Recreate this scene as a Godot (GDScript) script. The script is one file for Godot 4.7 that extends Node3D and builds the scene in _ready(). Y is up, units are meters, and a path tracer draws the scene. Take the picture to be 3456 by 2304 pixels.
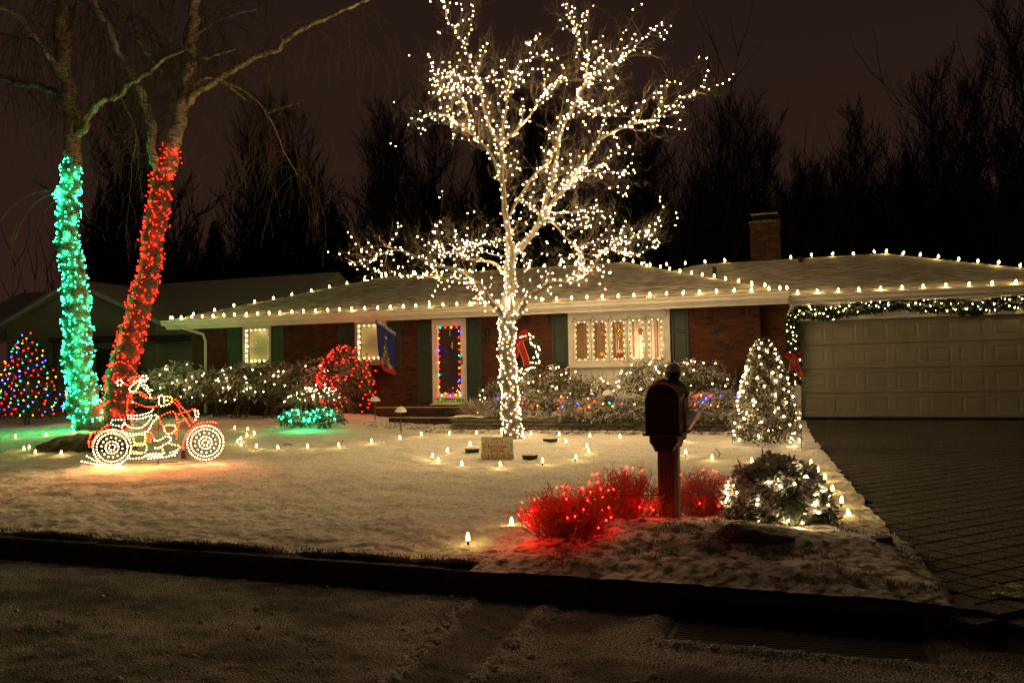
extends Node3D
# A low brick house on a snowy night, lit by its own strings of lights. x runs along the house front, z towards the street, y up, metres.

# ---- brightness of the lamps (radiance of a glowing bulb) ----
const GLOW_MINI := 38.0
const GLOW_C9 := 40.0

class G:
	var v := PackedVector3Array()
	var n := PackedVector3Array()
	var uv := PackedVector2Array()
	var c := PackedColorArray()
	var ix := PackedInt32Array()
	var col := Color(1, 1, 1)
	func vert(p: Vector3, nn: Vector3, t := Vector2.ZERO) -> int:
		v.append(p); n.append(nn); uv.append(t); c.append(col)
		return v.size() - 1
	func tri_i(a: int, b: int, d: int) -> void:      # counter-clockwise seen from outside
		ix.append(a); ix.append(d); ix.append(b)
	func tri(a: Vector3, b: Vector3, d: Vector3) -> void:
		var nn := (b - a).cross(d - a).normalized()
		tri_i(vert(a, nn), vert(b, nn), vert(d, nn))
	func quad(a: Vector3, b: Vector3, d: Vector3, e: Vector3) -> void:
		var nn := (b - a).cross(e - a)
		if nn.length_squared() < 1e-14: nn = (d - b).cross(e - b)
		nn = nn.normalized()
		var i := vert(a, nn, Vector2(0, 0)); var j := vert(b, nn, Vector2(1, 0)); var k := vert(d, nn, Vector2(1, 1)); var l := vert(e, nn, Vector2(0, 1))
		tri_i(i, j, k); tri_i(i, k, l)
	func box(lo: Vector3, hi: Vector3) -> void:
		boxt(Transform3D(Basis.from_scale((hi - lo) * 0.5), (lo + hi) * 0.5))
	func boxt(t: Transform3D) -> void:               # the cube from -1 to 1, so placed
		var p := []
		for i in 8: p.append(t * Vector3(1 if i & 1 else -1, 1 if i & 2 else -1, 1 if i & 4 else -1))
		quad(p[4], p[5], p[7], p[6]); quad(p[1], p[0], p[2], p[3]); quad(p[5], p[1], p[3], p[7])
		quad(p[0], p[4], p[6], p[2]); quad(p[6], p[7], p[3], p[2]); quad(p[0], p[1], p[5], p[4])
	func bevel(lo: Vector3, hi: Vector3, b: float) -> void:   # a box facing +z whose front edges are chamfered
		var a := [Vector3(lo.x, lo.y, hi.z - b), Vector3(hi.x, lo.y, hi.z - b), Vector3(hi.x, hi.y, hi.z - b), Vector3(lo.x, hi.y, hi.z - b)]
		var f := [Vector3(lo.x + b, lo.y + b, hi.z), Vector3(hi.x - b, lo.y + b, hi.z), Vector3(hi.x - b, hi.y - b, hi.z), Vector3(lo.x + b, hi.y - b, hi.z)]
		quad(f[0], f[1], f[2], f[3])
		for i in 4:
			var j := (i + 1) % 4
			quad(a[i], a[j], f[j], f[i])
			quad(Vector3(a[i].x, a[i].y, lo.z), Vector3(a[j].x, a[j].y, lo.z), a[j], a[i])
	func tube(p: PackedVector3Array, r: PackedFloat32Array, sides := 6, cap := true) -> void:
		if p.size() < 2: return
		var up := Vector3(0.13, 0.05, 1.0)
		var first := v.size()
		var run := 0.0
		for i in p.size():
			var d := (p[mini(i + 1, p.size() - 1)] - p[maxi(i - 1, 0)]).normalized()
			if absf(d.dot(up.normalized())) > 0.95: up = Vector3(1, 0.1, 0.07)
			var x := up.cross(d).normalized()
			var y := d.cross(x).normalized()
			up = y
			if i > 0: run += p[i].distance_to(p[i - 1])
			for s in sides:
				var a := TAU * s / sides
				var o := x * cos(a) + y * sin(a)
				vert(p[i] + o * r[i], o, Vector2(float(s) / sides, run))
		for i in p.size() - 1:
			for s in sides:
				var a := first + i * sides + s
				var b := first + i * sides + (s + 1) % sides
				tri_i(a, b, b + sides); tri_i(a, b + sides, a + sides)
		if cap:
			for e in 2:
				var k := first if e == 0 else first + (p.size() - 1) * sides
				var at := p[0] if e == 0 else p[p.size() - 1]
				var d := (p[0] - p[1]).normalized() if e == 0 else (p[p.size() - 1] - p[p.size() - 2]).normalized()
				var m := vert(at, d)
				for s in sides:
					if e == 0: tri_i(m, k + (s + 1) % sides, k + s)
					else: tri_i(m, k + s, k + (s + 1) % sides)
	func rod(a: Vector3, b: Vector3, r: float, sides := 6, r2 := -1.0) -> void:
		tube(PackedVector3Array([a, b]), PackedFloat32Array([r, r if r2 < 0 else r2]), sides)
	func lathe(at: Vector3, prof: Array, seg := 10, t := Basis.IDENTITY) -> void:   # prof: [radius, height] from the bottom up
		var first := v.size()
		for i in prof.size():
			var q: Array = prof[i]
			var q0: Array = prof[maxi(i - 1, 0)]
			var q1: Array = prof[mini(i + 1, prof.size() - 1)]
			var s := Vector2(q1[1] - q0[1], -(q1[0] - q0[0])).normalized()
			for k in seg:
				var a := TAU * k / seg
				vert(at + t * Vector3(q[0] * cos(a), q[1], q[0] * sin(a)), (t * Vector3(s.x * cos(a), s.y, s.x * sin(a))).normalized(), Vector2(float(k) / seg, float(i) / prof.size()))
		for i in prof.size() - 1:
			for k in seg:
				var a := first + i * seg + k
				var b := first + i * seg + (k + 1) % seg
				tri_i(a, a + seg, b + seg); tri_i(a, b + seg, b)
	func ball(at: Vector3, r: Vector3, seg := 10, rings := 7) -> void:
		var prof := []
		for i in rings: prof.append([maxf(1e-4, sin(PI * i / (rings - 1))), -cos(PI * i / (rings - 1))])
		lathe(at, prof, seg, Basis.from_scale(r))
	func leaf(p: Vector3, d: Vector3, nn: Vector3, len: float, wid: float, fold := 0.18) -> void:
		var s := d.cross(nn).normalized()
		var m := p + d * len * 0.5
		var up := nn * wid * fold
		var n1 := (nn - s * fold).normalized(); var n2 := (nn + s * fold).normalized()
		var a := vert(p, nn); var l := vert(m - s * wid * 0.5 + up, n1); var r := vert(m + s * wid * 0.5 + up, n2); var t := vert(p + d * len, nn)
		tri_i(a, r, t); tri_i(a, t, l)
	func mesh() -> ArrayMesh:
		var am := ArrayMesh.new()
		if v.is_empty(): return am
		var arr := []
		arr.resize(Mesh.ARRAY_MAX)
		arr[Mesh.ARRAY_VERTEX] = v; arr[Mesh.ARRAY_NORMAL] = n; arr[Mesh.ARRAY_TEX_UV] = uv; arr[Mesh.ARRAY_COLOR] = c; arr[Mesh.ARRAY_INDEX] = ix
		am.add_surface_from_arrays(Mesh.PRIMITIVE_TRIANGLES, arr)
		return am

var rng := RandomNumberGenerator.new()
var lamp_floor := -100.0                # bulbs below this height hold no lamp of their own
var taken := {}
var M := {}
var fn := FastNoiseLite.new()

func numbered(called: String, parent: Node) -> String:
	var key := str(parent.get_instance_id()) + called
	taken[key] = taken.get(key, -1) + 1
	return called if taken[key] == 0 else "%s_%03d" % [called, taken[key]]

func tag(o: Node3D, label: String, category: String, group := "") -> void:
	o.set_meta("label", label); o.set_meta("category", category)
	if group: o.set_meta("group", group)

func thing(called: String, label: String, category: String, at := Vector3.ZERO, group := "") -> Node3D:
	var o := Node3D.new()
	o.name = numbered(called, self)
	o.position = at
	add_child(o, true)
	tag(o, label, category, group)
	return o

func put(called: String, m: Mesh, material: Material, parent: Node3D = null, at := Vector3.ZERO) -> MeshInstance3D:
	var o := MeshInstance3D.new()
	var dad: Node = parent if parent else self
	o.name = numbered(called, dad)
	o.mesh = m
	o.material_override = material
	o.position = at
	dad.add_child(o, true)
	return o

func part(called: String, g: G, material: Material, parent: Node3D = null) -> MeshInstance3D:
	return put(called, g.mesh(), material, parent)

func solo(called: String, g: G, material: Material, label: String, category: String, at := Vector3.ZERO, group := "") -> MeshInstance3D:
	var o := put(called, g.mesh(), material, null, at)
	tag(o, label, category, group)
	return o

func struct(called: String, g: G, material: Material) -> MeshInstance3D:
	var o := part(called, g, material)
	o.set_meta("kind", "structure")
	return o

func copy_of(o: Node3D, called: String, label: String, at: Vector3, turn := 0.0, group := "") -> Node3D:
	var r: Node3D = o.duplicate()
	r.name = numbered(called, self)
	add_child(r, true)
	r.position = at; r.rotation.y = turn
	r.set_meta("label", label)
	if group: r.set_meta("group", group)
	return r

# ---------------------------------------------------------------- materials
func lin(r: float, g: float, b: float) -> Color: return Color(r, g, b).linear_to_srgb()

func mat(key: String, c: Color, rough := 0.8, metal := 0.0) -> StandardMaterial3D:
	var m := StandardMaterial3D.new()
	m.resource_name = key
	m.albedo_color = c.linear_to_srgb()
	m.roughness = rough; m.metallic = metal
	M[key] = m
	return m

func vmat(key: String, rough := 0.8) -> StandardMaterial3D:
	var m := mat(key, Color(1, 1, 1), rough)
	m.vertex_color_use_as_albedo = true
	return m

func glow(key: String, c: Color, energy: float) -> StandardMaterial3D:
	var m := mat(key, Color(c.r * 0.5, c.g * 0.5, c.b * 0.5), 0.4)
	m.emission_enabled = true
	m.emission = c.linear_to_srgb()
	m.emission_energy_multiplier = energy
	return m

func noise_tex(seed_: int, freq: float, stops: Array, size := 512, octaves := 4, kind := FastNoiseLite.TYPE_SIMPLEX_SMOOTH) -> NoiseTexture2D:
	var f := FastNoiseLite.new()
	f.seed = seed_; f.frequency = freq; f.noise_type = kind
	f.fractal_octaves = octaves
	var t := NoiseTexture2D.new()
	t.width = size; t.height = size; t.seamless = true; t.noise = f
	if stops.size():
		var gr := Gradient.new()
		var offs := PackedFloat32Array(); var cols := PackedColorArray()
		for s in stops:
			offs.append(s[0]); cols.append((s[1] as Color).linear_to_srgb())
		gr.offsets = offs; gr.colors = cols
		t.color_ramp = gr
	return t

func textured(key: String, tex: Texture2D, scale: float, rough: float, height: Texture2D = null, height_cm := 0.0, stretch := Vector3.ONE) -> StandardMaterial3D:
	var m := mat(key, Color(1, 1, 1), rough)
	m.albedo_texture = tex
	m.uv1_triplanar = true; m.uv1_world_triplanar = true
	m.uv1_scale = stretch * scale
	if height:
		m.heightmap_enabled = true
		m.heightmap_texture = height
		m.heightmap_scale = height_cm
	return m

func make_materials() -> void:
	var snow := Color(0.8, 0.8, 0.8)
	var soil := Color(0.07, 0.055, 0.03)
	M.h_fine = noise_tex(5, 0.03, [], 512, 5)
	M.h_grain = noise_tex(6, 0.09, [], 512, 3)
	textured("snowy_lawn", noise_tex(11, 0.05, [[0.0, Color(0.24, 0.22, 0.14)], [0.2, Color(0.46, 0.44, 0.38)], [0.36, Color(0.7, 0.69, 0.66)], [0.6, Color(0.82, 0.82, 0.81)], [1.0, Color(0.87, 0.87, 0.86)]], 1024, 5), 0.42, 0.95, M.h_fine, 1.6)
	M.snowy_lawn.vertex_color_use_as_albedo = true
	textured("deep_snow", noise_tex(12, 0.04, [[0.0, Color(0.62, 0.61, 0.58)], [0.5, Color(0.76, 0.76, 0.75)], [1.0, snow]], 512, 4), 0.5, 0.95, M.h_fine, 1.5)
	textured("bed_snow", noise_tex(13, 0.008, [[0.0, soil], [0.34, Color(0.1, 0.075, 0.045)], [0.42, Color(0.4, 0.37, 0.32)], [0.52, Color(0.68, 0.67, 0.64)], [1.0, snow]], 1024, 5), 0.8, 0.95, M.h_fine, 1.6)
	textured("road", noise_tex(14, 0.05, [[0.0, Color(0.035, 0.033, 0.03)], [0.4, Color(0.07, 0.066, 0.058)], [0.5, Color(0.3, 0.29, 0.27)], [0.64, Color(0.56, 0.55, 0.52)], [1.0, Color(0.75, 0.74, 0.72)]], 1024, 5), 1.1, 0.9, M.h_grain, 2.0)
	M.road.vertex_color_use_as_albedo = true
	textured("kerb", noise_tex(15, 0.03, [[0.0, Color(0.03, 0.03, 0.027)], [0.6, Color(0.07, 0.068, 0.06)], [1.0, Color(0.12, 0.115, 0.1)]], 256, 4), 1.0, 0.85, M.h_grain, 0.6)
	textured("shingle", noise_tex(16, 0.03, [[0.0, Color(0.07, 0.06, 0.05)], [0.4, Color(0.2, 0.185, 0.165)], [0.55, Color(0.34, 0.33, 0.31)], [1.0, Color(0.62, 0.61, 0.59)]], 512, 5), 0.5, 0.9, M.h_grain, 0.3, Vector3(0.22, 4.0, 4.0))
	textured("white_paint", noise_tex(17, 0.01, [[0.0, Color(0.56, 0.55, 0.52)], [1.0, Color(0.72, 0.71, 0.68)]], 256, 3), 0.8, 0.5)
	textured("garage_paint", noise_tex(18, 0.008, [[0.0, Color(0.2, 0.195, 0.16)], [0.5, Color(0.235, 0.23, 0.19)], [1.0, Color(0.26, 0.255, 0.215)]], 256, 3), 0.7, 0.45)
	textured("shutter_paint", noise_tex(19, 0.02, [[0.0, Color(0.018, 0.036, 0.03)], [1.0, Color(0.03, 0.056, 0.046)]], 256, 3), 1.0, 0.55)
	textured("mortar", noise_tex(20, 0.05, [[0.0, Color(0.035, 0.02, 0.012)], [1.0, Color(0.07, 0.042, 0.027)]], 256, 3), 2.0, 0.95)
	textured("bark", noise_tex(21, 0.03, [[0.0, Color(0.05, 0.045, 0.035)], [0.5, Color(0.14, 0.12, 0.095)], [1.0, Color(0.26, 0.235, 0.2)]], 512, 5), 1.5, 0.9, M.h_fine, 2.0, Vector3(2.0, 0.7, 2.0))
	textured("snowy_bark", noise_tex(22, 0.03, [[0.0, Color(0.04, 0.035, 0.025)], [0.45, Color(0.1, 0.09, 0.07)], [0.66, Color(0.2, 0.185, 0.16)], [1.0, Color(0.5, 0.49, 0.46)]], 512, 4), 1.6, 0.9)
	textured("birch_bark", noise_tex(23, 0.02, [[0.0, Color(0.03, 0.025, 0.02)], [0.34, Color(0.06, 0.05, 0.04)], [0.43, Color(0.32, 0.26, 0.2)], [0.75, Color(0.54, 0.45, 0.34)], [1.0, Color(0.64, 0.56, 0.44)]], 512, 4), 0.7, 0.8, M.h_fine, 1.2, Vector3(0.7, 2.4, 0.7))
	textured("stone", noise_tex(24, 0.03, [[0.0, Color(0.05, 0.045, 0.04)], [0.6, Color(0.13, 0.12, 0.1)], [1.0, Color(0.24, 0.22, 0.19)]], 512, 4), 1.5, 0.9, M.h_fine, 2.0)
	var bc := [[Color(0.062, 0.014, 0.006), Color(0.095, 0.024, 0.01)], [Color(0.074, 0.018, 0.007), Color(0.11, 0.03, 0.012)], [Color(0.046, 0.011, 0.005), Color(0.074, 0.018, 0.008)], [Color(0.011, 0.011, 0.008), Color(0.022, 0.019, 0.013)], [Color(0.085, 0.027, 0.011), Color(0.125, 0.042, 0.018)]]
	for i in bc.size():
		textured("brick_%d" % i, noise_tex(30 + i, 0.04, [[0.0, bc[i][0]], [1.0, bc[i][1]]], 256, 4), 1.7, 0.9, M.h_grain, 0.5)
	var pc := [[Color(0.02, 0.018, 0.011), Color(0.036, 0.031, 0.02)], [Color(0.025, 0.022, 0.014), Color(0.043, 0.037, 0.024)], [Color(0.018, 0.016, 0.011), Color(0.031, 0.028, 0.019)]]
	for i in pc.size():
		textured("paver_%d" % i, noise_tex(40 + i, 0.06, [[0.0, pc[i][0]], [0.58, pc[i][1]], [0.68, Color(0.14, 0.13, 0.11)], [1.0, Color(0.42, 0.41, 0.38)]], 512, 4), 1.3, 0.85, M.h_grain, 0.7)
	textured("dark_bark", noise_tex(27, 0.025, [[0.0, Color(0.02, 0.018, 0.014)], [0.45, Color(0.06, 0.05, 0.038)], [0.62, Color(0.16, 0.125, 0.09)], [1.0, Color(0.3, 0.24, 0.18)]], 512, 4), 1.0, 0.85, M.h_fine, 2.0, Vector3(0.8, 1.8, 0.8))
	vmat("leaves", 0.75)
	M.leaves.backlight_enabled = true
	M.leaves.backlight = Color(0.25, 0.25, 0.25)
	vmat("brick_mix", 0.9); vmat("twig_mix", 0.9)
	mat("twig", Color(0.075, 0.06, 0.042), 0.9)
	mat("dark_twig", Color(0.03, 0.026, 0.022), 0.95)
	mat("red_lit_twig", Color(0.34, 0.15, 0.11), 0.85)  # brown twigs reddened: the glow of the red bulbs is in the colour
	mat("snow", Color(0.8, 0.8, 0.79), 0.95)
	mat("black_metal", Color(0.009, 0.0095, 0.0095), 0.7)
	mat("iron", Color(0.006, 0.006, 0.006), 0.8)
	mat("wire", Color(0.012, 0.03, 0.014), 0.6)
	mat("frame_metal", Color(0.1, 0.08, 0.06), 0.6, 0.4)
	mat("copper", Color(0.2, 0.1, 0.06), 0.5, 0.6)
	mat("brass", Color(0.75, 0.52, 0.2), 0.25, 1.0)
	mat("dark_door", Color(0.006, 0.0045, 0.0035), 0.6)
	mat("dark_void", Color(0.01, 0.01, 0.01), 0.95)
	mat("ribbon", Color(0.42, 0.012, 0.012), 0.6)
	mat("gold_edge", Color(0.8, 0.6, 0.25), 0.4, 0.3)
	mat("post_paint", Color(0.085, 0.08, 0.074), 0.8)
	mat("water", Color(0.008, 0.008, 0.007), 0.04)
	mat("shaded_brick", Color(0.02, 0.008, 0.004), 0.95)  # brick darkened so its colour holds the shade of the chimney face
	mat("roof_snow", Color(0.42, 0.41, 0.38), 0.95)
	mat("siding", Color(0.33, 0.32, 0.27), 0.7)
	mat("blind", Color(0.6, 0.57, 0.42), 0.7)
	var gl := mat("glass", Color(1, 1, 1, 0.06), 0.03)
	gl.transparency = BaseMaterial3D.TRANSPARENCY_ALPHA
	gl.albedo_color = Color(1, 1, 1, 0.012)
	gl.metallic_specular = 0.3
	var cu := mat("curtain", Color(0.46, 0.27, 0.11), 0.9)
	cu.backlight_enabled = true; cu.backlight = Color(0.9, 0.9, 0.9)
	cu.cull_mode = BaseMaterial3D.CULL_DISABLED
	for k in [["warm", Color(1.0, 0.62, 0.25), GLOW_MINI], ["white", Color(1.0, 0.68, 0.33), GLOW_MINI * 2.0], ["faint", Color(1.0, 0.6, 0.24), GLOW_MINI * 0.4], ["c9", Color(1.0, 0.66, 0.2), GLOW_C9], ["gold", Color(1.0, 0.6, 0.16), GLOW_MINI], ["c7", Color(1.0, 0.72, 0.27), 12.0],
			["green", Color(0.014, 1.0, 0.25), 95.0], ["red", Color(1.0, 0.008, 0.004), 36.0], ["red_near", Color(1.0, 0.004, 0.0025), 165.0], ["dim", Color(1.0, 0.66, 0.29), 50.0], ["amber", Color(1.0, 0.26, 0.012), 34.0], ["blue", Color(0.03, 0.025, 1.0), 60.0], ["teal", Color(0.008, 0.8, 0.3), 34.0],
			["stake", Color(1.0, 0.66, 0.17), 14.0], ["rope_red", Color(1.0, 0.02, 0.005), 40.0], ["rope_white", Color(1.0, 0.54, 0.2), 40.0], ["rope_yellow", Color(1.0, 0.42, 0.05), 36.0], ["rope_green", Color(0.3, 1.0, 0.6), 10.0]]:
		glow(k[0], k[1], k[2])

# ---------------------------------------------------------------- ground
func bump(u: float, w: float, u0: float, w0: float, su: float, sw: float) -> float:
	return exp(-pow((u - u0) / su, 2) - pow((w - w0) / sw, 2))

func gh(u: float, w: float) -> float:                # height of the lawn
	var y := -0.032 * clampf(w, 0.0, 13.6)
	y += 0.2 * bump(u, w, -10.4, 1.9, 1.5, 1.0) + 0.08 * bump(u, w, -10.2, 3.2, 1.1, 0.8) + 0.1 * bump(u, w, -14.5, 1.2, 2.6, 1.0)
	y += 0.07 * bump(u, w, -4.4, 6.0, 1.1, 1.0) + 0.12 * bump(u, w, -0.5, 12.35, 1.5, 0.6) + 0.06 * bump(u, w, -0.5, 5.6, 0.9, 0.7) + 0.05 * bump(u, w, -12.3, 7.6, 1.2, 0.5)
	return y

func on_ground(u: float, w: float, up := 0.0) -> Vector3: return Vector3(u, gh(u, w) + up, w)

func drive_edge(w: float) -> float:
	if w < 4.5: return 0.02 + 0.22 * w / 4.5
	if w < 11.4: return 0.24 + (w - 4.5) / 6.9 * 0.59
	return 0.83 + (w - 11.4) * 0.1

# ---------------------------------------------------------------- lights
var mini_bulb: ArrayMesh
var cone_bulb: ArrayMesh

func bulb_mesh(r: float, tall := 1.0) -> ArrayMesh:
	var g := G.new()
	g.lathe(Vector3.ZERO, [[0.02 * r, -r * tall], [0.75 * r, -0.6 * r * tall], [r, 0.0], [0.7 * r, 0.7 * r * tall], [0.02 * r, r * tall]], 6)
	return g.mesh()

func cone_mesh(r: float) -> ArrayMesh:
	var g := G.new()
	g.lathe(Vector3.ZERO, [[0.3 * r, -0.2 * r], [0.9 * r, 0.3 * r], [r, 0.9 * r], [0.75 * r, 1.9 * r], [0.4 * r, 2.7 * r], [0.03 * r, 3.1 * r]], 8)
	return g.mesh()

# A string of lights: the first 300 bulbs are parts, the others one part of kind stuff; omni: every so many bulbs holds a lamp.
func light_string(called: String, label: String, pts: Array, kinds: Array, bulb: Mesh, wire_r := 0.003, omni := 0, omni_energy := 0.1, group := "", wire_pts := PackedVector3Array(), up := Vector3.UP) -> Node3D:
	if pts.size() > 300:                                  # the 300 that are parts lie all along the string
		for i in range(pts.size() - 1, 0, -1):
			var j := rng.randi_range(0, i)
			var t = pts[i]; pts[i] = pts[j]; pts[j] = t
	var o := thing(called, label, "string lights", pts[0], group)
	var rest := {}
	for i in pts.size():
		var kind: String = kinds[i % kinds.size()]
		var p: Vector3 = pts[i] - pts[0]
		if i < 300:
			var b := put("bulb", bulb, M[kind], o, p)
			if bulb != mini_bulb: b.basis = Basis.from_euler(Vector3(rng.randfn() * 0.16, rng.randf() * TAU, rng.randfn() * 0.16))
			if omni > 0 and i % omni == omni / 2 and pts[i].y > lamp_floor:
				var l := OmniLight3D.new()
				l.name = "bulb_light_%03d" % i
				l.position = p
				l.light_color = M[kind].emission
				l.light_energy = omni_energy
				l.light_size = 0.02
				l.omni_range = 25.0; l.omni_attenuation = 2.0
				l.shadow_enabled = true
				o.add_child(l, true)
				l.position = p + Vector3(0, 0.002, 0)
		else:
			if not rest.has(kind): rest[kind] = []
			rest[kind].append(p)
	for kind in rest:
		var g := G.new()
		var src: Array = bulb.surface_get_arrays(0)
		for p in rest[kind]:
			var k := g.v.size()
			for j in src[Mesh.ARRAY_VERTEX].size(): g.vert(src[Mesh.ARRAY_VERTEX][j] + p, src[Mesh.ARRAY_NORMAL][j])
			for j in src[Mesh.ARRAY_INDEX]: g.ix.append(j + k)
		part("bulb_cluster", g, M[kind], o).set_meta("kind", "stuff")
	if wire_r > 0.0:
		var wp := wire_pts
		if wp.is_empty():
			for p in pts: wp.append(p)
		var q := PackedVector3Array(); var r := PackedFloat32Array()
		for p in wp:
			q.append(p - pts[0] - up * 0.012); r.append(wire_r)
		var g := G.new()
		g.tube(q, r, 4)
		part("wire", g, M.wire, o)
	return o

func along(p: Array, step: float, jitter := 0.0) -> Array:   # points spaced evenly on a polyline
	var out := []
	var left := 0.0
	for i in p.size() - 1:
		var a: Vector3 = p[i]; var b: Vector3 = p[i + 1]
		var d := a.distance_to(b)
		var t := left
		while t < d:
			out.append(a.lerp(b, t / d) + Vector3(rng.randfn(), rng.randfn(), rng.randfn()) * jitter)
			t += step
		left = t - d
	return out

# ---------------------------------------------------------------- plants
func pick(a: Array): return a[rng.randi() % a.size()]

# Leaves on a lumpy ellipsoid: returns points for lights on its outside.
func leafy(g: G, at: Vector3, rad: Vector3, count: int, leaf: Vector2, snow: float, greens: Array, droop := 0.2, lump := 0.16, low := -0.35, depth := 0.4) -> void:
	for i in count:
		var d := Vector3(rng.randfn(), rng.randfn(), rng.randfn()).normalized()
		if d.y < low: d.y = -d.y * 0.7; d = d.normalized()
		var f := 1.0 + lump * 2.0 * fn.get_noise_3dv(d * 90.0 + at * 37.0) + lump * fn.get_noise_3dv(d * 260.0 + at * 11.0)
		var t := 1.0 - depth * pow(rng.randf(), 2.0)
		var p := at + d * rad * f * t
		var nn := (d / rad * minf(rad.x, rad.y) + Vector3(rng.randfn(), rng.randfn() + 0.5, rng.randfn()) * 0.55).normalized()
		var dir := (d + Vector3(rng.randfn(), rng.randfn() - droop * 3.0, rng.randfn()) * 0.7)
		dir = (dir - nn * dir.dot(nn)).normalized()
		var k := rng.randf_range(0.7, 1.25)
		var frost := clampf((nn.y - 0.05) * 1.5, 0.0, 1.0) * clampf((t - 0.7) * 5.0, 0.0, 1.0) * clampf(0.75 + 1.6 * fn.get_noise_3dv(p * 160.0), 0.0, 1.0) * snow * rng.randf_range(0.5, 1.1)
		g.col = (pick(greens) * rng.randf_range(0.7, 1.3)).lerp(Color(0.74, 0.73, 0.71), clampf(frost, 0.0, 0.95))
		g.leaf(p, dir, nn, leaf.x * k, leaf.y * k)

func shell_points(at: Vector3, rad: Vector3, count: int, low := -0.1, front := 0.4, out := 1.03) -> Array:
	var pts := []
	var tries := 0
	while pts.size() < count and tries < count * 60:
		tries += 1
		var d := Vector3(rng.randfn(), rng.randfn(), rng.randfn()).normalized()
		if d.y < low or d.z < -front: continue
		var p := at + d * rad * out * rng.randf_range(0.97, 1.03)
		var ok := true
		for q in pts:
			if p.distance_to(q) < minf(rad.x, rad.y) * 0.1: ok = false; break
		if ok: pts.append(p)
	return pts

const GREEN := [Color(0.06, 0.085, 0.03), Color(0.08, 0.11, 0.04), Color(0.045, 0.07, 0.026)]
const DEEP := [Color(0.02, 0.045, 0.02), Color(0.03, 0.058, 0.026), Color(0.016, 0.036, 0.016)]
const OLIVE := [Color(0.06, 0.065, 0.03), Color(0.08, 0.085, 0.04), Color(0.045, 0.05, 0.024)]

func limb_curve(l: Array, wob: float) -> Array:       # smooth points and radii along a limb given as [x, y, z, r]
	var c := Curve3D.new()
	for i in l.size():
		var p := Vector3(l[i][0], l[i][1], l[i][2])
		var a := Vector3(l[maxi(i - 1, 0)][0], l[maxi(i - 1, 0)][1], l[maxi(i - 1, 0)][2])
		var b := Vector3(l[mini(i + 1, l.size() - 1)][0], l[mini(i + 1, l.size() - 1)][1], l[mini(i + 1, l.size() - 1)][2])
		var t := (b - a) / 6.0
		c.add_point(p, -t, t)
	var pts := PackedVector3Array(); var rad := PackedFloat32Array()
	var n := maxi(3, int(c.get_baked_length() / 0.11))
	for i in n + 1:
		var f := float(i) / n
		var p := c.sample_baked(f * c.get_baked_length(), true)
		var k := f * (l.size() - 1)
		var j := mini(int(k), l.size() - 2)
		var r: float = lerpf(l[j][3], l[j + 1][3], k - j)
		var s := wob * minf(1.0, r * 12.0) * (0.0 if i == 0 else 1.0)
		pts.append(p + Vector3(fn.get_noise_3dv(p * 300.0), fn.get_noise_3dv(p * 300.0 + Vector3(50, 0, 0)), fn.get_noise_3dv(p * 300.0 + Vector3(0, 90, 0))) * s)
		rad.append(r * (1.0 + 0.25 * fn.get_noise_3dv(p * 500.0)))
	return [pts, rad]

func twig(g: G, p: Vector3, d: Vector3, len: float, r: float, depth: int, lift: float, tips: Array) -> void:
	var q := PackedVector3Array([p]); var rr := PackedFloat32Array([r])
	var n := 4 if depth > 0 else 3
	for i in n:
		d = (d + Vector3(rng.randfn(), rng.randfn(), rng.randfn()) * 0.22 + Vector3(0, lift, 0) * 0.25).normalized()
		p += d * len / n
		q.append(p); rr.append(r * (1.0 - 0.75 * (i + 1) / n))
		if depth > 0:
			var side := d.cross(Vector3(rng.randfn(), rng.randfn(), rng.randfn())).normalized()
			twig(g, p, (d * 0.7 + side * 0.9).normalized(), len * rng.randf_range(0.4, 0.62), r * 0.6, depth - 1, lift, tips)
	tips.append(q)
	g.tube(q, rr, 3, false)
const STAKES := {
	"birch": [[-16.08, 5.91], [-15.67, 5.51], [-15.48, 4.94], [-13.39, 7.91], [-13.49, 7.73], [-12.71, 8.26], [-12.06, 8.29]],
	"walk": [[-12.07, 3.70], [-11.44, 4.04], [-10.70, 4.79], [-10.62, 5.12], [-10.25, 5.79], [-10.01, 6.21], [-9.58, 6.64]],
	"row": [[-9.05, 6.90], [-8.49, 7.02], [-8.06, 6.78], [-7.59, 6.53], [-7.29, 5.90], [-7.03, 5.30], [-6.90, 4.68], [-6.40, 4.47], [-5.88, 4.35], [-5.32, 4.37], [-4.73, 4.47], [-4.15, 4.57], [-3.53, 4.72], [-2.97, 4.74], [-1.79, 5.21]],
	"ring": [[-5.23, 7.69], [-5.25, 7.11], [-5.15, 6.41], [-4.90, 8.17], [-4.41, 8.45], [-3.82, 8.44], [-3.37, 7.98], [-3.01, 7.55], [-3.16, 6.34], [-2.99, 6.86], [-3.62, 5.92]],
	"drive": [[-1.54, 6.76], [-1.09, 7.31], [-0.55, 7.54], [0.20, 7.63], [0.28, 8.33], [0.36, 8.83], [0.42, 9.64], [0.49, 10.31], [0.54, 10.97]],
	"pair": [[-2.33, 12.11], [-2.49, 12.73]],
}
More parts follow.
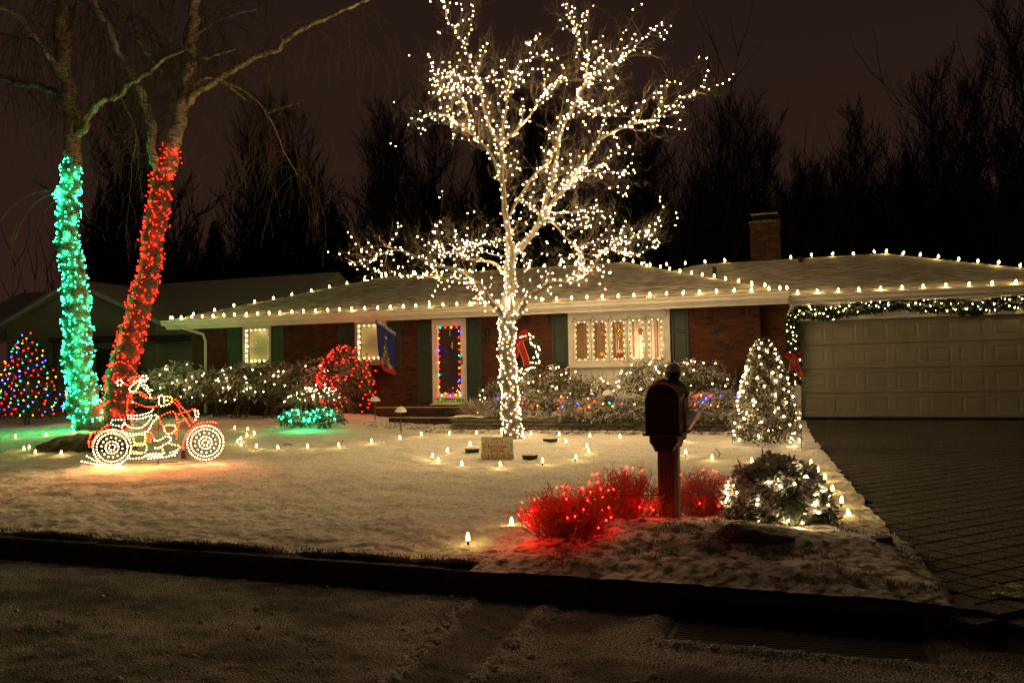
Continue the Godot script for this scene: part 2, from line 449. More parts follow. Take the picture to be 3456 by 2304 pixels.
const LIMBS := [
	[[-0.00, -0.03, 0.00, 0.156], [-0.02, 0.33, 0.01, 0.151], [-0.03, 0.64, 0.01, 0.146], [-0.06, 1.03, 0.02, 0.141], [-0.06, 1.42, 0.02, 0.136], [-0.07, 1.81, 0.02, 0.130], [-0.07, 2.16, 0.03, 0.125]],
	[[-0.07, 2.16, 0.03, 0.109], [-0.04, 2.52, 0.01, 0.104], [-0.00, 2.91, 0.00, 0.098], [0.00, 3.23, -0.00, 0.092], [-0.01, 3.54, 0.00, 0.086]],
	[[-0.01, 3.54, 0.00, 0.070], [-0.03, 4.01, 0.07, 0.064], [-0.07, 4.55, 0.13, 0.058], [-0.06, 4.93, 0.18, 0.052], [-0.04, 5.29, 0.23, 0.046]],
	[[-0.04, 5.29, 0.23, 0.035], [0.00, 5.53, 0.28, 0.030], [0.07, 5.83, 0.32, 0.024], [0.14, 6.20, 0.35, 0.019], [0.23, 6.49, 0.39, 0.014], [0.40, 6.68, 0.39, 0.009]],
	[[0.23, 6.49, 0.40, 0.015], [0.42, 6.75, 0.24, 0.012], [0.62, 6.86, 0.08, 0.009], [0.79, 6.98, -0.08, 0.006]],
	[[-0.04, 5.29, 0.23, 0.031], [0.12, 5.55, 0.02, 0.026], [0.30, 5.83, -0.19, 0.022], [0.45, 6.20, -0.40, 0.017], [0.59, 6.49, -0.60, 0.013], [0.78, 6.72, -0.82, 0.008]],
	[[-0.04, 5.29, 0.23, 0.035], [-0.22, 5.57, 0.23, 0.032], [-0.35, 5.91, 0.21, 0.029], [-0.44, 6.29, 0.18, 0.026], [-0.53, 6.60, 0.15, 0.023], [-0.59, 6.78, 0.11, 0.020]],
	[[-0.59, 6.78, 0.11, 0.016], [-0.77, 7.19, 0.12, 0.013], [-0.92, 7.52, 0.12, 0.011], [-1.11, 7.79, 0.14, 0.009], [-1.17, 8.17, 0.11, 0.006]],
	[[-0.77, 7.17, 0.17, 0.009], [-0.65, 7.45, 0.19, 0.007], [-0.56, 7.96, 0.20, 0.005]],
	[[-0.10, 4.61, 0.04, 0.039], [-0.16, 4.90, 0.20, 0.034], [-0.22, 5.15, 0.35, 0.030], [-0.39, 5.36, 0.55, 0.025], [-0.59, 5.55, 0.76, 0.020], [-0.75, 5.68, 0.96, 0.016], [-0.91, 5.69, 1.15, 0.012], [-1.29, 5.49, 1.43, 0.007]],
	[[-0.32, 5.31, 0.65, 0.023], [-0.37, 5.40, 0.79, 0.019], [-0.37, 5.63, 0.92, 0.016], [-0.38, 5.82, 1.05, 0.012], [-0.50, 5.97, 1.23, 0.009], [-0.73, 6.10, 1.43, 0.006]],
	[[-0.54, 6.60, 0.14, 0.013], [-0.74, 6.58, 0.38, 0.010], [-0.90, 6.56, 0.59, 0.008], [-1.02, 6.37, 0.80, 0.005]],
	[[-0.47, 6.32, 0.12, 0.012], [-0.78, 6.48, -0.01, 0.009], [-1.13, 6.61, -0.12, 0.006]],
	[[0.05, 3.38, -0.02, 0.078], [0.16, 3.48, -0.12, 0.073], [0.29, 3.67, -0.23, 0.068], [0.47, 3.96, -0.35, 0.062], [0.53, 4.29, -0.44, 0.057], [0.63, 4.63, -0.53, 0.051], [0.70, 5.05, -0.62, 0.046], [0.74, 5.43, -0.69, 0.040]],
	[[0.74, 5.43, -0.69, 0.040], [0.85, 5.79, -0.71, 0.035], [1.06, 6.19, -0.75, 0.030], [1.22, 6.50, -0.78, 0.026], [1.54, 6.77, -0.86, 0.021], [1.93, 7.00, -0.98, 0.016], [2.32, 7.39, -1.09, 0.011], [2.64, 7.65, -1.17, 0.006]],
	[[1.20, 6.53, -0.86, 0.016], [1.26, 7.06, -0.99, 0.014], [1.09, 7.44, -1.03, 0.011], [0.99, 7.82, -1.11, 0.008], [0.86, 8.12, -1.16, 0.006]],
	[[0.15, 4.33, -0.05, 0.031], [0.34, 4.58, -0.02, 0.028], [0.53, 4.78, 0.02, 0.026], [0.75, 4.91, 0.05, 0.023], [0.88, 5.05, 0.11, 0.020], [0.98, 5.29, 0.17, 0.018], [1.07, 5.65, 0.25, 0.015]],
	[[0.00, 4.02, -0.00, 0.031], [0.14, 4.34, -0.08, 0.031], [0.32, 4.26, -0.17, 0.031], [0.50, 4.10, -0.26, 0.031], [0.58, 3.93, -0.32, 0.031]],
	[[0.58, 4.03, -0.32, 0.055], [0.72, 4.23, -0.20, 0.051], [1.06, 4.51, -0.15, 0.046], [1.26, 4.75, -0.05, 0.042], [1.52, 4.99, 0.02, 0.038], [1.68, 5.20, 0.13, 0.034]],
	[[1.68, 5.20, 0.13, 0.030], [2.04, 5.36, 0.11, 0.025], [2.43, 5.45, 0.07, 0.020], [2.80, 5.53, 0.05, 0.015], [3.10, 5.79, 0.04, 0.010], [3.39, 5.85, 0.04, 0.006]],
	[[1.68, 5.20, 0.13, 0.019], [1.76, 5.48, -0.00, 0.016], [1.78, 5.70, -0.12, 0.012], [1.58, 5.89, -0.15, 0.009], [1.30, 5.99, -0.15, 0.006]],
	[[1.79, 5.63, -0.01, 0.011], [2.06, 5.68, 0.10, 0.008], [2.25, 5.69, 0.25, 0.005]],
	[[1.04, 6.20, -0.81, 0.014], [1.23, 6.11, -1.05, 0.012], [1.46, 6.26, -1.31, 0.009], [1.74, 6.40, -1.59, 0.006]],
	[[1.24, 4.77, -0.13, 0.015], [1.57, 4.72, 0.07, 0.010], [1.89, 4.73, 0.27, 0.005]],
	[[1.09, 4.49, -0.08, 0.015], [1.45, 4.61, 0.07, 0.011], [1.91, 4.62, 0.19, 0.007], [2.31, 4.51, 0.33, 0.004]],
	[[0.58, 4.15, -0.32, 0.020], [0.92, 4.06, -0.23, 0.015], [1.28, 4.05, -0.15, 0.009], [1.75, 3.99, -0.10, 0.005]],
	[[0.65, 3.98, -0.34, 0.024], [0.82, 3.82, -0.30, 0.022], [0.96, 3.64, -0.24, 0.021], [1.11, 3.52, -0.19, 0.019], [1.26, 3.30, -0.14, 0.018], [1.33, 3.15, -0.06, 0.016], [1.40, 2.88, 0.02, 0.015]],
	[[0.58, 3.95, -0.32, 0.016], [0.84, 3.96, -0.78, 0.010], [1.13, 3.98, -1.26, 0.005]],
	[[-0.07, 2.16, 0.03, 0.078], [-0.15, 2.30, 0.21, 0.070], [-0.28, 2.58, 0.40, 0.062], [-0.41, 2.80, 0.61, 0.055], [-0.55, 2.98, 0.81, 0.047], [-0.84, 3.05, 1.07, 0.040], [-1.01, 3.14, 1.28, 0.033], [-1.09, 3.16, 1.46, 0.026]],
	[[-1.09, 3.16, 1.46, 0.018], [-1.32, 3.28, 1.63, 0.015], [-1.44, 3.29, 1.76, 0.013], [-1.63, 3.17, 1.91, 0.010], [-1.82, 3.09, 2.07, 0.007], [-2.00, 3.04, 2.22, 0.004]],
	[[-0.89, 3.06, 0.96, 0.015], [-0.86, 3.22, 1.11, 0.012], [-0.66, 3.24, 1.20, 0.010], [-0.81, 3.35, 1.41, 0.007], [-0.93, 3.38, 1.61, 0.004]],
	[[-0.05, 2.97, 0.02, 0.047], [-0.30, 3.20, -0.02, 0.041], [-0.61, 3.28, -0.03, 0.035], [-0.99, 3.40, -0.02, 0.029], [-1.16, 3.49, -0.09, 0.023], [-1.44, 3.43, -0.11, 0.016]],
	[[-1.00, 3.41, -0.06, 0.012], [-0.83, 3.56, -0.02, 0.012], [-0.44, 3.61, -0.05, 0.012], [-0.18, 3.62, -0.04, 0.012]],
	[[-0.58, 2.82, 0.74, 0.023], [-0.76, 2.87, 0.74, 0.019], [-0.98, 2.89, 0.76, 0.016], [-1.34, 2.95, 0.83, 0.012], [-1.76, 3.00, 0.92, 0.008], [-2.20, 3.06, 1.01, 0.005]],
	[[-0.39, 2.77, 0.67, 0.023], [-0.58, 2.82, 0.74, 0.023]],
	[[-1.08, 2.88, 0.82, 0.008], [-1.08, 2.69, 0.82, 0.006], [-1.15, 2.52, 0.85, 0.004]],
	[[-0.58, 2.79, 0.74, 0.009], [-0.40, 2.63, 0.52, 0.007], [-0.35, 2.50, 0.34, 0.005]],
	[[-0.06, 2.14, 0.02, 0.078], [0.16, 2.25, 0.07, 0.073], [0.31, 2.50, 0.14, 0.068], [0.47, 2.58, 0.21, 0.063], [0.73, 2.70, 0.25, 0.058], [1.00, 2.76, 0.28, 0.053], [1.24, 2.71, 0.31, 0.048], [1.49, 2.84, 0.35, 0.043], [1.68, 3.00, 0.41, 0.038], [1.78, 3.15, 0.50, 0.033], [1.91, 3.21, 0.58, 0.029]],
	[[1.91, 3.21, 0.58, 0.018], [2.10, 3.21, 0.59, 0.014], [2.29, 3.09, 0.60, 0.011], [2.53, 3.16, 0.59, 0.008], [2.82, 3.29, 0.57, 0.004]],
	[[1.78, 3.15, 0.52, 0.016], [1.92, 3.28, 0.34, 0.013], [2.11, 3.40, 0.14, 0.010], [2.33, 3.57, -0.08, 0.007], [2.50, 3.69, -0.27, 0.005]],
	[[1.40, 3.10, 0.02, 0.017], [1.34, 3.41, -0.03, 0.014], [1.49, 3.48, -0.17, 0.011], [1.74, 3.55, -0.34, 0.008], [1.96, 3.48, -0.50, 0.005]],
	[[1.29, 3.28, -0.04, 0.011], [1.02, 3.27, -0.26, 0.008], [0.77, 3.22, -0.49, 0.004]],
	[[0.14, 3.54, -0.05, 0.012], [0.26, 3.32, 0.05, 0.009], [0.33, 3.11, 0.16, 0.007], [0.38, 2.93, 0.29, 0.005]],
	[[-0.08, 3.31, 0.03, 0.016], [-0.29, 3.35, 0.35, 0.012], [-0.46, 3.49, 0.66, 0.009], [-0.46, 3.47, 0.91, 0.005]],
]
const GREEN_BIRCH := [
	[[0.06, -0.05, -0.02, 0.337], [-0.17, 0.32, 0.06, 0.324], [-0.30, 0.79, 0.11, 0.312], [-0.40, 1.37, 0.15, 0.300], [-0.44, 2.00, 0.16, 0.287], [-0.46, 2.64, 0.17, 0.275], [-0.49, 3.17, 0.18, 0.262], [-0.58, 3.91, 0.21, 0.250], [-0.69, 4.76, 0.25, 0.237], [-0.70, 5.51, 0.26, 0.225], [-0.60, 6.26, 0.22, 0.212], [-0.55, 6.51, 0.20, 0.200]],
	[[-0.55, 6.51, 0.20, 0.200], [-0.62, 7.33, 0.23, 0.188], [-0.66, 8.06, 0.24, 0.175], [-0.76, 8.60, 0.28, 0.163], [-0.86, 9.50, 0.31, 0.151], [-0.87, 10.59, 0.32, 0.139], [-0.86, 11.91, 0.31, 0.126]],
	[[-0.66, 5.51, 0.24, 0.158], [-0.76, 5.81, 0.38, 0.131], [-0.81, 5.88, 0.51, 0.104]],
	[[-0.53, 7.12, 0.19, 0.105], [-0.26, 7.28, 0.25, 0.095], [0.06, 7.66, 0.30, 0.084], [0.44, 7.92, 0.32, 0.074], [0.95, 8.00, 0.29, 0.064], [1.23, 8.15, 0.35, 0.054], [1.76, 8.37, 0.32, 0.044], [2.35, 8.69, 0.26, 0.034], [2.81, 8.79, 0.26, 0.025]],
	[[0.87, 8.04, 0.22, 0.026], [1.13, 7.64, 0.25, 0.021], [1.36, 7.29, 0.30, 0.016], [1.55, 6.87, 0.37, 0.012], [1.53, 6.22, 0.51, 0.007]],
	[[-0.71, 7.93, 0.26, 0.095], [-0.97, 8.15, 0.18, 0.087], [-1.37, 8.43, 0.16, 0.079], [-2.02, 8.64, 0.23, 0.071], [-2.69, 8.86, 0.30, 0.063], [-3.53, 9.10, 0.43, 0.055]],
	[[-0.76, 8.53, 0.28, 0.095], [-0.72, 8.71, 0.40, 0.085], [-0.86, 8.94, 0.60, 0.076], [-0.95, 9.27, 0.77, 0.067], [-1.20, 9.72, 1.00, 0.058], [-1.40, 9.98, 1.22, 0.049], [-1.64, 10.12, 1.45, 0.040]],
	[[-1.04, 9.31, 0.70, 0.031], [-1.66, 9.67, 0.50, 0.024], [-2.54, 9.92, 0.39, 0.016]],
	[[-0.77, 9.61, 0.28, 0.063], [-0.82, 10.23, -0.02, 0.053], [-1.00, 11.32, -0.28, 0.043]],
]
const RED_BIRCH := [
	[[0.39, -0.11, -0.14, 0.316], [0.43, 0.41, -0.16, 0.304], [0.53, 1.25, -0.19, 0.292], [0.72, 2.04, -0.26, 0.280], [0.96, 3.03, -0.35, 0.268], [1.20, 4.09, -0.44, 0.256], [1.33, 5.16, -0.48, 0.244], [1.47, 6.17, -0.53, 0.232]],
	[[1.47, 6.17, -0.53, 0.211], [1.60, 6.54, -0.58, 0.194], [1.68, 6.81, -0.61, 0.177], [1.88, 7.65, -0.68, 0.161], [2.05, 8.37, -0.75, 0.144], [2.12, 9.45, -0.77, 0.128], [2.22, 10.54, -0.81, 0.111], [2.27, 11.74, -0.83, 0.095]],
	[[1.39, 6.17, -0.51, 0.116], [1.39, 6.42, -0.42, 0.110], [1.34, 6.90, -0.32, 0.103], [1.39, 7.41, -0.26, 0.097], [1.31, 7.85, -0.15, 0.091], [1.14, 8.46, -0.00, 0.085], [0.84, 8.97, 0.19, 0.079], [0.70, 9.50, 0.32, 0.073], [0.41, 10.21, 0.51, 0.067], [0.21, 10.89, 0.67, 0.061]],
	[[1.95, 7.99, -0.71, 0.074], [1.76, 8.25, -0.77, 0.069], [1.24, 8.93, -0.70, 0.064], [0.67, 9.70, -0.62, 0.059], [0.38, 10.19, -0.63, 0.054], [-0.13, 10.77, -0.57, 0.049], [-0.49, 11.36, -0.57, 0.044]],
	[[0.37, 10.13, -0.67, 0.038], [0.27, 10.64, -0.79, 0.033], [0.22, 11.28, -0.93, 0.027]],
	[[1.99, 7.94, -0.72, 0.095], [2.16, 7.96, -0.62, 0.088], [2.63, 8.22, -0.64, 0.081], [3.38, 8.61, -0.75, 0.074], [4.06, 8.86, -0.84, 0.067], [4.64, 9.00, -0.89, 0.061], [4.80, 9.12, -0.79, 0.054], [5.21, 9.26, -0.78, 0.048], [5.93, 9.52, -0.88, 0.042], [6.32, 9.58, -0.86, 0.035], [7.03, 9.81, -0.96, 0.029]],
	[[2.07, 8.31, -0.75, 0.047], [2.09, 8.49, -0.89, 0.043], [2.25, 8.67, -1.08, 0.039], [2.44, 8.74, -1.27, 0.035], [2.70, 8.52, -1.49, 0.031], [3.04, 8.23, -1.74, 0.027]],
	[[2.48, 8.72, -1.22, 0.032], [2.78, 8.56, -1.45, 0.028], [3.11, 8.37, -1.70, 0.024], [3.42, 7.98, -1.94, 0.021], [3.61, 7.49, -2.13, 0.017], [3.75, 6.96, -2.30, 0.013], [3.99, 6.40, -2.52, 0.009]],
	[[2.11, 8.99, -0.77, 0.042], [2.44, 8.91, -0.60, 0.033], [2.95, 8.91, -0.50, 0.024], [3.68, 8.97, -0.49, 0.015]],
	[[2.11, 9.56, -0.77, 0.032], [2.37, 10.00, -1.15, 0.025], [2.70, 10.38, -1.55, 0.018], [3.15, 10.64, -2.00, 0.011]],
	[[4.80, 9.12, -0.79, 0.020], [4.77, 9.21, -0.67, 0.008]],
	[[3.58, 7.85, -1.84, 0.013], [3.92, 8.01, -2.01, 0.010], [4.31, 8.13, -2.21, 0.007]],
]

func _ready() -> void:
	# ---- camera
	var cam := Camera3D.new()
	cam.name = "camera"
	cam.fov = 44.85
	cam.far = 600.0
	cam.position = Vector3(0.27, 1.0, 19.16)
	cam.rotation = Vector3(0.04155, deg_to_rad(20.0), -0.016)
	add_child(cam)
	cam.current = true
	# ---- night sky over a town, no sun
	var env := Environment.new()
	env.background_mode = Environment.BG_SKY
	env.tonemap_mode = Environment.TONE_MAPPER_LINEAR
	env.tonemap_exposure = 1.0
	env.sdfgi_enabled = true; env.ssao_enabled = true; env.ssil_enabled = true
	var sm := ProceduralSkyMaterial.new()
	sm.sky_top_color = lin(0.0168, 0.0087, 0.0062)
	sm.sky_horizon_color = lin(0.038, 0.0162, 0.0108)
	sm.sky_curve = 0.16
	sm.ground_horizon_color = lin(0.02, 0.008, 0.006)
	sm.ground_bottom_color = lin(0.006, 0.004, 0.003)
	sm.sun_angle_max = 0.0
	env.sky = Sky.new()
	env.sky.sky_material = sm
	var we := WorldEnvironment.new()
	we.name = "world_environment"
	we.environment = env
	add_child(we)

	rng.seed = 20241224
	fn.seed = 7; fn.frequency = 0.01; fn.fractal_octaves = 2
	make_materials()
	mini_bulb = bulb_mesh(0.009)
	cone_bulb = cone_mesh(0.022)
	build_ground()
	build_road()
	build_driveway()
	build_house()
	build_neighbour()
	build_wood()
	build_planter()
	build_lit_tree()
	build_birches()
	build_shrubs()
	build_house_lights()
	build_motorcycle()
	build_front_bed()
	build_small_things()

# ---------------------------------------------------------------- the setting
func build_ground() -> void:
	var g := G.new()
	for i in 60:
		for j in 60:
			var u0 := -150.0 + i * 5.0; var w0 := -150.0 + j * 5.0
			if w0 >= 10.0: continue
			var p := []
			for k in [[0, 1], [1, 1], [1, 0], [0, 0]]:
				var u: float = u0 + k[0] * 5.0; var w: float = w0 + k[1] * 5.0
				p.append(Vector3(u, -0.032 * clampf(w, 0.0, 13.6) - 0.35, w))
			g.quad(p[0], p[1], p[2], p[3])
	struct("ground", g, M.deep_snow)
	# the lawn: a fine sheet under thin snow, its front edge overhanging the kerb
	g = G.new()
	var nu := 360; var nw := 230
	for j in nw + 1:
		var s := float(j) / nw
		var w := lerpf(-13.0, 13.27, 1.0 - pow(1.0 - s, 1.7))
		var edge := drive_edge(maxf(w, 0.0)) + 0.045 * fn.get_noise_2d(w * 200.0, 3.0) + 0.025 * fn.get_noise_2d(w * 900.0, 8.0)
		if w < 0.4: edge = -0.2 if w > -9.0 else 6.0
		for i in nu + 1:
			var f := float(i) / nu
			var u := lerpf(-34.0, edge, 1.0 - pow(1.0 - f, 1.5))
			var front := w + (0.03 * fn.get_noise_2d(u * 300.0, 9.0) if j == nw else 0.0)
			var y := gh(u, w) + 0.035 * fn.get_noise_2d(u * 130.0, w * 130.0) + 0.02 * fn.get_noise_2d(u * 500.0 + 500.0, w * 700.0) + 0.006 * fn.get_noise_2d(u * 1500.0, w * 1800.0 + 90.0)
			var t := clampf(0.93 + 0.16 * fn.get_noise_2d(u * 35.0, w * 45.0) + 0.22 * fn.get_noise_2d(u * 170.0, w * 420.0), 0.62, 1.0)
			g.col = Color(t, t, t * 0.985)
			g.vert(Vector3(u, y, front), Vector3.UP, Vector2(u, w))
	grid_faces(g, nu + 1, nw + 1)
	struct("lawn", g, M.snowy_lawn)
	# the turf's cut edge above the kerb
	g = G.new()
	var last := PackedVector3Array()
	for i in 700:
		var u := -34.0 + 35.0 * i / 699.0
		var y := gh(u, 13.27) + 0.035 * fn.get_noise_2d(u * 130.0, 13.27 * 130.0) + 0.01 * fn.get_noise_2d(u * 900.0, 1.0)
		var row := PackedVector3Array([Vector3(u, y + 0.004, 13.26), Vector3(u, y - 0.012, 13.31 + 0.02 * fn.get_noise_2d(u * 500.0, 4.0)), Vector3(u, -0.5, 13.29)])
		if last.size():
			g.quad(last[1], row[1], row[0], last[0]); g.quad(last[2], row[2], row[1], last[1])
		last = row
	struct("turf_edge", g, textured("turf", noise_tex(60, 0.05, [[0.0, Color(0.03, 0.025, 0.015)], [0.6, Color(0.08, 0.065, 0.04)], [1.0, Color(0.3, 0.28, 0.24)]], 256, 4), 3.0, 0.95, M.h_grain, 3.0))
	# short grass that pokes through the snow
	var blade := G.new()
	for k in 5:
		var a := TAU * k / 5.0 + 0.3
		blade.leaf(Vector3(cos(a), 0, sin(a)) * 0.008, Vector3(cos(a) * 0.6, 1.0, sin(a) * 0.6).normalized(), Vector3(-sin(a), 0.2, cos(a)), 0.05, 0.006)
	var spots := []
	for i in 900:
		var w := 13.22 - 10.0 * pow(rng.randf(), 2.2)
		var u := rng.randf_range(-9.0, 0.6) if w > 9.0 else rng.randf_range(-20.0, 0.2)
		if fn.get_noise_2d(u * 60.0, w * 60.0) < -0.05: continue
		spots.append(Transform3D(Basis(Vector3.UP, rng.randf() * TAU).scaled(Vector3.ONE * rng.randf_range(0.25, 0.55)), on_ground(u, w, 0.012)))
	for i in 700:
		var u := rng.randf_range(-9.0, -1.9)
		spots.append(Transform3D(Basis(Vector3.RIGHT, rng.randf_range(0.2, 1.3)) * Basis(Vector3.UP, rng.randf() * TAU), on_ground(u, 13.27 + rng.randf() * 0.03, -0.04 + rng.randf() * 0.05)))
	scatter("grass", blade.mesh(), mat("lawn_grass", Color(0.1, 0.085, 0.045), 0.9), spots)

func scatter(called: String, m: Mesh, material: Material, spots: Array) -> MultiMeshInstance3D:
	var mm := MultiMesh.new()
	mm.transform_format = MultiMesh.TRANSFORM_3D
	mm.mesh = m
	mm.instance_count = spots.size()
	for i in spots.size(): mm.set_instance_transform(i, spots[i])
	var o := MultiMeshInstance3D.new()
	o.name = numbered(called, self)
	o.multimesh = mm
	o.material_override = material
	add_child(o, true)
	o.set_meta("kind", "stuff")
	return o

func grid_faces(g: G, cols: int, rows: int) -> void:
	for j in rows:
		for i in cols:
			var k := j * cols + i
			var x := g.v[k + (1 if i < cols - 1 else 0)] - g.v[k - (1 if i > 0 else 0)]
			var z := g.v[k + (cols if j < rows - 1 else 0)] - g.v[k - (cols if j > 0 else 0)]
			g.n[k] = z.cross(x).normalized()
	for j in rows - 1:
		for i in cols - 1:
			var k := j * cols + i
			g.tri_i(k, k + cols, k + cols + 1); g.tri_i(k, k + cols + 1, k + 1)

const DRAIN := [-0.62, 0.86, 13.5, 14.12]      # the grate's opening in the road

func build_road() -> void:
	var g := G.new()
	var us := []; var ws := []
	var u := -9.0
	while u < 3.6: us.append(u); u += 0.035
	var w := 13.4
	while w < 17.0: ws.append(w); w += 0.03
	for b in ws:
		for a in us:
			var y := -0.6 + 0.012 * fn.get_noise_2d(a * 500.0, b * 500.0) + 0.006 * fn.get_noise_2d(a * 1500.0, b * 1500.0)
			# two ridges of squeezed-out snow beside a car's track
			for k in 2:
				var cx: float = lerpf([-2.07, -1.51][k], [-1.88, -1.43][k], (b - 13.6) / 1.6) + 0.05 * fn.get_noise_2d(b * 150.0, k * 400.0)
				var up := 0.035 * (0.7 + 0.8 * fn.get_noise_2d(b * 900.0, k * 70.0))
				y += maxf(0.0, up) * exp(-pow((a - cx) / 0.035, 2))
			y += 0.03 * exp(-pow((b - 14.19) / 0.05, 2)) * smoothstep(-0.75, -0.5, a) * smoothstep(1.2, 0.8, a)
			y += 0.03 * exp(-pow((a + 0.72) / 0.07, 2)) * smoothstep(14.2, 14.0, b) * smoothstep(13.5, 13.8, b)
			y -= 0.03 * smoothstep(13.62, 13.45, b)
			var patch := 0.52 + 0.72 * fn.get_noise_2d(a * 70.0 + 300.0, b * 110.0) + 0.35 * fn.get_noise_2d(a * 260.0, b * 330.0)
			var l0: float = lerpf(-2.07, -1.88, (b - 13.6) / 1.6); var l1: float = lerpf(-1.51, -1.43, (b - 13.6) / 1.6)
			patch *= 1.0 - 0.6 * smoothstep(l0 + 0.02, l0 + 0.1, a) * smoothstep(l1 - 0.02, l1 - 0.1, a)
			patch += 1.1 * exp(-pow((a - l0 + 0.05 * fn.get_noise_2d(b * 150.0, 0.0)) / 0.045, 2)) + 1.1 * exp(-pow((a - l1 + 0.05 * fn.get_noise_2d(b * 150.0, 400.0)) / 0.045, 2))
			patch += 0.8 * exp(-pow((b - 14.32) / 0.15, 2)) * smoothstep(-0.9, -0.5, a) + 0.9 * exp(-pow((a + 0.82) / 0.16, 2)) * smoothstep(13.55, 13.7, b) * smoothstep(14.4, 14.2, b)
			patch *= smoothstep(13.45, 13.75, b + 0.1 * fn.get_noise_1d(a * 300.0))
			patch = clampf(patch, 0.16, 1.25)
			g.col = Color(patch, patch, patch)
			g.vert(Vector3(a, y, b), Vector3.UP, Vector2(a, b))
	var cols := us.size()
	grid_faces(g, cols, ws.size())
	# leave the drain open
	var keep := PackedInt32Array()
	for k in range(0, g.ix.size(), 3):
		var c := (g.v[g.ix[k]] + g.v[g.ix[k + 1]] + g.v[g.ix[k + 2]]) / 3.0
		if c.x > DRAIN[0] and c.x < DRAIN[1] and c.z > DRAIN[2] and c.z < DRAIN[3]: continue
		keep.append(g.ix[k]); keep.append(g.ix[k + 1]); keep.append(g.ix[k + 2])
	g.ix = keep
	struct("road", g, M.road)
	g = G.new()
	g.quad(Vector3(-90, -0.61, 26), Vector3(-8.9, -0.61, 26), Vector3(-8.9, -0.61, 13.38), Vector3(-90, -0.61, 13.38))
	g.quad(Vector3(3.5, -0.61, 26), Vector3(90, -0.61, 26), Vector3(90, -0.61, 13.38), Vector3(3.5, -0.61, 13.38))
	g.quad(Vector3(-8.9, -0.61, 26), Vector3(3.5, -0.61, 26), Vector3(3.5, -0.61, 16.95), Vector3(-8.9, -0.61, 16.95))
	struct("road_beyond", g, M.road)
	# the kerb: long stones with narrow joints
	for i in 26:
		g = G.new()
		var a := -30.0 + i * 1.15
		if a > -0.9: break
		var b := minf(a + 1.142, -0.84)
		var top := -0.452 + 0.004 * sin(i * 2.3)
		g.quad(Vector3(a, top, 13.41), Vector3(b, top, 13.41), Vector3(b, top, 13.24), Vector3(a, top, 13.24))
		g.quad(Vector3(a, top - 0.02, 13.425), Vector3(b, top - 0.02, 13.425), Vector3(b, top, 13.41), Vector3(a, top, 13.41))
		g.quad(Vector3(a, -0.68, 13.445), Vector3(b, -0.68, 13.445), Vector3(b, top - 0.02, 13.425), Vector3(a, top - 0.02, 13.425))
		struct("kerb", g, M.kerb)
	g = G.new()
	g.quad(Vector3(-30, -0.68, 13.405), Vector3(-0.84, -0.68, 13.405), Vector3(-0.84, -0.47, 13.4), Vector3(-30, -0.47, 13.4))
	struct("kerb_backing", g, M.dark_void)  # dark sheet added behind the stones to stop light leaking through joints
	# lumps of snow kicked onto the road
	var lump := G.new()
	lump.ball(Vector3.ZERO, Vector3(1, 0.55, 0.8), 8, 5)
	var spots := []
	for i in 420:
		var p := Vector3(rng.randf_range(-5.2, 1.4), -0.597, 13.6 + 2.6 * rng.randf())
		if p.x > -0.8 and p.z < 14.25: continue
		spots.append(Transform3D(Basis(Vector3.UP, rng.randf() * TAU).scaled(Vector3.ONE * 0.008 * (1.0 + 2.2 * pow(rng.randf(), 5.0))), p))
	for k in 2:
		for i in 150:
			var b := rng.randf_range(13.7, 16.2)
			var cx: float = lerpf([-2.07, -1.51][k], [-1.88, -1.43][k], (b - 13.6) / 1.6)
			spots.append(Transform3D(Basis(Vector3.UP, rng.randf() * TAU).scaled(Vector3.ONE * rng.randf_range(0.006, 0.02)), Vector3(cx + rng.randfn() * 0.03, -0.585, b)))
	for i in 40:
		spots.append(Transform3D(Basis(Vector3.UP, rng.randf() * TAU).scaled(Vector3.ONE * rng.randf_range(0.006, 0.024)), Vector3(rng.randf_range(-0.7, 1.1), -0.58, 14.19 + rng.randfn() * 0.025)))
	scatter("road_snow", lump.mesh(), M.deep_snow, spots)
	# the storm drain: an iron grate in the road and the dark mouth under the kerb
	var d := thing("storm_drain", "dark iron storm drain grate with long bars below the kerb", "storm drain", Vector3(0.12, -0.6, 13.8))
	g = G.new()
	var lo := Vector3(DRAIN[0] - 0.12, 0, DRAIN[2] - 13.8); var hi := Vector3(DRAIN[1] - 0.12, 0, DRAIN[3] - 13.8)
	g.box(Vector3(lo.x, -0.5, lo.z - 0.2), Vector3(hi.x, -0.49, hi.z))
	g.box(Vector3(lo.x - 0.02, -0.5, lo.z - 0.2), Vector3(lo.x, 0.0, hi.z)); g.box(Vector3(hi.x, -0.5, lo.z - 0.2), Vector3(hi.x + 0.02, 0.0, hi.z)); g.box(Vector3(lo.x, -0.5, hi.z), Vector3(hi.x, 0.0, hi.z + 0.02))
	g.box(Vector3(lo.x, -0.5, lo.z - 0.25), Vector3(hi.x, 0.12, lo.z - 0.2))
	part("pit", g, M.dark_void, d)
	g = G.new()
	g.box(Vector3(lo.x - 0.02, -0.06, lo.z), Vector3(hi.x + 0.02, -0.003, lo.z + 0.045)); g.box(Vector3(lo.x - 0.02, -0.06, hi.z - 0.045), Vector3(hi.x + 0.02, -0.003, hi.z + 0.015))
	g.box(Vector3(lo.x - 0.015, -0.058, lo.z + 0.045), Vector3(lo.x + 0.04, -0.005, hi.z - 0.045)); g.box(Vector3(hi.x - 0.04, -0.058, lo.z + 0.045), Vector3(hi.x + 0.015, -0.005, hi.z - 0.045))
	part("frame", g, M.iron, d)
	for k in 11:
		g = G.new()
		var z := lerpf(lo.z + 0.085, hi.z - 0.085, k / 10.0)
		g.box(Vector3(lo.x + 0.04, -0.05, z - 0.011), Vector3(hi.x - 0.04, -0.008, z + 0.011))
		part("bar", g, M.iron, d)
	g = G.new()
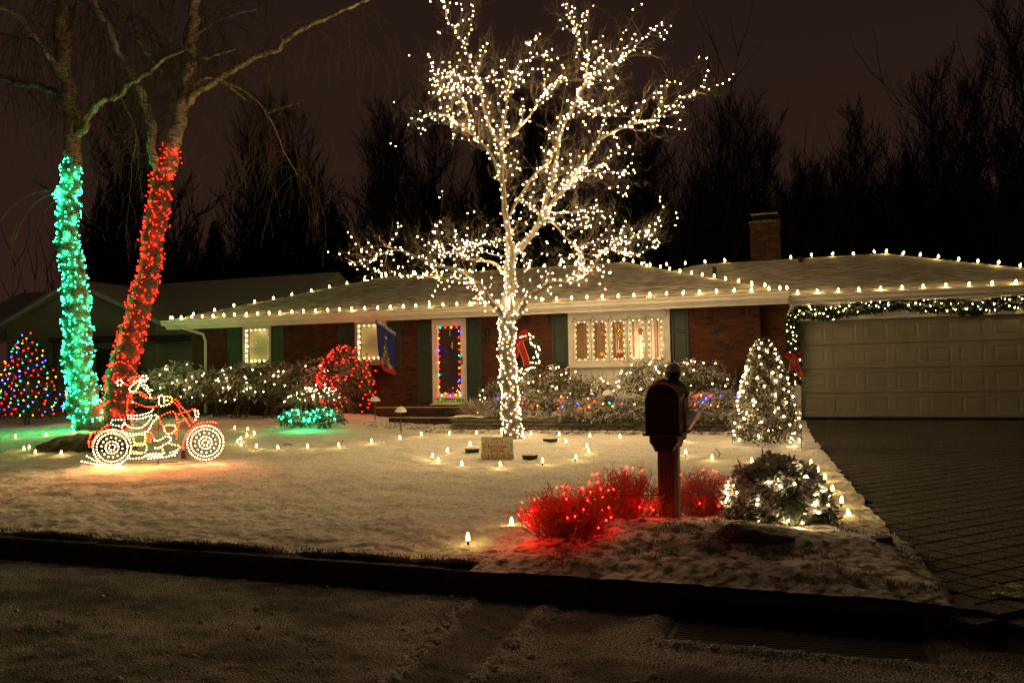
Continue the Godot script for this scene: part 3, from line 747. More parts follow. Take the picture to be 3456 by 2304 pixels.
	g.box(Vector3(lo.x - 0.32, 0.085, lo.z - 0.3), Vector3(hi.x + 0.3, 0.15, lo.z - 0.03))
	g.box(Vector3(lo.x - 0.32, -0.1, lo.z - 0.25), Vector3(lo.x, 0.085, lo.z - 0.032)); g.box(Vector3(hi.x, -0.1, lo.z - 0.25), Vector3(hi.x + 0.3, 0.085, lo.z - 0.032))
	part("hood", g, M.kerb, d)

func build_driveway() -> void:
	var g := G.new()
	for j in 30:
		var w0 := j * 13.42 / 30.0; var w1 := (j + 1) * 13.42 / 30.0
		g.quad(Vector3(drive_edge(w1) - 0.1, gh(4, w1) - 0.075, w1), Vector3(9, gh(4, w1) - 0.075, w1), Vector3(9, gh(4, w0) - 0.075, w0), Vector3(drive_edge(w0) - 0.1, gh(4, w0) - 0.075, w0))
	g.quad(Vector3(1.1, -0.63, 13.9), Vector3(9, -0.63, 13.9), Vector3(9, gh(4, 13.42) - 0.075, 13.42), Vector3(0.95, gh(4, 13.42) - 0.075, 13.42))
	var drive := struct("driveway", g, mat("joint_sand", Color(0.016, 0.014, 0.01), 0.95))
	# square pavers laid on the diagonal
	var s := 0.205
	var h := s * 0.5 - 0.0016
	var shape := G.new()
	var b := 0.004
	var a := [Vector3(-h, -0.008, h), Vector3(h, -0.008, h), Vector3(h, -0.008, -h), Vector3(-h, -0.008, -h)]
	var f := [Vector3(-h + b, 0, h - b), Vector3(h - b, 0, h - b), Vector3(h - b, 0, -h + b), Vector3(-h + b, 0, -h + b)]
	shape.quad(f[0], f[1], f[2], f[3])
	for i in 4:
		var j := (i + 1) % 4
		shape.quad(a[i], a[j], f[j], f[i])
		shape.quad(a[i] + Vector3(0, -0.05, 0), a[j] + Vector3(0, -0.05, 0), a[j], a[i])
	var pm := shape.mesh()
	var spots := []
	for i in range(-70, 71):
		for j in range(-70, 71):
			var u := (i - j) * s * 0.7071 + 3.0; var w := (i + j) * s * 0.7071 + 7.0
			if w < 0.2 or w > 13.62 or u < drive_edge(w) - 0.02 or u > 5.2: continue
			if u > 0.27 + 0.275 * (19.16 - w) + 0.5: continue                  # past the right edge of the view, with a margin
			var y := gh(4, w) - 0.03
			if w > 13.42: y = lerpf(gh(4, 13.42) - 0.03, -0.59, (w - 13.42) / 0.48)
			spots.append(Vector3(u, y + 0.0009 * rng.randfn(), w))
	spots.sort_custom(func(p, q): return p.z > q.z)
	var rest := [G.new(), G.new(), G.new()]
	for i in spots.size():
		var turn := Basis(Vector3.UP, PI / 4) * Basis(Vector3.RIGHT, rng.randfn() * 0.003)
		var k := rng.randi() % 3
		if i < 300:
			var o := put("paver", pm, M["paver_%d" % k], drive, spots[i])
			o.basis = turn
		else:
			var t := Transform3D(turn, spots[i])
			var base: int = rest[k].v.size()
			for q in shape.v.size(): rest[k].vert(t * shape.v[q], turn * shape.n[q])
			for q in shape.ix: rest[k].ix.append(q + base)
	for k in 3: part("paver_field", rest[k], M["paver_%d" % k], drive).set_meta("kind", "stuff")
	# meltwater at the foot of the drive
	g = G.new()
	var c := Vector3(1.62, gh(4, 13.0) - 0.022, 12.98)
	for i in 28:
		var p := []
		for k in [i, i + 1]:
			var an: float = TAU * (k % 28) / 28.0
			var r := 1.0 + 0.35 * sin(an * 3.0 + 1.0) + 0.2 * sin(an * 5.0)
			p.append(c + Vector3(cos(an) * 0.3 * r, 0.0, sin(an) * 0.2 * r))
		g.tri(c, p[1], p[0])
	M.water.heightmap_enabled = true; M.water.heightmap_texture = M.h_fine; M.water.heightmap_scale = 0.45; M.water.uv1_triplanar = true; M.water.uv1_world_triplanar = true; M.water.uv1_scale = Vector3.ONE * 1.5
	struct("puddle_water", g, M.water)

# ---------------------------------------------------------------- the house
const WALL := 0.35                     # the front wall's face
const OPENINGS := [[-14.45, -13.53, 1.38, 2.46], [-10.92, -10.0, 1.38, 2.46], [-8.71, -7.78, 0.3, 2.44], [-5.14, -2.75, 0.3, 2.48]]

var brick_shapes := []

func brick_mesh(l: float, hgt: float, out: float) -> ArrayMesh:
	var g := G.new()
	g.bevel(Vector3(-l / 2, -hgt / 2, -0.02), Vector3(l / 2, hgt / 2, out), 0.004)
	return g.mesh()

func bricks(parent: Node3D, u0: float, u1: float, y0: float, y1: float, z: float, skip: Array, near: Callable, most: int, soldier := false, count_from := 0) -> int:
	var bl := 0.203; var bh := 0.058; var j := 0.0105
	var whole := [brick_mesh(bl, bh, 0.005), brick_mesh(bl, bh, 0.007), brick_mesh(bl, bh, 0.0035)]
	var stand := brick_mesh(bh, bl, 0.005)
	var rest := {}
	var made := count_from
	var row := 0
	var y := y0
	while y < y1 - 0.02:
		var tall := soldier and y > y1 - 0.26
		var step := (bh + j) if tall else (bl + j)
		var hh := bl if tall else bh
		var u := u0 + (0.0 if row % 2 == 0 or tall else -step * 0.5)
		while u < u1 - 0.01:
			var a := maxf(u, u0); var b := minf(u + step - j, u1)
			for o in skip:
				if y + hh > o[2] and y < o[3]:
					if a < o[0] and b > o[0]: b = o[0] - 0.004
					elif a < o[1] and b > o[1]: a = o[1] + 0.004
					elif a >= o[0] and b <= o[1]: b = a
			if b - a > 0.03:
				var m: Mesh = stand if tall else whole[rng.randi() % 3]
				var k := 0
				var q := rng.randf()
				if q > 0.94: k = 3
				elif q > 0.84: k = 4
				elif q > 0.6: k = 2
				elif q > 0.3: k = 1
				var at := Vector3((a + b) / 2, y + hh / 2, z)
				var sc := (b - a) / (bh if tall else bl)
				if made < most and near.call(at):
					var o := put("brick", m, M["brick_%d" % k], parent, at - parent.position)
					o.scale.x = sc
					made += 1
				else:
					if not rest.has(k): rest[k] = G.new()
					rest[k].bevel(Vector3(a, y, z - 0.02), Vector3(b, y + hh, z + 0.005), 0.004)
			u += step
		y += hh + j
		row += 1
	for k in rest: 
		var o := part("brickwork", rest[k], M["brick_%d" % k], parent)
		o.position = -parent.position
		o.set_meta("kind", "stuff")
	return made

func frame_box(g: G, u0: float, u1: float, y0: float, y1: float, t: float, z0: float, z1: float) -> void:
	g.bevel(Vector3(u0, y1 - t, z0), Vector3(u1, y1, z1), 0.006); g.bevel(Vector3(u0, y0, z0), Vector3(u1, y0 + t, z1), 0.006)
	g.bevel(Vector3(u0, y0 + t, z0), Vector3(u0 + t, y1 - t, z1), 0.006); g.bevel(Vector3(u1 - t, y0 + t, z0), Vector3(u1, y1 - t, z1), 0.006)

func shutter(u0: float, u1: float, y0: float, y1: float, h: Node3D) -> void:
	var g := G.new()
	var s := 0.055
	frame_box(g, u0, u1, y0, y1, s, WALL + 0.008, WALL + 0.04)
	var mid := y0 + (y1 - y0) * 0.56
	g.bevel(Vector3(u0 + s, mid, WALL + 0.01), Vector3(u1 - s, mid + s, WALL + 0.039), 0.006)
	var o := part("shutter", g, M.shutter_paint, h)
	for k in [[y0 + s, mid], [mid + s, y1 - s]]:
		g = G.new()
		g.bevel(Vector3(u0 + s, k[0], WALL + 0.012), Vector3(u1 - s, k[1], WALL + 0.026), 0.012)
		part("shutter_panel", g, M.shutter_paint, o)

func hip_roof(u0: float, u1: float, w0: float, w1: float, y: float, pitch: float, courses: int) -> G:
	# w0 is the front eave. Every course of shingles is a strip whose lower edge stands a centimetre proud.
	var g := G.new()
	var half := (w0 - w1) / 2.0
	for side in 4:
		for i in courses:
			var a := half * i / courses; var b := half * (i + 1) / courses
			var ya := y + a * pitch; var yb := y + b * pitch
			var t := 0.014
			var lo := []; var hi := []
			if side == 0: lo = [Vector3(u0 + a, ya, w0 - a), Vector3(u1 - a, ya, w0 - a)]; hi = [Vector3(u0 + b, yb, w0 - b), Vector3(u1 - b, yb, w0 - b)]
			elif side == 1: lo = [Vector3(u1 - a, ya, w0 - a), Vector3(u1 - a, ya, w1 + a)]; hi = [Vector3(u1 - b, yb, w0 - b), Vector3(u1 - b, yb, w1 + b)]
			elif side == 2: lo = [Vector3(u1 - a, ya, w1 + a), Vector3(u0 + a, ya, w1 + a)]; hi = [Vector3(u1 - b, yb, w1 + b), Vector3(u0 + b, yb, w1 + b)]
			else: lo = [Vector3(u0 + a, ya, w1 + a), Vector3(u0 + a, ya, w0 - a)]; hi = [Vector3(u0 + b, yb, w1 + b), Vector3(u0 + b, yb, w0 - b)]
			var up := Vector3(0, t, 0)
			g.quad(lo[0] + up, lo[1] + up, hi[1], hi[0])
			g.quad(lo[0], lo[1], lo[1] + up, lo[0] + up)
	return g

func gutter(u0: float, u1: float, y: float, w: float, h: Node3D) -> void:
	var g := G.new()
	var prof := [[0.0, -0.13], [0.075, -0.13], [0.085, -0.1], [0.085, -0.07], [0.115, -0.035], [0.12, 0.0], [0.108, 0.0], [0.1, -0.03], [0.0, -0.12]]
	for i in prof.size() - 1:
		g.quad(Vector3(u0, y + prof[i][1], w + prof[i][0]), Vector3(u1, y + prof[i][1], w + prof[i][0]), Vector3(u1, y + prof[i + 1][1], w + prof[i + 1][0]), Vector3(u0, y + prof[i + 1][1], w + prof[i + 1][0]))
	for e in [[u0, -1], [u1, 1]]:
		for i in range(1, 5):
			var a := Vector3(e[0], y + prof[i][1], w + prof[i][0]); var b := Vector3(e[0], y + prof[i + 1][1], w + prof[i + 1][0]); var c := Vector3(e[0], y, w)
			if e[1] > 0: g.tri(c, a, b)
			else: g.tri(c, b, a)
	part("gutter", g, M.white_paint, h)

func double_hung(i: int, h: Node3D) -> void:
	var o: Array = OPENINGS[i]
	var g := G.new()
	frame_box(g, o[0], o[1], o[2], o[3], 0.085, WALL - 0.12, WALL + 0.03)
	var win := part("window", g, M.white_paint, h)
	g = G.new()
	g.bevel(Vector3(o[0] - 0.04, o[2] - 0.05, WALL - 0.02), Vector3(o[1] + 0.04, o[2] - 0.002, WALL + 0.07), 0.01)
	part("sill", g, M.white_paint, win)
	g = G.new()
	var mid: float = (o[2] + o[3]) / 2 - 0.03
	g.bevel(Vector3(o[0] + 0.085, mid, WALL - 0.08), Vector3(o[1] - 0.085, mid + 0.045, WALL - 0.03), 0.006)
	part("meeting_rail", g, M.white_paint, win)
	for k in [[o[2] + 0.085, mid, -0.045], [mid + 0.045, o[3] - 0.085, -0.065]]:
		g = G.new()
		g.quad(Vector3(o[0] + 0.085, k[0], WALL + k[2]), Vector3(o[1] - 0.085, k[0], WALL + k[2]), Vector3(o[1] - 0.085, k[1], WALL + k[2]), Vector3(o[0] + 0.085, k[1], WALL + k[2]))
		part("pane", g, M.glass, win)
	var slat := G.new()
	var wd: float = (o[1] - o[0]) / 2 - 0.095
	slat.boxt(Transform3D(Basis(Vector3.RIGHT, 1.15) * Basis.from_scale(Vector3(wd, 0.0012, 0.019)), Vector3.ZERO))
	var sm := slat.mesh()
	var y: float = o[2] + 0.11
	while y < o[3] - 0.1:
		put("slat", sm, M.blind, win, Vector3((o[0] + o[1]) / 2, y, WALL - 0.15))
		y += 0.031
	g = G.new()
	g.box(Vector3(o[0], o[2], WALL - 0.32), Vector3(o[1], o[3], WALL - 0.3))
	part("room_shade", g, M.blind, win)

func build_house() -> void:
	var h := thing("ranch_house", "long low red brick house with white trim, garage and snow dusted hip roof", "house")
	# walls: solid pieces between the openings, with thickness
	var g := G.new()
	var u := -16.2
	for o in OPENINGS + [[-0.8, -0.8, 0.0, 0.0]]:
		g.box(Vector3(u, -0.3, WALL - 0.25), Vector3(o[0], 2.5, WALL))
		if o[0] != o[1]:
			g.box(Vector3(o[0], -0.3, WALL - 0.25), Vector3(o[1], o[2], WALL))
			if o[3] < 2.49: g.box(Vector3(o[0], o[3], WALL - 0.25), Vector3(o[1], 2.5, WALL))
		u = o[1]
	g.box(Vector3(-16.2, -0.3, -7.3), Vector3(-15.95, 2.5, WALL - 0.25)); g.box(Vector3(-1.05, -0.3, -7.3), Vector3(-0.8, 2.5, WALL - 0.25)); g.box(Vector3(-15.95, -0.3, -7.3), Vector3(-1.05, 2.5, -7.05))
	g.box(Vector3(-15.95, -0.3, -7.05), Vector3(-1.05, 0.25, WALL - 0.25)); g.box(Vector3(-15.95, 2.5, -7.05), Vector3(-1.05, 2.56, WALL - 0.25))
	var wall := part("front_wall", g, M.mortar, h)
	var skip := OPENINGS.duplicate()
	var n := bricks(wall, -2.74, -0.8, 0.2, 2.47, WALL, skip, func(p): return p.y > 0.55, 150, true)
	bricks(wall, -16.2, -2.75, 0.2, 2.47, WALL, skip, func(p): return (p.x > -7.4 and p.y > 1.0) or (p.x > -9.7 and p.y > 0.6 and p.x < -7.0), 300, true, n)
	# the garage's front, set back
	g = G.new()
	g.box(Vector3(-0.79, -0.3, -0.25), Vector3(-0.14, 2.46, 0.0))
	var pier := part("garage_pier", g, M.mortar, h)
	bricks(pier, -0.79, -0.14, 0.0, 2.46, 0.0, [], func(_p): return true, 120)
	g = G.new()
	g.box(Vector3(-0.14, -0.1, -0.2), Vector3(0.0, 2.09, 0.03)); g.box(Vector3(4.88, -0.1, -0.2), Vector3(5.03, 2.09, 0.03)); g.box(Vector3(-0.14, 2.09, -0.2), Vector3(5.03, 2.16, 0.04))
	part("door_casing", g, M.white_paint, h)
	g = G.new()
	g.box(Vector3(-0.14, 2.16, -0.2), Vector3(5.03, 2.47, 0.008))
	var header := part("header", g, M.white_paint, h)
	for k in 16:
		g = G.new()
		g.bevel(Vector3(-0.14 + k * 0.324, 2.163, 0.0), Vector3(0.176 + k * 0.324, 2.465, 0.02), 0.004)
		part("header_board", g, M.white_paint, header)
	g = G.new()
	g.box(Vector3(5.03, -0.3, -0.25), Vector3(5.6, 2.46, 0.0)); g.box(Vector3(5.35, -0.3, -6.9), Vector3(5.6, 2.46, -0.25)); g.box(Vector3(-0.8, -0.3, -6.9), Vector3(5.35, 2.46, -6.65)); g.box(Vector3(-0.8, 2.46, -6.9), Vector3(5.6, 2.5, -0.01))
	part("garage_wall", g, M.mortar, h)
	# the garage door: four sections of eight pressed panels
	g = G.new()
	g.box(Vector3(0.0, -0.02, -0.2), Vector3(4.88, 2.1, -0.105))
	var door := part("garage_door", g, M.garage_paint, h)
	var pan := G.new()
	var pw := 0.235; var ph := 0.165; var e := 0.022; var dp := 0.007
	var A := [Vector3(-pw, -ph, 0), Vector3(pw, -ph, 0), Vector3(pw, ph, 0), Vector3(-pw, ph, 0)]
	var B := []; var C := []; var D := []
	for p in A:
		B.append(p - Vector3(signf(p.x) * e, signf(p.y) * e, dp)); C.append(p - Vector3(signf(p.x) * e * 2.0, signf(p.y) * e * 2.0, dp)); D.append(p - Vector3(signf(p.x) * e * 3.2, signf(p.y) * e * 3.2, 0.0))
	for i in 4:
		var j := (i + 1) % 4
		pan.quad(A[i], A[j], B[j], B[i]); pan.quad(B[i], B[j], C[j], C[i]); pan.quad(C[i], C[j], D[j], D[i])
	pan.quad(D[0], D[1], D[2], D[3])
	var panm := pan.mesh()
	for s in 4:
		var y0 := s * 0.523; var y1 := y0 + 0.517
		g = G.new()
		var z := -0.06
		var ym := y0 + 0.258
		# the section's face with openings for the panels
		for k in 9:
			var a := 0.0 if k == 0 else k * 0.61 - 0.305 + pw
			var b := 4.88 if k == 8 else k * 0.61 + 0.305 - pw
			g.quad(Vector3(a, ym - ph, z), Vector3(b, ym - ph, z), Vector3(b, ym + ph, z), Vector3(a, ym + ph, z))
		g.quad(Vector3(0, y0 + 0.006, z), Vector3(4.88, y0 + 0.006, z), Vector3(4.88, ym - ph, z), Vector3(0, ym - ph, z))
		g.quad(Vector3(0, ym + ph, z), Vector3(4.88, ym + ph, z), Vector3(4.88, y1 - 0.006, z), Vector3(0, y1 - 0.006, z))
		g.quad(Vector3(0, y0, z - 0.02), Vector3(4.88, y0, z - 0.02), Vector3(4.88, y0 + 0.006, z), Vector3(0, y0 + 0.006, z))
		g.quad(Vector3(0, y1 - 0.006, z), Vector3(4.88, y1 - 0.006, z), Vector3(4.88, y1, z - 0.02), Vector3(0, y1, z - 0.02))
		part("door_section", g, M.garage_paint, door)
		for k in 8: put("panel", panm, M.garage_paint, door, Vector3(0.305 + k * 0.61, ym, z))
	g = G.new()
	g.box(Vector3(0.0, -0.03, -0.1), Vector3(4.88, 0.0, -0.055))
	part("bottom_seal", g, M.black_metal, door)
	# roofs, fascia, soffit, gutters
	var roof := part("roof", hip_roof(-16.62, -0.17, 0.98, -7.95, 2.66, 0.327, 34), M.shingle, h)
	part("garage_roof", hip_roof(-6.5, 6.0, 0.62, -7.4, 2.6, 0.327, 30), M.shingle, h)
	g = G.new()
	g.box(Vector3(-16.6, 2.49, 0.34), Vector3(-0.19, 2.505, 0.93)); g.box(Vector3(-16.6, 2.49, 0.93), Vector3(-0.19, 2.67, 0.955)); g.box(Vector3(-16.6, 2.49, -7.9), Vector3(-16.575, 2.67, 0.93)); g.box(Vector3(-0.215, 2.49, -7.9), Vector3(-0.19, 2.67, 0.93)); g.box(Vector3(-16.57, 2.49, -7.9), Vector3(-16.2, 2.505, 0.34)); g.box(Vector3(-0.8, 2.49, -7.9), Vector3(-0.215, 2.505, 0.34))
	part("soffit", g, M.white_paint, h)
	g = G.new()
	g.box(Vector3(-0.18, 2.44, -0.2), Vector3(5.95, 2.455, 0.56)); g.box(Vector3(-0.18, 2.44, 0.56), Vector3(5.95, 2.6, 0.585))
	part("garage_soffit", g, M.white_paint, h)
	g = G.new()
	g.box(Vector3(-16.6, 2.425, 0.84), Vector3(-0.19, 2.489, 0.905))
	part("fascia_drop", g, M.white_paint, h)
	gutter(-16.65, -0.16, 2.665, 0.956, h)
	gutter(-0.13, 6.0, 2.61, 0.586, h)
	# downspouts
	g = G.new()
	g.tube(PackedVector3Array([Vector3(-15.95, 2.56, 1.0), Vector3(-15.95, 2.46, 1.0), Vector3(-15.72, 2.3, 0.45), Vector3(-15.68, 2.1, 0.4), Vector3(-15.68, 0.1, 0.4)]), PackedFloat32Array([0.04, 0.04, 0.04, 0.04, 0.04]), 8)
	part("downspout", g, M.white_paint, h)
	g = G.new()
	g.tube(PackedVector3Array([Vector3(-0.1, 2.5, 0.62), Vector3(-0.1, 2.42, 0.6), Vector3(-0.19, 2.3, 0.06), Vector3(-0.19, 0.0, 0.05)]), PackedFloat32Array([0.035, 0.035, 0.035, 0.035]), 8)
	part("downspout", g, M.white_paint, h)
	# chimney
	g = G.new()
	g.box(Vector3(-1.2, 2.6, -4.3), Vector3(-0.47, 4.92, -3.41))
	var ch := part("chimney", g, M.mortar, roof)
	bricks(ch, -1.2, -0.47, 2.95, 4.9, -3.41, [], func(_p): return true, 120)
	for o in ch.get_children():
		if o is MeshInstance3D: o.material_override = M.shaded_brick if rng.randf() > 0.25 else M.brick_2  # shade of the unlit chimney face is put into the brick colour
	g = G.new()
	g.box(Vector3(-1.23, 4.92, -4.33), Vector3(-0.44, 4.97, -3.38)); g.lathe(Vector3(-0.83, 4.97, -3.85), [[0.34, 0.0], [0.26, 0.06], [0.18, 0.1], [0.001, 0.11]], 12)
	part("chimney_crown", g, M.kerb, roof)
	g = G.new()
	for k in 4: g.box(Vector3(-1.12 + (k & 1) * 0.56, 4.97, -4.2 + (k >> 1) * 0.68), Vector3(-1.1 + (k & 1) * 0.56, 5.13, -4.18 + (k >> 1) * 0.68))
	g.box(Vector3(-1.17, 5.13, -4.25), Vector3(-0.49, 5.145, -3.45))
	part("chimney_cap", g, M.black_metal, roof)
	g = G.new()
	g.box(Vector3(-1.17, 5.145, -4.25), Vector3(-0.49, 5.17, -3.45))
	part("cap_snow", g, M.shingle, roof)
	g = G.new()
	g.lathe(Vector3(-1.95, 3.2, -1.6), [[0.05, 0.0], [0.05, 0.4], [0.001, 0.4]], 10); g.lathe(Vector3(0.05, 3.4, -2.9), [[0.06, 0.0], [0.06, 0.5], [0.001, 0.5]], 10)
	part("flashing", G.new() if false else g, M.iron, roof)
	# windows on the left with closed blinds, shutters
	double_hung(0, h); double_hung(1, h)
	for s in [[-14.93, -14.5], [-13.51, -13.1], [-11.42, -10.98], [-9.97, -9.58]]: shutter(s[0], s[1], 1.3, 2.46, h)
	for s in [[-9.11, -8.74], [-7.75, -7.38]]: shutter(s[0], s[1], 0.38, 2.4, h)
	for s in [[-5.55, -5.17], [-2.72, -2.34]]: shutter(s[0], s[1], 1.22, 2.47, h)
	# front door: white storm door with one long pane before a dark door
	g = G.new()
	frame_box(g, -8.71, -7.78, 0.3, 2.44, 0.06, WALL - 0.12, WALL + 0.025)
	var fd := part("entry_door", g, M.white_paint, h)
	g = G.new()
	g.bevel(Vector3(-8.64, 0.36, WALL - 0.05), Vector3(-8.55, 2.38, WALL + 0.0), 0.008); g.bevel(Vector3(-7.94, 0.36, WALL - 0.05), Vector3(-7.85, 2.38, WALL + 0.0), 0.008); g.bevel(Vector3(-8.55, 2.27, WALL - 0.05), Vector3(-7.94, 2.38, WALL + 0.0), 0.008); g.bevel(Vector3(-8.55, 0.48, WALL - 0.05), Vector3(-7.94, 0.54, WALL + 0.0), 0.008); g.box(Vector3(-8.55, 0.36, WALL - 0.05), Vector3(-7.94, 0.48, WALL - 0.012))
	part("storm_door_frame", g, M.white_paint, fd)
	g = G.new()
	g.bevel(Vector3(-8.62, 0.375, WALL + 0.001), Vector3(-7.87, 0.475, WALL + 0.006), 0.003)
	part("kick_plate", g, M.brass, fd)
	g = G.new()
	g.quad(Vector3(-8.55, 0.54, WALL - 0.03), Vector3(-7.94, 0.54, WALL - 0.03), Vector3(-7.94, 2.27, WALL - 0.03), Vector3(-8.55, 2.27, WALL - 0.03))
	part("pane", g, M.glass, fd)
	g = G.new()
	g.box(Vector3(-8.72, 0.3, WALL - 0.3), Vector3(-7.77, 2.45, WALL - 0.16))
	part("inner_door", g, M.dark_door, fd)
	g = G.new()
	g.rod(Vector3(-8.23, 2.26, WALL - 0.02), Vector3(-8.23, 2.05, WALL - 0.02), 0.006); g.ball(Vector3(-8.23, 2.04, WALL - 0.02), Vector3(0.014, 0.018, 0.014), 6, 5)
	part("door_closer", g, M.white_paint, fd)
	g = G.new()
	g.lathe(Vector3(-8.22, 1.78, WALL - 0.13), [[0.001, -0.09], [0.02, -0.07], [0.05, 0.0], [0.03, 0.06], [0.008, 0.1], [0.001, 0.13]], 8)
	part("knocker", g, M.brass, fd)
	g = G.new()
	g.box(Vector3(-7.915, 1.3, WALL + 0.0), Vector3(-7.885, 1.5, WALL + 0.012)); g.rod(Vector3(-7.9, 1.42, WALL + 0.035), Vector3(-7.99, 1.42, WALL + 0.04), 0.01)
	part("handle", g, M.black_metal, fd)
	g = G.new()
	g.bevel(Vector3(-8.75, 0.3, WALL - 0.05), Vector3(-7.74, 0.34, WALL + 0.1), 0.01)
	part("threshold", g, M.white_paint, fd)
	# wall lantern between door and tree
	var lan := G.new()
	lan.box(Vector3(-7.22, 1.98, WALL + 0.008), Vector3(-7.13, 2.18, WALL + 0.025)); lan.rod(Vector3(-7.175, 2.12, WALL + 0.02), Vector3(-7.175, 2.16, WALL + 0.12), 0.01)
	lan.lathe(Vector3(-7.175, 1.86, WALL + 0.12), [[0.02, -0.08], [0.05, -0.03], [0.07, 0.2], [0.09, 0.22], [0.03, 0.3], [0.001, 0.33]], 6); lan.rod(Vector3(-7.175, 1.62, WALL + 0.1), Vector3(-7.175, 1.8, WALL + 0.12), 0.008)
	part("wall_lantern", lan, M.black_metal, h)
	# utility box and its pipe on the brick right of the shrubs
	g = G.new()
	g.bevel(Vector3(-1.26, 0.3, WALL + 0.008), Vector3(-0.92, 1.06, WALL + 0.16), 0.01)
	part("meter_box", g, M.black_metal, h)
	g = G.new()
	g.rod(Vector3(-1.33, 0.2, WALL + 0.05), Vector3(-1.33, 1.1, WALL + 0.05), 0.022)
	part("pipe", g, M.post_paint, h)
	build_bay(h)

func build_bay(h: Node3D) -> void:
	var g := G.new()
	var z := WALL + 0.08
	g.box(Vector3(-5.14, 2.29, WALL - 0.1), Vector3(-2.75, 2.488, z)); g.box(Vector3(-5.14, 1.2, WALL - 0.1), Vector3(-2.75, 1.29, z)); g.box(Vector3(-5.14, 1.29, WALL - 0.1), Vector3(-5.02, 2.29, z)); g.box(Vector3(-2.87, 1.29, WALL - 0.1), Vector3(-2.75, 2.29, z))
	g.bevel(Vector3(-5.18, 1.16, WALL - 0.02), Vector3(-2.71, 1.2, z + 0.05), 0.01)
	var bay := part("bay_window", g, M.white_paint, h)
	for k in 5:
		var a := -5.02 + k * 0.43; var b := a + 0.43
		g = G.new()
		frame_box(g, a + 0.004, b - 0.004, 1.292, 2.288, 0.068, z - 0.06, z - 0.008)
		part("sash", g, M.white_paint, bay)
		g = G.new()
		g.quad(Vector3(a + 0.07, 1.36, z - 0.03), Vector3(b - 0.07, 1.36, z - 0.03), Vector3(b - 0.07, 2.22, z - 0.03), Vector3(a + 0.07, 2.22, z - 0.03))
		part("pane", g, M.glass, bay)
	for k in 9:
		g = G.new()
		g.bevel(Vector3(-5.13 + k * 0.264, 0.1, WALL - 0.1), Vector3(-5.13 + k * 0.264 + 0.258, 1.158, WALL + 0.012), 0.006)
		part("panel_board", g, M.white_paint, bay)
	# the room behind: warm walls, a sheer curtain, a lamp
	g = G.new()
	g.box(Vector3(-5.3, 0.9, -1.4), Vector3(-2.6, 0.95, 0.1)); g.box(Vector3(-5.3, 2.49, -1.4), Vector3(-2.6, 2.55, 0.24)); g.box(Vector3(-5.3, 0.95, -1.4), Vector3(-5.25, 2.49, 0.1)); g.box(Vector3(-2.65, 0.95, -1.4), Vector3(-2.6, 2.49, 0.1)); g.box(Vector3(-5.25, 0.95, -1.4), Vector3(-2.65, 2.49, -1.35)); g.box(Vector3(-5.14, 1.19, 0.09), Vector3(-2.75, 1.26, WALL + 0.02))
	part("room", g, mat("room_paint", Color(0.5, 0.4, 0.28), 0.9), bay)
	g = G.new()
	var last := Vector3.ZERO
	for i in 241:
		var u := -5.2 + 2.5 * i / 240.0
		var p := Vector3(u, 0, -0.02 + 0.025 * sin(u * 42.0) + 0.02 * sin(u * 97.0 + 1.0) + 0.012 * fn.get_noise_1d(u * 900.0))
		if i > 0: g.quad(last + Vector3(0, 1.0, 0), p + Vector3(0, 1.0, 0), p + Vector3(0, 2.46, 0), last + Vector3(0, 2.46, 0))
		last = p
	part("curtain", g, M.curtain, bay)
	var l := thing("table_lamp", "lit table lamp glowing through the curtain behind the fourth pane", "lamp", Vector3(-3.5, 1.2, -0.3))
	g = G.new()
	g.lathe(Vector3.ZERO, [[0.08, -0.25], [0.09, -0.22], [0.03, -0.15], [0.08, 0.0], [0.07, 0.15], [0.015, 0.22], [0.01, 0.3]], 12)
	part("base", g, M.gold_edge, l)
	g = G.new()
	g.lathe(Vector3(0, 0.3, 0), [[0.17, 0.0], [0.11, 0.26]], 16)
	part("lamp_shade", g, glow("shade_glow", Color(1.0, 0.7, 0.38), 5.0), l)
	var om := OmniLight3D.new()
	om.name = "lamp_light"; om.position = Vector3(0, 0.42, 0); om.light_color = lin(1.0, 0.68, 0.36); om.light_energy = 0.6; om.light_size = 0.08; om.omni_range = 12.0; om.omni_attenuation = 2.0; om.shadow_enabled = true
	l.add_child(om)
	# ornaments between glass and curtain
	for k in 2:
		var at := Vector3([-4.33, -3.42][k], [1.95, 1.98][k], 0.27)
		var o := thing("bauble", ["orange glass bauble hanging in the second bay pane", "dark bronze bauble hanging in the fourth bay pane"][k], "ornament", at)
		g = G.new(); g.ball(Vector3.ZERO, Vector3.ONE * 0.085, 16, 12)
		part("ball", g, mat(["bauble_orange", "bauble_bronze"][k], [Color(0.5, 0.12, 0.03), Color(0.22, 0.1, 0.03)][k], 0.2, 0.5), o)
		g = G.new()
		for j in 12:
			var an := TAU * j / 12.0
			g.ball(Vector3(cos(an) * 0.05, sin(an) * 0.05, 0.066), Vector3.ONE * 0.012, 6, 4)
			if j < 6: g.ball(Vector3(cos(an * 2.0) * 0.024, sin(an * 2.0) * 0.024, 0.081), Vector3.ONE * 0.01, 6, 4)
		part("stud", g, M.gold_edge, o)
		g = G.new(); g.rod(Vector3(0, 0.08, 0), Vector3(0, 0.3, 0), 0.003)
		part("cord", g, M.gold_edge, o)
	var fi := thing("finial_ornament", "gold spindle shaped ornament hanging in the middle bay pane", "ornament", Vector3(-3.945, 1.98, 0.27))
	g = G.new()
	g.lathe(Vector3.ZERO, [[0.002, -0.26], [0.012, -0.2], [0.02, -0.13], [0.045, -0.09], [0.075, -0.03], [0.085, 0.01], [0.07, 0.05], [0.03, 0.09], [0.05, 0.12], [0.03, 0.16], [0.012, 0.2], [0.02, 0.22], [0.002, 0.25]], 14)
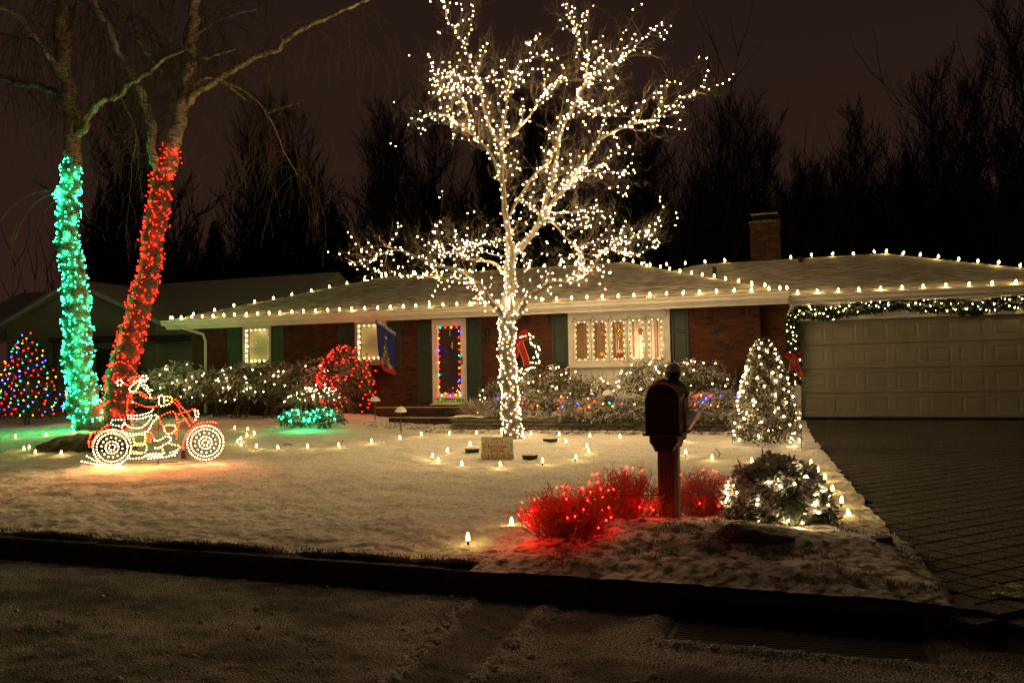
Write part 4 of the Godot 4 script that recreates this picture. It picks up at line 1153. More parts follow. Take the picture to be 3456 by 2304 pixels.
	part("body", g, mat("ornament_gold", Color(0.65, 0.45, 0.1), 0.22, 0.8), fi)
	# two figurines on the sill
	var an := thing("angel_figurine", "small yellow haired figurine in blue on the sill of the second pane", "figurine", Vector3(-4.36, 1.262, 0.3))
	g = G.new(); g.lathe(Vector3.ZERO, [[0.07, 0.0], [0.06, 0.05], [0.035, 0.12], [0.02, 0.14]], 10)
	part("dress", g, mat("figurine_blue", Color(0.08, 0.2, 0.5), 0.5), an)
	g = G.new(); g.ball(Vector3(0, 0.185, 0), Vector3(0.048, 0.052, 0.048), 12, 8)
	part("head", g, mat("figurine_skin", Color(0.7, 0.42, 0.26), 0.5), an)
	g = G.new(); g.ball(Vector3(0, 0.202, -0.012), Vector3(0.058, 0.052, 0.052), 12, 8); g.ball(Vector3(-0.05, 0.17, -0.01), Vector3(0.02, 0.04, 0.02), 8, 6); g.ball(Vector3(0.05, 0.17, -0.01), Vector3(0.02, 0.04, 0.02), 8, 6)
	part("hair", g, mat("figurine_hair", Color(0.85, 0.55, 0.05), 0.5), an)
	var sa := thing("sleigh_figurine", "red figurine with white hair in a green sleigh behind the middle pane", "figurine", Vector3(-3.945, 1.262, 0.3))
	g = G.new(); g.lathe(Vector3.ZERO, [[0.09, 0.0], [0.13, 0.05], [0.145, 0.13], [0.13, 0.14]], 12, Basis.from_scale(Vector3(1, 1, 0.5)))
	part("sleigh", g, mat("figurine_green", Color(0.12, 0.14, 0.05), 0.5), sa)
	g = G.new(); g.ball(Vector3(0, 0.18, 0), Vector3(0.07, 0.06, 0.05), 10, 8); g.rod(Vector3(0.05, 0.19, 0.02), Vector3(0.1, 0.24, 0.02), 0.02); g.box(Vector3(-0.15, 0.135, 0.055), Vector3(0.15, 0.15, 0.075))
	part("coat", g, mat("figurine_red", Color(0.5, 0.03, 0.02), 0.6), sa)
	g = G.new(); g.ball(Vector3(0, 0.26, 0), Vector3(0.06, 0.04, 0.045), 10, 8); g.ball(Vector3(-0.05, 0.27, 0), Vector3(0.025, 0.022, 0.025), 8, 6)
	part("hair", g, mat("figurine_white", Color(0.75, 0.72, 0.66), 0.8), sa)

func build_neighbour() -> void:
	var h := thing("neighbour_house", "unlit pale sided house with snowy gable roof beyond the birches", "house", Vector3(-25.2, 0, -4.0))
	var g := G.new()
	g.box(Vector3(-3.6, -0.5, -8.0), Vector3(3.6, 3.2, -0.02)); g.box(Vector3(3.6, -0.5, -8.0), Vector3(7.6, 2.5, -0.6))
	var A := Vector3(-3.6, 3.2, -0.02); var B := Vector3(3.6, 3.2, -0.02); var T := Vector3(0, 4.55, -0.02)
	g.tri(A, B, T); g.tri(B - Vector3(0, 0, 7.9), A - Vector3(0, 0, 7.9), T - Vector3(0, 0, 7.9))
	var wall := part("wall", g, M.siding, h)
	for i in 34:                                       # lap siding, one board after another
		var y := 0.1 + i * 0.13
		var half := 3.6 if y < 3.2 else 3.6 * (4.55 - y - 0.1) / 1.35
		if half < 0.15: break
		g = G.new()
		g.quad(Vector3(-half, y, 0.018), Vector3(half, y, 0.018), Vector3(half, y + 0.132, 0.0), Vector3(-half, y + 0.132, 0.0)); g.quad(Vector3(-half, y, -0.01), Vector3(half, y, -0.01), Vector3(half, y, 0.018), Vector3(-half, y, 0.018))
		part("siding_board", g, M.siding, wall)
		if y < 2.4:
			g = G.new()
			g.quad(Vector3(3.6, y, -0.575), Vector3(7.6, y, -0.575), Vector3(7.6, y + 0.132, -0.595), Vector3(3.6, y + 0.132, -0.595)); g.quad(Vector3(3.6, y, -0.61), Vector3(7.6, y, -0.61), Vector3(7.6, y, -0.575), Vector3(3.6, y, -0.575))
			part("siding_board", g, M.siding, wall)
	g = G.new()
	for s in [-1, 1]:
		var e := Vector3(s * 4.1, 3.02, 0.35); var t := Vector3(0, 4.68, 0.35); var d := Vector3(0, 0, -5)
		var th := Vector3(0, 0.12, 0)
		if s > 0: g.quad(e + th, e + d + th, t + d + th, t + th); g.quad(t, t + d, e + d, e); g.quad(e, e + th, t + th, t)
		else: g.quad(t + th, t + d + th, e + d + th, e + th); g.quad(e, e + d, t + d, t); g.quad(t, t + th, e + th, e)
		g.quad(e + d, e + d + th, e + th, e) if s < 0 else g.quad(e, e + th, e + d + th, e + d)
	# the long roof behind runs along the street
	var r0 := Vector3(-9, 5.2, -5.0); var r1 := Vector3(8.0, 5.2, -5.0)
	g.quad(Vector3(-9, 2.6, 0.1), Vector3(8.0, 2.6, 0.1), r1, r0); g.quad(r0, r1, Vector3(8.0, 2.6, -10), Vector3(-9, 2.6, -10)); g.tri(Vector3(8.0, 2.6, 0.1), Vector3(8.0, 2.6, -10), r1)
	part("roof", g, M.roof_snow, h)
	for s in [-1, 1]:
		g = G.new()
		g.tube(PackedVector3Array([Vector3(s * 4.12, 3.0, 0.37), Vector3(0, 4.67, 0.37)]), PackedFloat32Array([0.06, 0.06]), 4)
		part("verge_board", g, M.white_paint, h)
	g = G.new(); g.lathe(Vector3.ZERO, [[0.3, 0.0], [0.3, 0.03], [0.26, 0.03], [0.24, 0.01], [0.001, 0.01]], 20, Basis(Vector3.RIGHT, PI / 2))
	var vent := part("round_vent", g, M.white_paint, h); vent.position = Vector3(-0.35, 3.75, 0.02)
	for i in 6:
		g = G.new()
		var y := -0.18 + i * 0.07
		var hw := sqrt(maxf(0.001, 0.058 - y * y))
		g.boxt(Transform3D(Basis(Vector3.RIGHT, 0.5) * Basis.from_scale(Vector3(hw, 0.003, 0.03)), Vector3(0, y, 0.03)))
		part("slat", g, M.siding, vent)
	g = G.new()
	g.box(Vector3(-0.2, 2.45, 0.0), Vector3(3.9, 2.62, 1.1)); g.rod(Vector3(3.7, -0.3, 1.0), Vector3(3.7, 2.45, 1.0), 0.07); g.rod(Vector3(0.0, -0.3, 1.0), Vector3(0.0, 2.45, 1.0), 0.07)
	part("porch", g, mat("porch_dark", Color(0.05, 0.05, 0.045), 0.8), h)
	g = G.new(); g.box(Vector3(0.9, 0.1, 0.02), Vector3(1.9, 2.2, 0.05))
	part("door", g, M.shutter_paint, h)
	g = G.new(); g.box(Vector3(3.6, 2.42, -0.6), Vector3(8.0, 2.62, 0.1))
	part("eave", g, M.porch_dark, h)

# ---------------------------------------------------------------- the wood behind
func bare_tree(called: String, label: String, at: Vector3, tall: float, wide: float, levels: int, stems := 1) -> void:
	var o := thing(called, label, "tree", at, "bare trees of the wood behind the house")
	var tr := G.new(); var cr := G.new()
	for s in stems:
		var base := Vector3(rng.randfn() * 0.3, 0, rng.randfn() * 0.3) * (stems - 1)
		var pts := PackedVector3Array([base]); var rad := PackedFloat32Array([tall * 0.016])
		var p := base
		var d := Vector3(rng.randfn() * 0.05, 1, rng.randfn() * 0.05).normalized()
		var n := 12
		for i in n:
			d = (d + Vector3(rng.randfn(), 0, rng.randfn()) * 0.05 + Vector3(0, 0.05, 0)).normalized()
			p += d * tall * 0.92 / n
			var f := float(i + 1) / n
			var r := tall * 0.016 * (1.0 - 0.9 * f)
			pts.append(p); rad.append(maxf(r, 0.012))
			if f > 0.22:
				for k in 5:
					var a := rng.randf() * TAU
					var rise := lerpf(0.75, 1.6, f)
					var bd := Vector3(cos(a), rise, sin(a)).normalized()
					grow(cr, p - d * rng.randf() * tall * 0.07, bd, wide * lerpf(1.0, 0.4, f) * rng.randf_range(0.7, 1.1), maxf(r * 0.55, 0.03), levels)
		tr.tube(pts, rad, 6, false)
	part("trunk", tr, M.dark_twig, o)
	part("crown", cr, M.dark_twig, o)

func grow(g: G, p: Vector3, d: Vector3, len: float, r: float, depth: int) -> void:
	var q := PackedVector3Array([p]); var rr := PackedFloat32Array([r])
	var n := 4
	for i in n:
		d = (d + Vector3(rng.randfn(), rng.randfn() * 0.5, rng.randfn()) * 0.13 + Vector3(0, 0.16, 0)).normalized()
		p += d * len / n
		q.append(p); rr.append(maxf(0.009, r * (1.0 - 0.85 * (i + 1) / n)))
		if depth > 0:
			for k in 2:
				var s := d.cross(Vector3(rng.randfn(), rng.randfn(), rng.randfn())).normalized()
				grow(g, p, (d * 0.9 + s * 0.6).normalized(), len * rng.randf_range(0.35, 0.55), maxf(0.012, r * 0.55), depth - 1)
	g.tube(q, rr, 3, false)

func spruce(at: Vector3, tall: float, wide: float, label: String) -> void:
	var o := thing("spruce_tree", label, "tree", at, "evergreens of the wood behind the house")
	var g := G.new()
	g.rod(Vector3.ZERO, Vector3(0, tall, 0), tall * 0.014, 6, 0.02)
	part("trunk", g, M.dark_twig, o)
	g = G.new()
	for i in 6500:
		var f := pow(rng.randf(), 0.75)
		var y := tall * (1.0 - f) * 0.97 + 0.3
		var a := rng.randf() * TAU
		var tier := 0.72 + 0.28 * sin(y * 5.5 + 2.0 * sin(a * 3.0))
		var rad := wide * pow(f, 1.15) * tier * sqrt(rng.randf())
		var p := Vector3(cos(a) * rad, y - rad * 0.22, sin(a) * rad)
		var d := Vector3(cos(a), -0.35 + rng.randfn() * 0.2, sin(a)).normalized()
		g.col = Color(0.016, 0.026, 0.012) * rng.randf_range(0.6, 1.3)
		g.leaf(p, d, Vector3(rng.randfn() * 0.4, 1, rng.randfn() * 0.4).normalized(), 0.2 + 0.5 * f, 0.1 + 0.22 * f)
	part("crown", g, M.leaves, o)

func build_wood() -> void:
	# [u, w, height, spread, what sets it apart]
	var bare := [[11.5, -24.0, 15.2, 4.4, "tallest bare tree of the wood, fanning out right of the chimney"], [6.6, -27.0, 14.4, 3.4, "slender bare tree with a clear leader just right of the chimney"], [1.2, -24.0, 11.4, 3.2, "round headed bare tree straight behind the chimney"],
		[-2.6, -28.0, 12.4, 3.4, "bare tree behind the lit tree's right hand limbs"], [-6.0, -25.0, 9.6, 3.0, "low bare tree seen through the lit tree's trunk and fork"], [15.5, -20.0, 9.6, 3.6, "bushy dark bare tree at the right end of the wood"], [18.6, -22.0, 9.6, 3.6, "dark bare tree cut by the right edge of the wood"],
		[-13.0, -26.0, 9.8, 3.0, "bare tree left of the lit tree behind the ridge"], [-18.5, -30.0, 11.0, 3.2, "thin bare tree between the evergreen and the red wrapped birch"], [-24.0, -26.0, 11.5, 3.4, "bare tree behind the red wrapped birch"], [-31.0, -24.0, 12.0, 3.8, "bare tree behind the neighbour's roof ridge"], [-39.0, -22.0, 13.0, 4.2, "bare tree at the left end of the wood"],
		[4.0, -31.0, 11.0, 3.4, "far bare tree in the gap between the two slender ones"], [9.0, -19.0, 8.6, 3.0, "short bare tree above the garage ridge"], [13.4, -32.0, 12.0, 3.6, "far bare tree beside the tallest one"]]
	for b in bare:
		bare_tree("bare_tree", b[4], Vector3(b[0], -0.4, b[1]), b[2] * (1.5 if b[0] < -8.0 else 1.16), b[3] * (1.7 if b[0] < -8.0 else 1.3), 2, 2 if b[2] > 14.0 else 1)
	var sp := [[-14.2, -17.0, 9.3, 2.3, "dark spruce with a pointed top left of the lit tree"], [-17.6, -19.0, 10.6, 3.0, "broad dark spruce behind the left hip of the roof"], [-22.5, -18.0, 9.8, 3.0, "dark spruce behind the red wrapped birch"], [-35.0, -15.0, 12.2, 3.6, "dark spruce left of the green wrapped birch"], [-30.0, -20.0, 9.4, 3.0, "dark spruce between the two birches"], [17.8, -14.0, 10.8, 3.4, "dark spruce at the right edge behind the garage"],
		[-11.6, -21.0, 8.6, 2.4, "small dark spruce just left of the lit tree's lower limbs"], [-20.2, -24.0, 12.6, 3.8, "tall dark spruce behind the roof's left half"], [-25.6, -22.0, 11.4, 3.8, "dark spruce right above the neighbour's roof end"], [-40.0, -19.0, 13.0, 4.2, "dark spruce at the far left edge"], [-16.0, -25.0, 11.2, 3.4, "dark spruce rising behind two others left of the lit tree"], [-27.8, -14.5, 9.2, 3.2, "dark spruce straight behind the neighbour's gable"], [-9.0, -24.0, 7.6, 2.8, "low dark spruce behind the lit tree's trunk"]]
	for s in sp: spruce(Vector3(s[0], -0.4, s[1]), s[2] * (1.02 if s[0] < -12.0 else 1.0), s[3] * 1.3, s[4])
	var more := [[-16.5, -33.0, 14.5, 5.0, "broad far bare tree left of the lit tree"], [-21.5, -36.0, 15.5, 5.0, "tall far bare tree above the roof's left hip"], [-27.5, -33.0, 15.0, 5.0, "broad far bare tree above the neighbour's roof end"], [-10.0, -34.0, 13.5, 4.6, "far bare tree directly left of the lit tree's trunk"], [-5.0, -36.0, 14.0, 4.6, "far bare tree behind the lit tree's right leader"], [0.5, -34.0, 14.5, 4.6, "far bare tree left of the chimney"], [5.5, -36.0, 15.0, 4.6, "far broad bare tree right of the chimney"], [-34.0, -32.0, 15.5, 5.0, "far bare tree between the two birch trunks"], [17.0, -31.0, 10.5, 3.6, "far bare tree near the right edge"]]
	for b in more: bare_tree("bare_tree", b[4], Vector3(b[0], -0.4, b[1]), b[2] * (1.38 if b[0] < -3.0 else 0.95), b[3] * (1.3 if b[0] < -3.0 else 0.95), 2, 2)
	# the depth of the wood: crowns that merge into one dark mass
	var clump := G.new()
	for i in 26:
		var a := rng.randf() * TAU
		grow(clump, Vector3(0, rng.randf_range(1.0, 6.5), 0), Vector3(cos(a), rng.randf_range(0.7, 1.8), sin(a)).normalized(), rng.randf_range(2.2, 4.2), 0.07, 2)
	clump.rod(Vector3(0, -1, 0), Vector3(0, 7.5, 0), 0.14, 5, 0.05)
	var cm := clump.mesh()
	var spots := []
	for i in 460:
		var sc := rng.randf_range(0.75, 1.25)
		spots.append(Transform3D(Basis(Vector3.UP, rng.randf() * TAU).scaled(Vector3(sc, sc * rng.randf_range(0.8, 1.15), sc)), Vector3(rng.randf_range(-56.0, 30.0), -0.4, rng.randf_range(-52.0, -30.0))))
	scatter("distant_wood", cm, M.dark_twig, spots)
	# brushwood and saplings that fill the lower part
	var g := G.new()
	for i in 420:
		var u := rng.randf_range(-48.0, 24.0)
		var p := Vector3(u, -0.4, rng.randf_range(-36.0, -19.0))
		var len := rng.randf_range(4.5, 9.5)
		grow(g, p, Vector3(rng.randfn() * 0.12, 1, rng.randfn() * 0.12).normalized(), len, 0.06, 1)
	for i in 60:
		var p := Vector3(rng.randf_range(-48.0, 24.0), -0.4, rng.randf_range(-38.0, -20.0))
		grow(g, p, Vector3(rng.randfn() * 0.05, 1, rng.randfn() * 0.05).normalized(), rng.randf_range(7.0, 11.5), 0.08, 2)
	part("undergrowth", g, M.dark_twig).set_meta("kind", "stuff")
	var hills := G.new()
	for i in 60:
		var a := -75.0 + i * 2.5
		for k in 1:
			var h0 := 8.0 + 1.5 * fn.get_noise_1d(a * 40.0); var h1 := 8.0 + 1.5 * fn.get_noise_1d((a + 2.5) * 40.0)
			hills.quad(Vector3(a, -1, -42), Vector3(a + 2.5, -1, -42), Vector3(a + 2.5, h1, -50), Vector3(a, h0, -50))
	struct("hillside", hills, mat("dark_slope", Color(0.02, 0.018, 0.013), 0.95))

# ---------------------------------------------------------------- planter, steps
func build_planter() -> void:
	# a dry stone wall in front of the beds; stones are pieces of their own
	var o := thing("planter_wall", "low dry laid dark stone planter wall before the front beds", "wall", Vector3(-3.9, 0, 3.4))
	var g := G.new()
	g.box(Vector3(-2.85, -0.4, -0.36), Vector3(3.0, 0.1, -0.06)); g.box(Vector3(-2.85, -0.4, -2.9), Vector3(-2.6, 0.1, -0.36)); g.box(Vector3(2.75, -0.4, -2.9), Vector3(3.0, 0.1, -0.36))
	part("core", g, M.dark_void, o)
	var shapes := []
	for k in 6:
		g = G.new()
		var j := func(): return rng.randf_range(-0.07, 0.07)
		var b := [Vector3(-0.5, -0.5, 0.5), Vector3(0.5, -0.5, 0.5), Vector3(0.5, 0.5, 0.5), Vector3(-0.5, 0.5, 0.5)]
		var f := []; var c := []
		for p in b:
			f.append(Vector3(p.x * 0.9 + j.call(), p.y * 0.8 + j.call(), 0.62 + j.call())); c.append(Vector3(p.x, p.y, -0.5))
		g.quad(f[0], f[1], f[2], f[3])
		for i in 4:
			var n := (i + 1) % 4
			g.quad(b[i], b[n], f[n], f[i]); g.quad(c[i], c[n], b[n], b[i])
		shapes.append(g.mesh())
	for row in 5:
		var y := -0.2 + row * 0.076
		var u := -3.0 + rng.randf() * 0.1
		while u < 3.0:
			var l := rng.randf_range(0.14, 0.36)
			var s := put("stone", shapes[rng.randi() % 6], M.stone, o, Vector3(u + l / 2, y + rng.randf_range(-0.004, 0.004), -0.06 + rng.randf_range(-0.02, 0.03)))
			s.scale = Vector3(l - 0.012, 0.066 + rng.randf_range(-0.004, 0.004), 0.16)
			u += l
	for row in 5:                                       # the left return
		var w := -0.2
		while w > -1.3:
			var l := rng.randf_range(0.16, 0.34)
			var s := put("stone", shapes[rng.randi() % 6], M.stone, o, Vector3(-2.86, -0.2 + row * 0.076, w - l / 2))
			s.basis = Basis(Vector3.UP, -PI / 2) * Basis.from_scale(Vector3(l - 0.012, 0.066, 0.16))
			w -= l
	g = G.new()
	for i in 40:
		for j in 18:
			var p := []
			for k in [[0, 1], [1, 1], [1, 0], [0, 0]]:
				var uu: float = -6.88 + (i + k[0]) * 6.0 / 40.0; var ww: float = 0.36 + (j + k[1]) * 3.06 / 18.0
				p.append(Vector3(uu, 0.16 + 0.03 * fn.get_noise_2d(uu * 200.0, ww * 200.0) + (0.02 if ww < 3.2 else 0.0), ww))
			g.quad(p[0], p[1], p[2], p[3])
	struct("planter_soil", g, M.deep_snow)
	# brick porch and step
	var st := thing("brick_porch", "dark brick porch slab and single step before the front door", "steps", Vector3(-8.4, 0, 1.6))
	g = G.new()
	g.box(Vector3(-1.25, -0.3, -1.23), Vector3(1.55, 0.285, -0.1)); g.box(Vector3(-0.5, -0.3, -0.1), Vector3(1.3, 0.085, 0.7))
	var core := part("core", g, M.mortar, st)
	var dark := [M.brick_3, M.brick_2, M.brick_0]
	for r in [[-1.25, 1.55, -0.1, 0.285, -0.1], [-0.5, 1.3, -0.12, 0.085, 0.7]]:
		var y: float = r[3] - 0.075
		var first := true
		while y > r[2] - 0.05:
			var u: float = r[0] + (0.0 if first else 0.1)
			while u < r[1] - 0.06:
				var b := put("brick", brick_mesh(0.2, 0.058, 0.006), dark[rng.randi() % 3], core, Vector3(minf(u + 0.1, r[1] - 0.1), y + 0.03, r[4]))
				b.scale.y = 1.1
				u += 0.212
			first = not first
			y -= 0.072
	g = G.new()
	for r in [[-1.27, 1.57, 0.286, -1.2, -0.075], [-0.52, 1.32, 0.086, -0.095, 0.725]]:
		for i in 24:
			var a := lerpf(r[0], r[1], i / 24.0); var b := lerpf(r[0], r[1], (i + 1) / 24.0)
			g.box(Vector3(a, r[2], r[4] - 0.07 - 0.02 * rng.randf()), Vector3(b, r[2] + 0.008 + 0.004 * rng.randf(), r[4]))
	part("tread_snow", g, M.deep_snow, st)
	# strip of stones and mulch along the wall
	var spots := []
	var peb := G.new(); peb.ball(Vector3.ZERO, Vector3(1, 0.4, 0.7), 7, 5)
	for i in 1500:
		var u := rng.randf_range(-9.2, -0.7)
		var w := 3.5 + rng.randf() * 0.55 if u > -7.0 else 2.45 + rng.randf() * lerpf(0.5, 1.5, (u + 9.2) / 2.2)
		spots.append(Transform3D(Basis(Vector3.UP, rng.randf() * TAU).scaled(Vector3.ONE * rng.randf_range(0.02, 0.05)), on_ground(u, w, 0.02)))
	scatter("gravel", peb.mesh(), M.bed_snow, spots)

# ---------------------------------------------------------------- lit tree
func wind_round(l: Array, base: Vector3, pts: Array, most := 0.1, r_off := 0.012, k := 0.0036, face := false) -> void:
	var c: PackedVector3Array = l[0]; var r: PackedFloat32Array = l[1]
	var a := rng.randf() * TAU
	var left := 0.02
	for i in c.size() - 1:
		var d := c[i].distance_to(c[i + 1])
		var dir := (c[i + 1] - c[i]).normalized()
		var x := dir.cross(Vector3(0.1, 0.2, 1)).normalized(); var y := dir.cross(x)
		while left < d:
			var f := left / d
			var rr := lerpf(r[i], r[i + 1], f)
			a += rng.randf_range(0.9, 2.2)
			var off := x * cos(a) + y * sin(a)
			if face and off.dot(Vector3(0.5, 0, 0.86)) < -0.35: a += 2.0; off = x * cos(a) + y * sin(a)
			pts.append(base + c[i].lerp(c[i + 1], f) + off * (rr + r_off + absf(rng.randfn()) * (0.022 if rr < 0.06 else 0.01)))
			left += clampf(k / rr, 0.006, most) * rng.randf_range(0.7, 1.3)
		left -= d

func build_lit_tree() -> void:
	var base := Vector3(-4.824, -0.16, 5.204)
	var o := thing("wrapped_tree", "bare spreading tree on the lawn with every limb wrapped in warm white lights", "tree", base)
	var pts := []
	var tr := G.new(); var tw := G.new(); var snow := G.new()
	var wires := []
	for n in LIMBS.size():
		var l := limb_curve(LIMBS[n], 0.05)
		var c: PackedVector3Array = l[0]; var r: PackedFloat32Array = l[1]
		if n > 1:
			for i in c.size(): r[i] *= 0.8
		if n == 0:
			for i in c.size():
				r[i] *= 1.0 + 0.35 * exp(-i * 0.9)
			var g := G.new(); g.tube(c, r, 12)
			part("trunk", g, M.bark, o)
		else:
			var g := G.new(); g.tube(c, r, 7)
			part("limb", g, M.snowy_bark, o)
		wind_round(l, base, pts, 0.085, 0.012, 0.0012 if n == 0 else 0.0019 if n == 1 else 0.003)
		# twigs along the outer part of each limb
		if n < 1: continue
		var count := int(c.size() * (0.95 if n > 1 else 0.3))
		for i in count:
			var k := rng.randi_range(int(c.size() * 0.3), c.size() - 1)
			if r[k] > 0.06: continue
			var dir := (c[mini(k + 1, c.size() - 1)] - c[maxi(k - 1, 0)]).normalized()
			var side := dir.cross(Vector3(rng.randfn(), rng.randfn(), rng.randfn())).normalized()
			var low := c[k].y < 4.2
			side.y = side.y * (0.3 if low else 0.8) + 0.15
			var tips := []
			var len := rng.randf_range(0.3, 0.75)
			twig(tw, c[k], (dir * 0.6 + side).normalized(), len, minf(0.0065, r[k] * 0.5), 2, 0.35 if low else 0.6, tips)
			if n > 1:                      # the string goes out along some of the side branches
				for e in tips.size():
					if rng.randf() > (0.3 if e == tips.size() - 1 else 0.025): continue
					var q: PackedVector3Array = tips[e]
					var arr := []
					for p in q: arr.append(base + p)
					pts.append_array(along(arr, 0.12, 0.03))
	part("twigwork", tw, M.twig, o).set_meta("kind", "stuff")
	# the bulbs that show largest come first: those on the trunk
	lamp_floor = 2.1
	light_string("tree_light_string", "warm white string lights wrapped round the bare tree's trunk and limbs", pts, ["white", "warm", "faint", "white", "warm"], mini_bulb, 0.0, 3, 0.32)
	lamp_floor = -100.0

func build_birches() -> void:
	var base := Vector3(-16.006, -0.171, 3.804)
	var sets := [GREEN_BIRCH, RED_BIRCH]
	for b in 2:
		var o := thing("birch_tree", ["white barked birch whose lower trunk is wrapped in green lights", "leaning forked birch whose lower trunk is wrapped in red lights"][b], "tree", base)
		var tw := G.new()
		var pts := []
		for n in sets[b].size():
			var l := limb_curve(sets[b][n], 0.09)
			var c: PackedVector3Array = l[0]; var r: PackedFloat32Array = l[1]
			if n == 0:
				for i in c.size(): r[i] *= 1.0 + 0.5 * exp(-i * 0.45)
			var g := G.new(); g.tube(c, r, 14 if n == 0 else 9)
			part("trunk" if n == 0 else "branch", g, M.dark_bark if n == 0 else M.birch_bark, o)
			if n == 0: wind_round([c.slice(2), r.slice(2)], base, pts, 0.06, 0.03, 0.0033, true)
			elif n == 1 and b == 1: wind_round([c.slice(0, 8), r.slice(0, 8)], base, pts, 0.06, 0.03, 0.005, true)
			elif n == 2 and b == 0: wind_round(l, base, pts, 0.06, 0.03, 0.0036, true)
			# fine hanging twigs from the branches
			if n > 0:
				for i in int(c.size() * (1.3 if c[0].y > 5.0 else 0.2)):
					var k := rng.randi_range(int(c.size() * 0.25), c.size() - 1)
					if r[k] > 0.16: continue
					var p := c[k]
					var q := PackedVector3Array([p]); var rr := PackedFloat32Array([0.009])
					var d := Vector3(rng.randfn() * 0.8, rng.randf_range(-0.1, 0.5), rng.randfn() * 0.8).normalized()
					var len := rng.randf_range(0.8, 2.6)
					for s in 9:
						d = (d + Vector3(rng.randfn() * 0.12, -0.26, rng.randfn() * 0.12)).normalized()
						p += d * len / 9.0
						q.append(p); rr.append(0.008 - 0.0005 * s)
						if s > 2 and rng.randf() < 0.5:
							var e := (d + Vector3(rng.randfn(), -0.4, rng.randfn()) * 0.5).normalized()
							tw.tube(PackedVector3Array([p, p + e * 0.25, p + e * 0.4 + Vector3(0, -0.25, 0)]), PackedFloat32Array([0.005, 0.005, 0.004]), 3, false)
					tw.tube(q, rr, 3, false)
		part("twigwork", tw, M.twig, o).set_meta("kind", "stuff")
		var m := bulb_mesh(0.0105)
		var s := light_string("trunk_light_string", ["green string lights wound round the left birch's trunk", "red string lights wound round the leaning birch's trunk"][b], pts, [["green"], ["red"]][b], m, 0.0, 8, [0.17, 0.05][b])
		# the wire itself, wound round and round
		var l := limb_curve(sets[b][0], 0.09)
		var q := PackedVector3Array(); var rr := PackedFloat32Array()
		var c: PackedVector3Array = l[0]; var r: PackedFloat32Array = l[1]
		var turns := 46.0
		for i in 420:
			var f := i / 1099.0 * (c.size() - 3) + 2.0
			var k := mini(int(f), c.size() - 2)
			var a := TAU * turns * i / 1099.0
			var at := c[k].lerp(c[k + 1], f - k)
			var rad := lerpf(r[k], r[k + 1], f - k) * (1.0 + (0.5 * exp(-k * 0.45))) + 0.006
			q.append(base + at + Vector3(cos(a) * rad, 0.03 * sin(a * 0.37), sin(a) * rad) - pts[0]); rr.append(0.005)
		var wg := G.new(); wg.tube(q, rr, 4, false)
		part("wire", wg, M.wire, s)
	# shaggy grass round their foot
	var g := G.new()
	for i in 4600:
		var a := rng.randf() * TAU; var t := sqrt(rng.randf())
		var p := Vector3(cos(a) * 1.05 * t, 0.26 * (1.0 - t * t), sin(a) * 0.42 * t)
		var d := Vector3(cos(a) + rng.randfn() * 0.4, -0.25 - t * 0.5, sin(a) + 0.5 + rng.randfn() * 0.4).normalized()
		g.col = pick([Color(0.16, 0.12, 0.06), Color(0.11, 0.12, 0.05), Color(0.24, 0.19, 0.11)] if t > 0.6 or rng.randf() < 0.4 else [Color(0.7, 0.7, 0.67), Color(0.5, 0.5, 0.44)]) * rng.randf_range(0.6, 1.1)
		g.leaf(p + Vector3(0, 0.09 * fn.get_noise_2d(p.x * 300.0, p.z * 500.0), 0), d, Vector3(rng.randfn() * 0.5, 1, 0.4 + rng.randfn() * 0.5).normalized(), rng.randf_range(0.2, 0.42), 0.03)
	solo("grass_mound", g, M.leaves, "mound of long shaggy grass lit green at the birches' foot", "grass", on_ground(-12.35, 7.45, -0.02))

# ---------------------------------------------------------------- shrubs
func shrub(called: String, label: String, at: Vector3, clumps: Array, leaf: Vector2, greens: Array, snow: float, droop := 0.2, lump := 0.16, cat := "shrub") -> Node3D:
	var o := thing(called, label, cat, at)
	var g := G.new()
	for c in clumps: leafy(g, c[0], c[1], c[2], leaf, snow, greens, droop, lump)
	part("foliage", g, M.leaves, o)
	g = G.new()
	for c in clumps:
		for k in 7:
			var p: Vector3 = c[0]; var q := Vector3(p.x * 0.85 + rng.randfn() * c[1].x * 0.2, 0.0, p.z * 0.85 + rng.randfn() * c[1].z * 0.15)
			g.tube(PackedVector3Array([q, q.lerp(p, 0.5) + Vector3(rng.randfn(), 0, rng.randfn()) * 0.05, p + Vector3(rng.randfn() * c[1].x, 0.2 * c[1].y, rng.randfn() * c[1].z) * 0.5]), PackedFloat32Array([0.022, 0.016, 0.008]), 5, false)
	part("stem", g, M.twig, o)
	return o

func place(a: Array, at: Vector3) -> Array:
	var out := []
	for p in a: out.append(p + at)
	return out

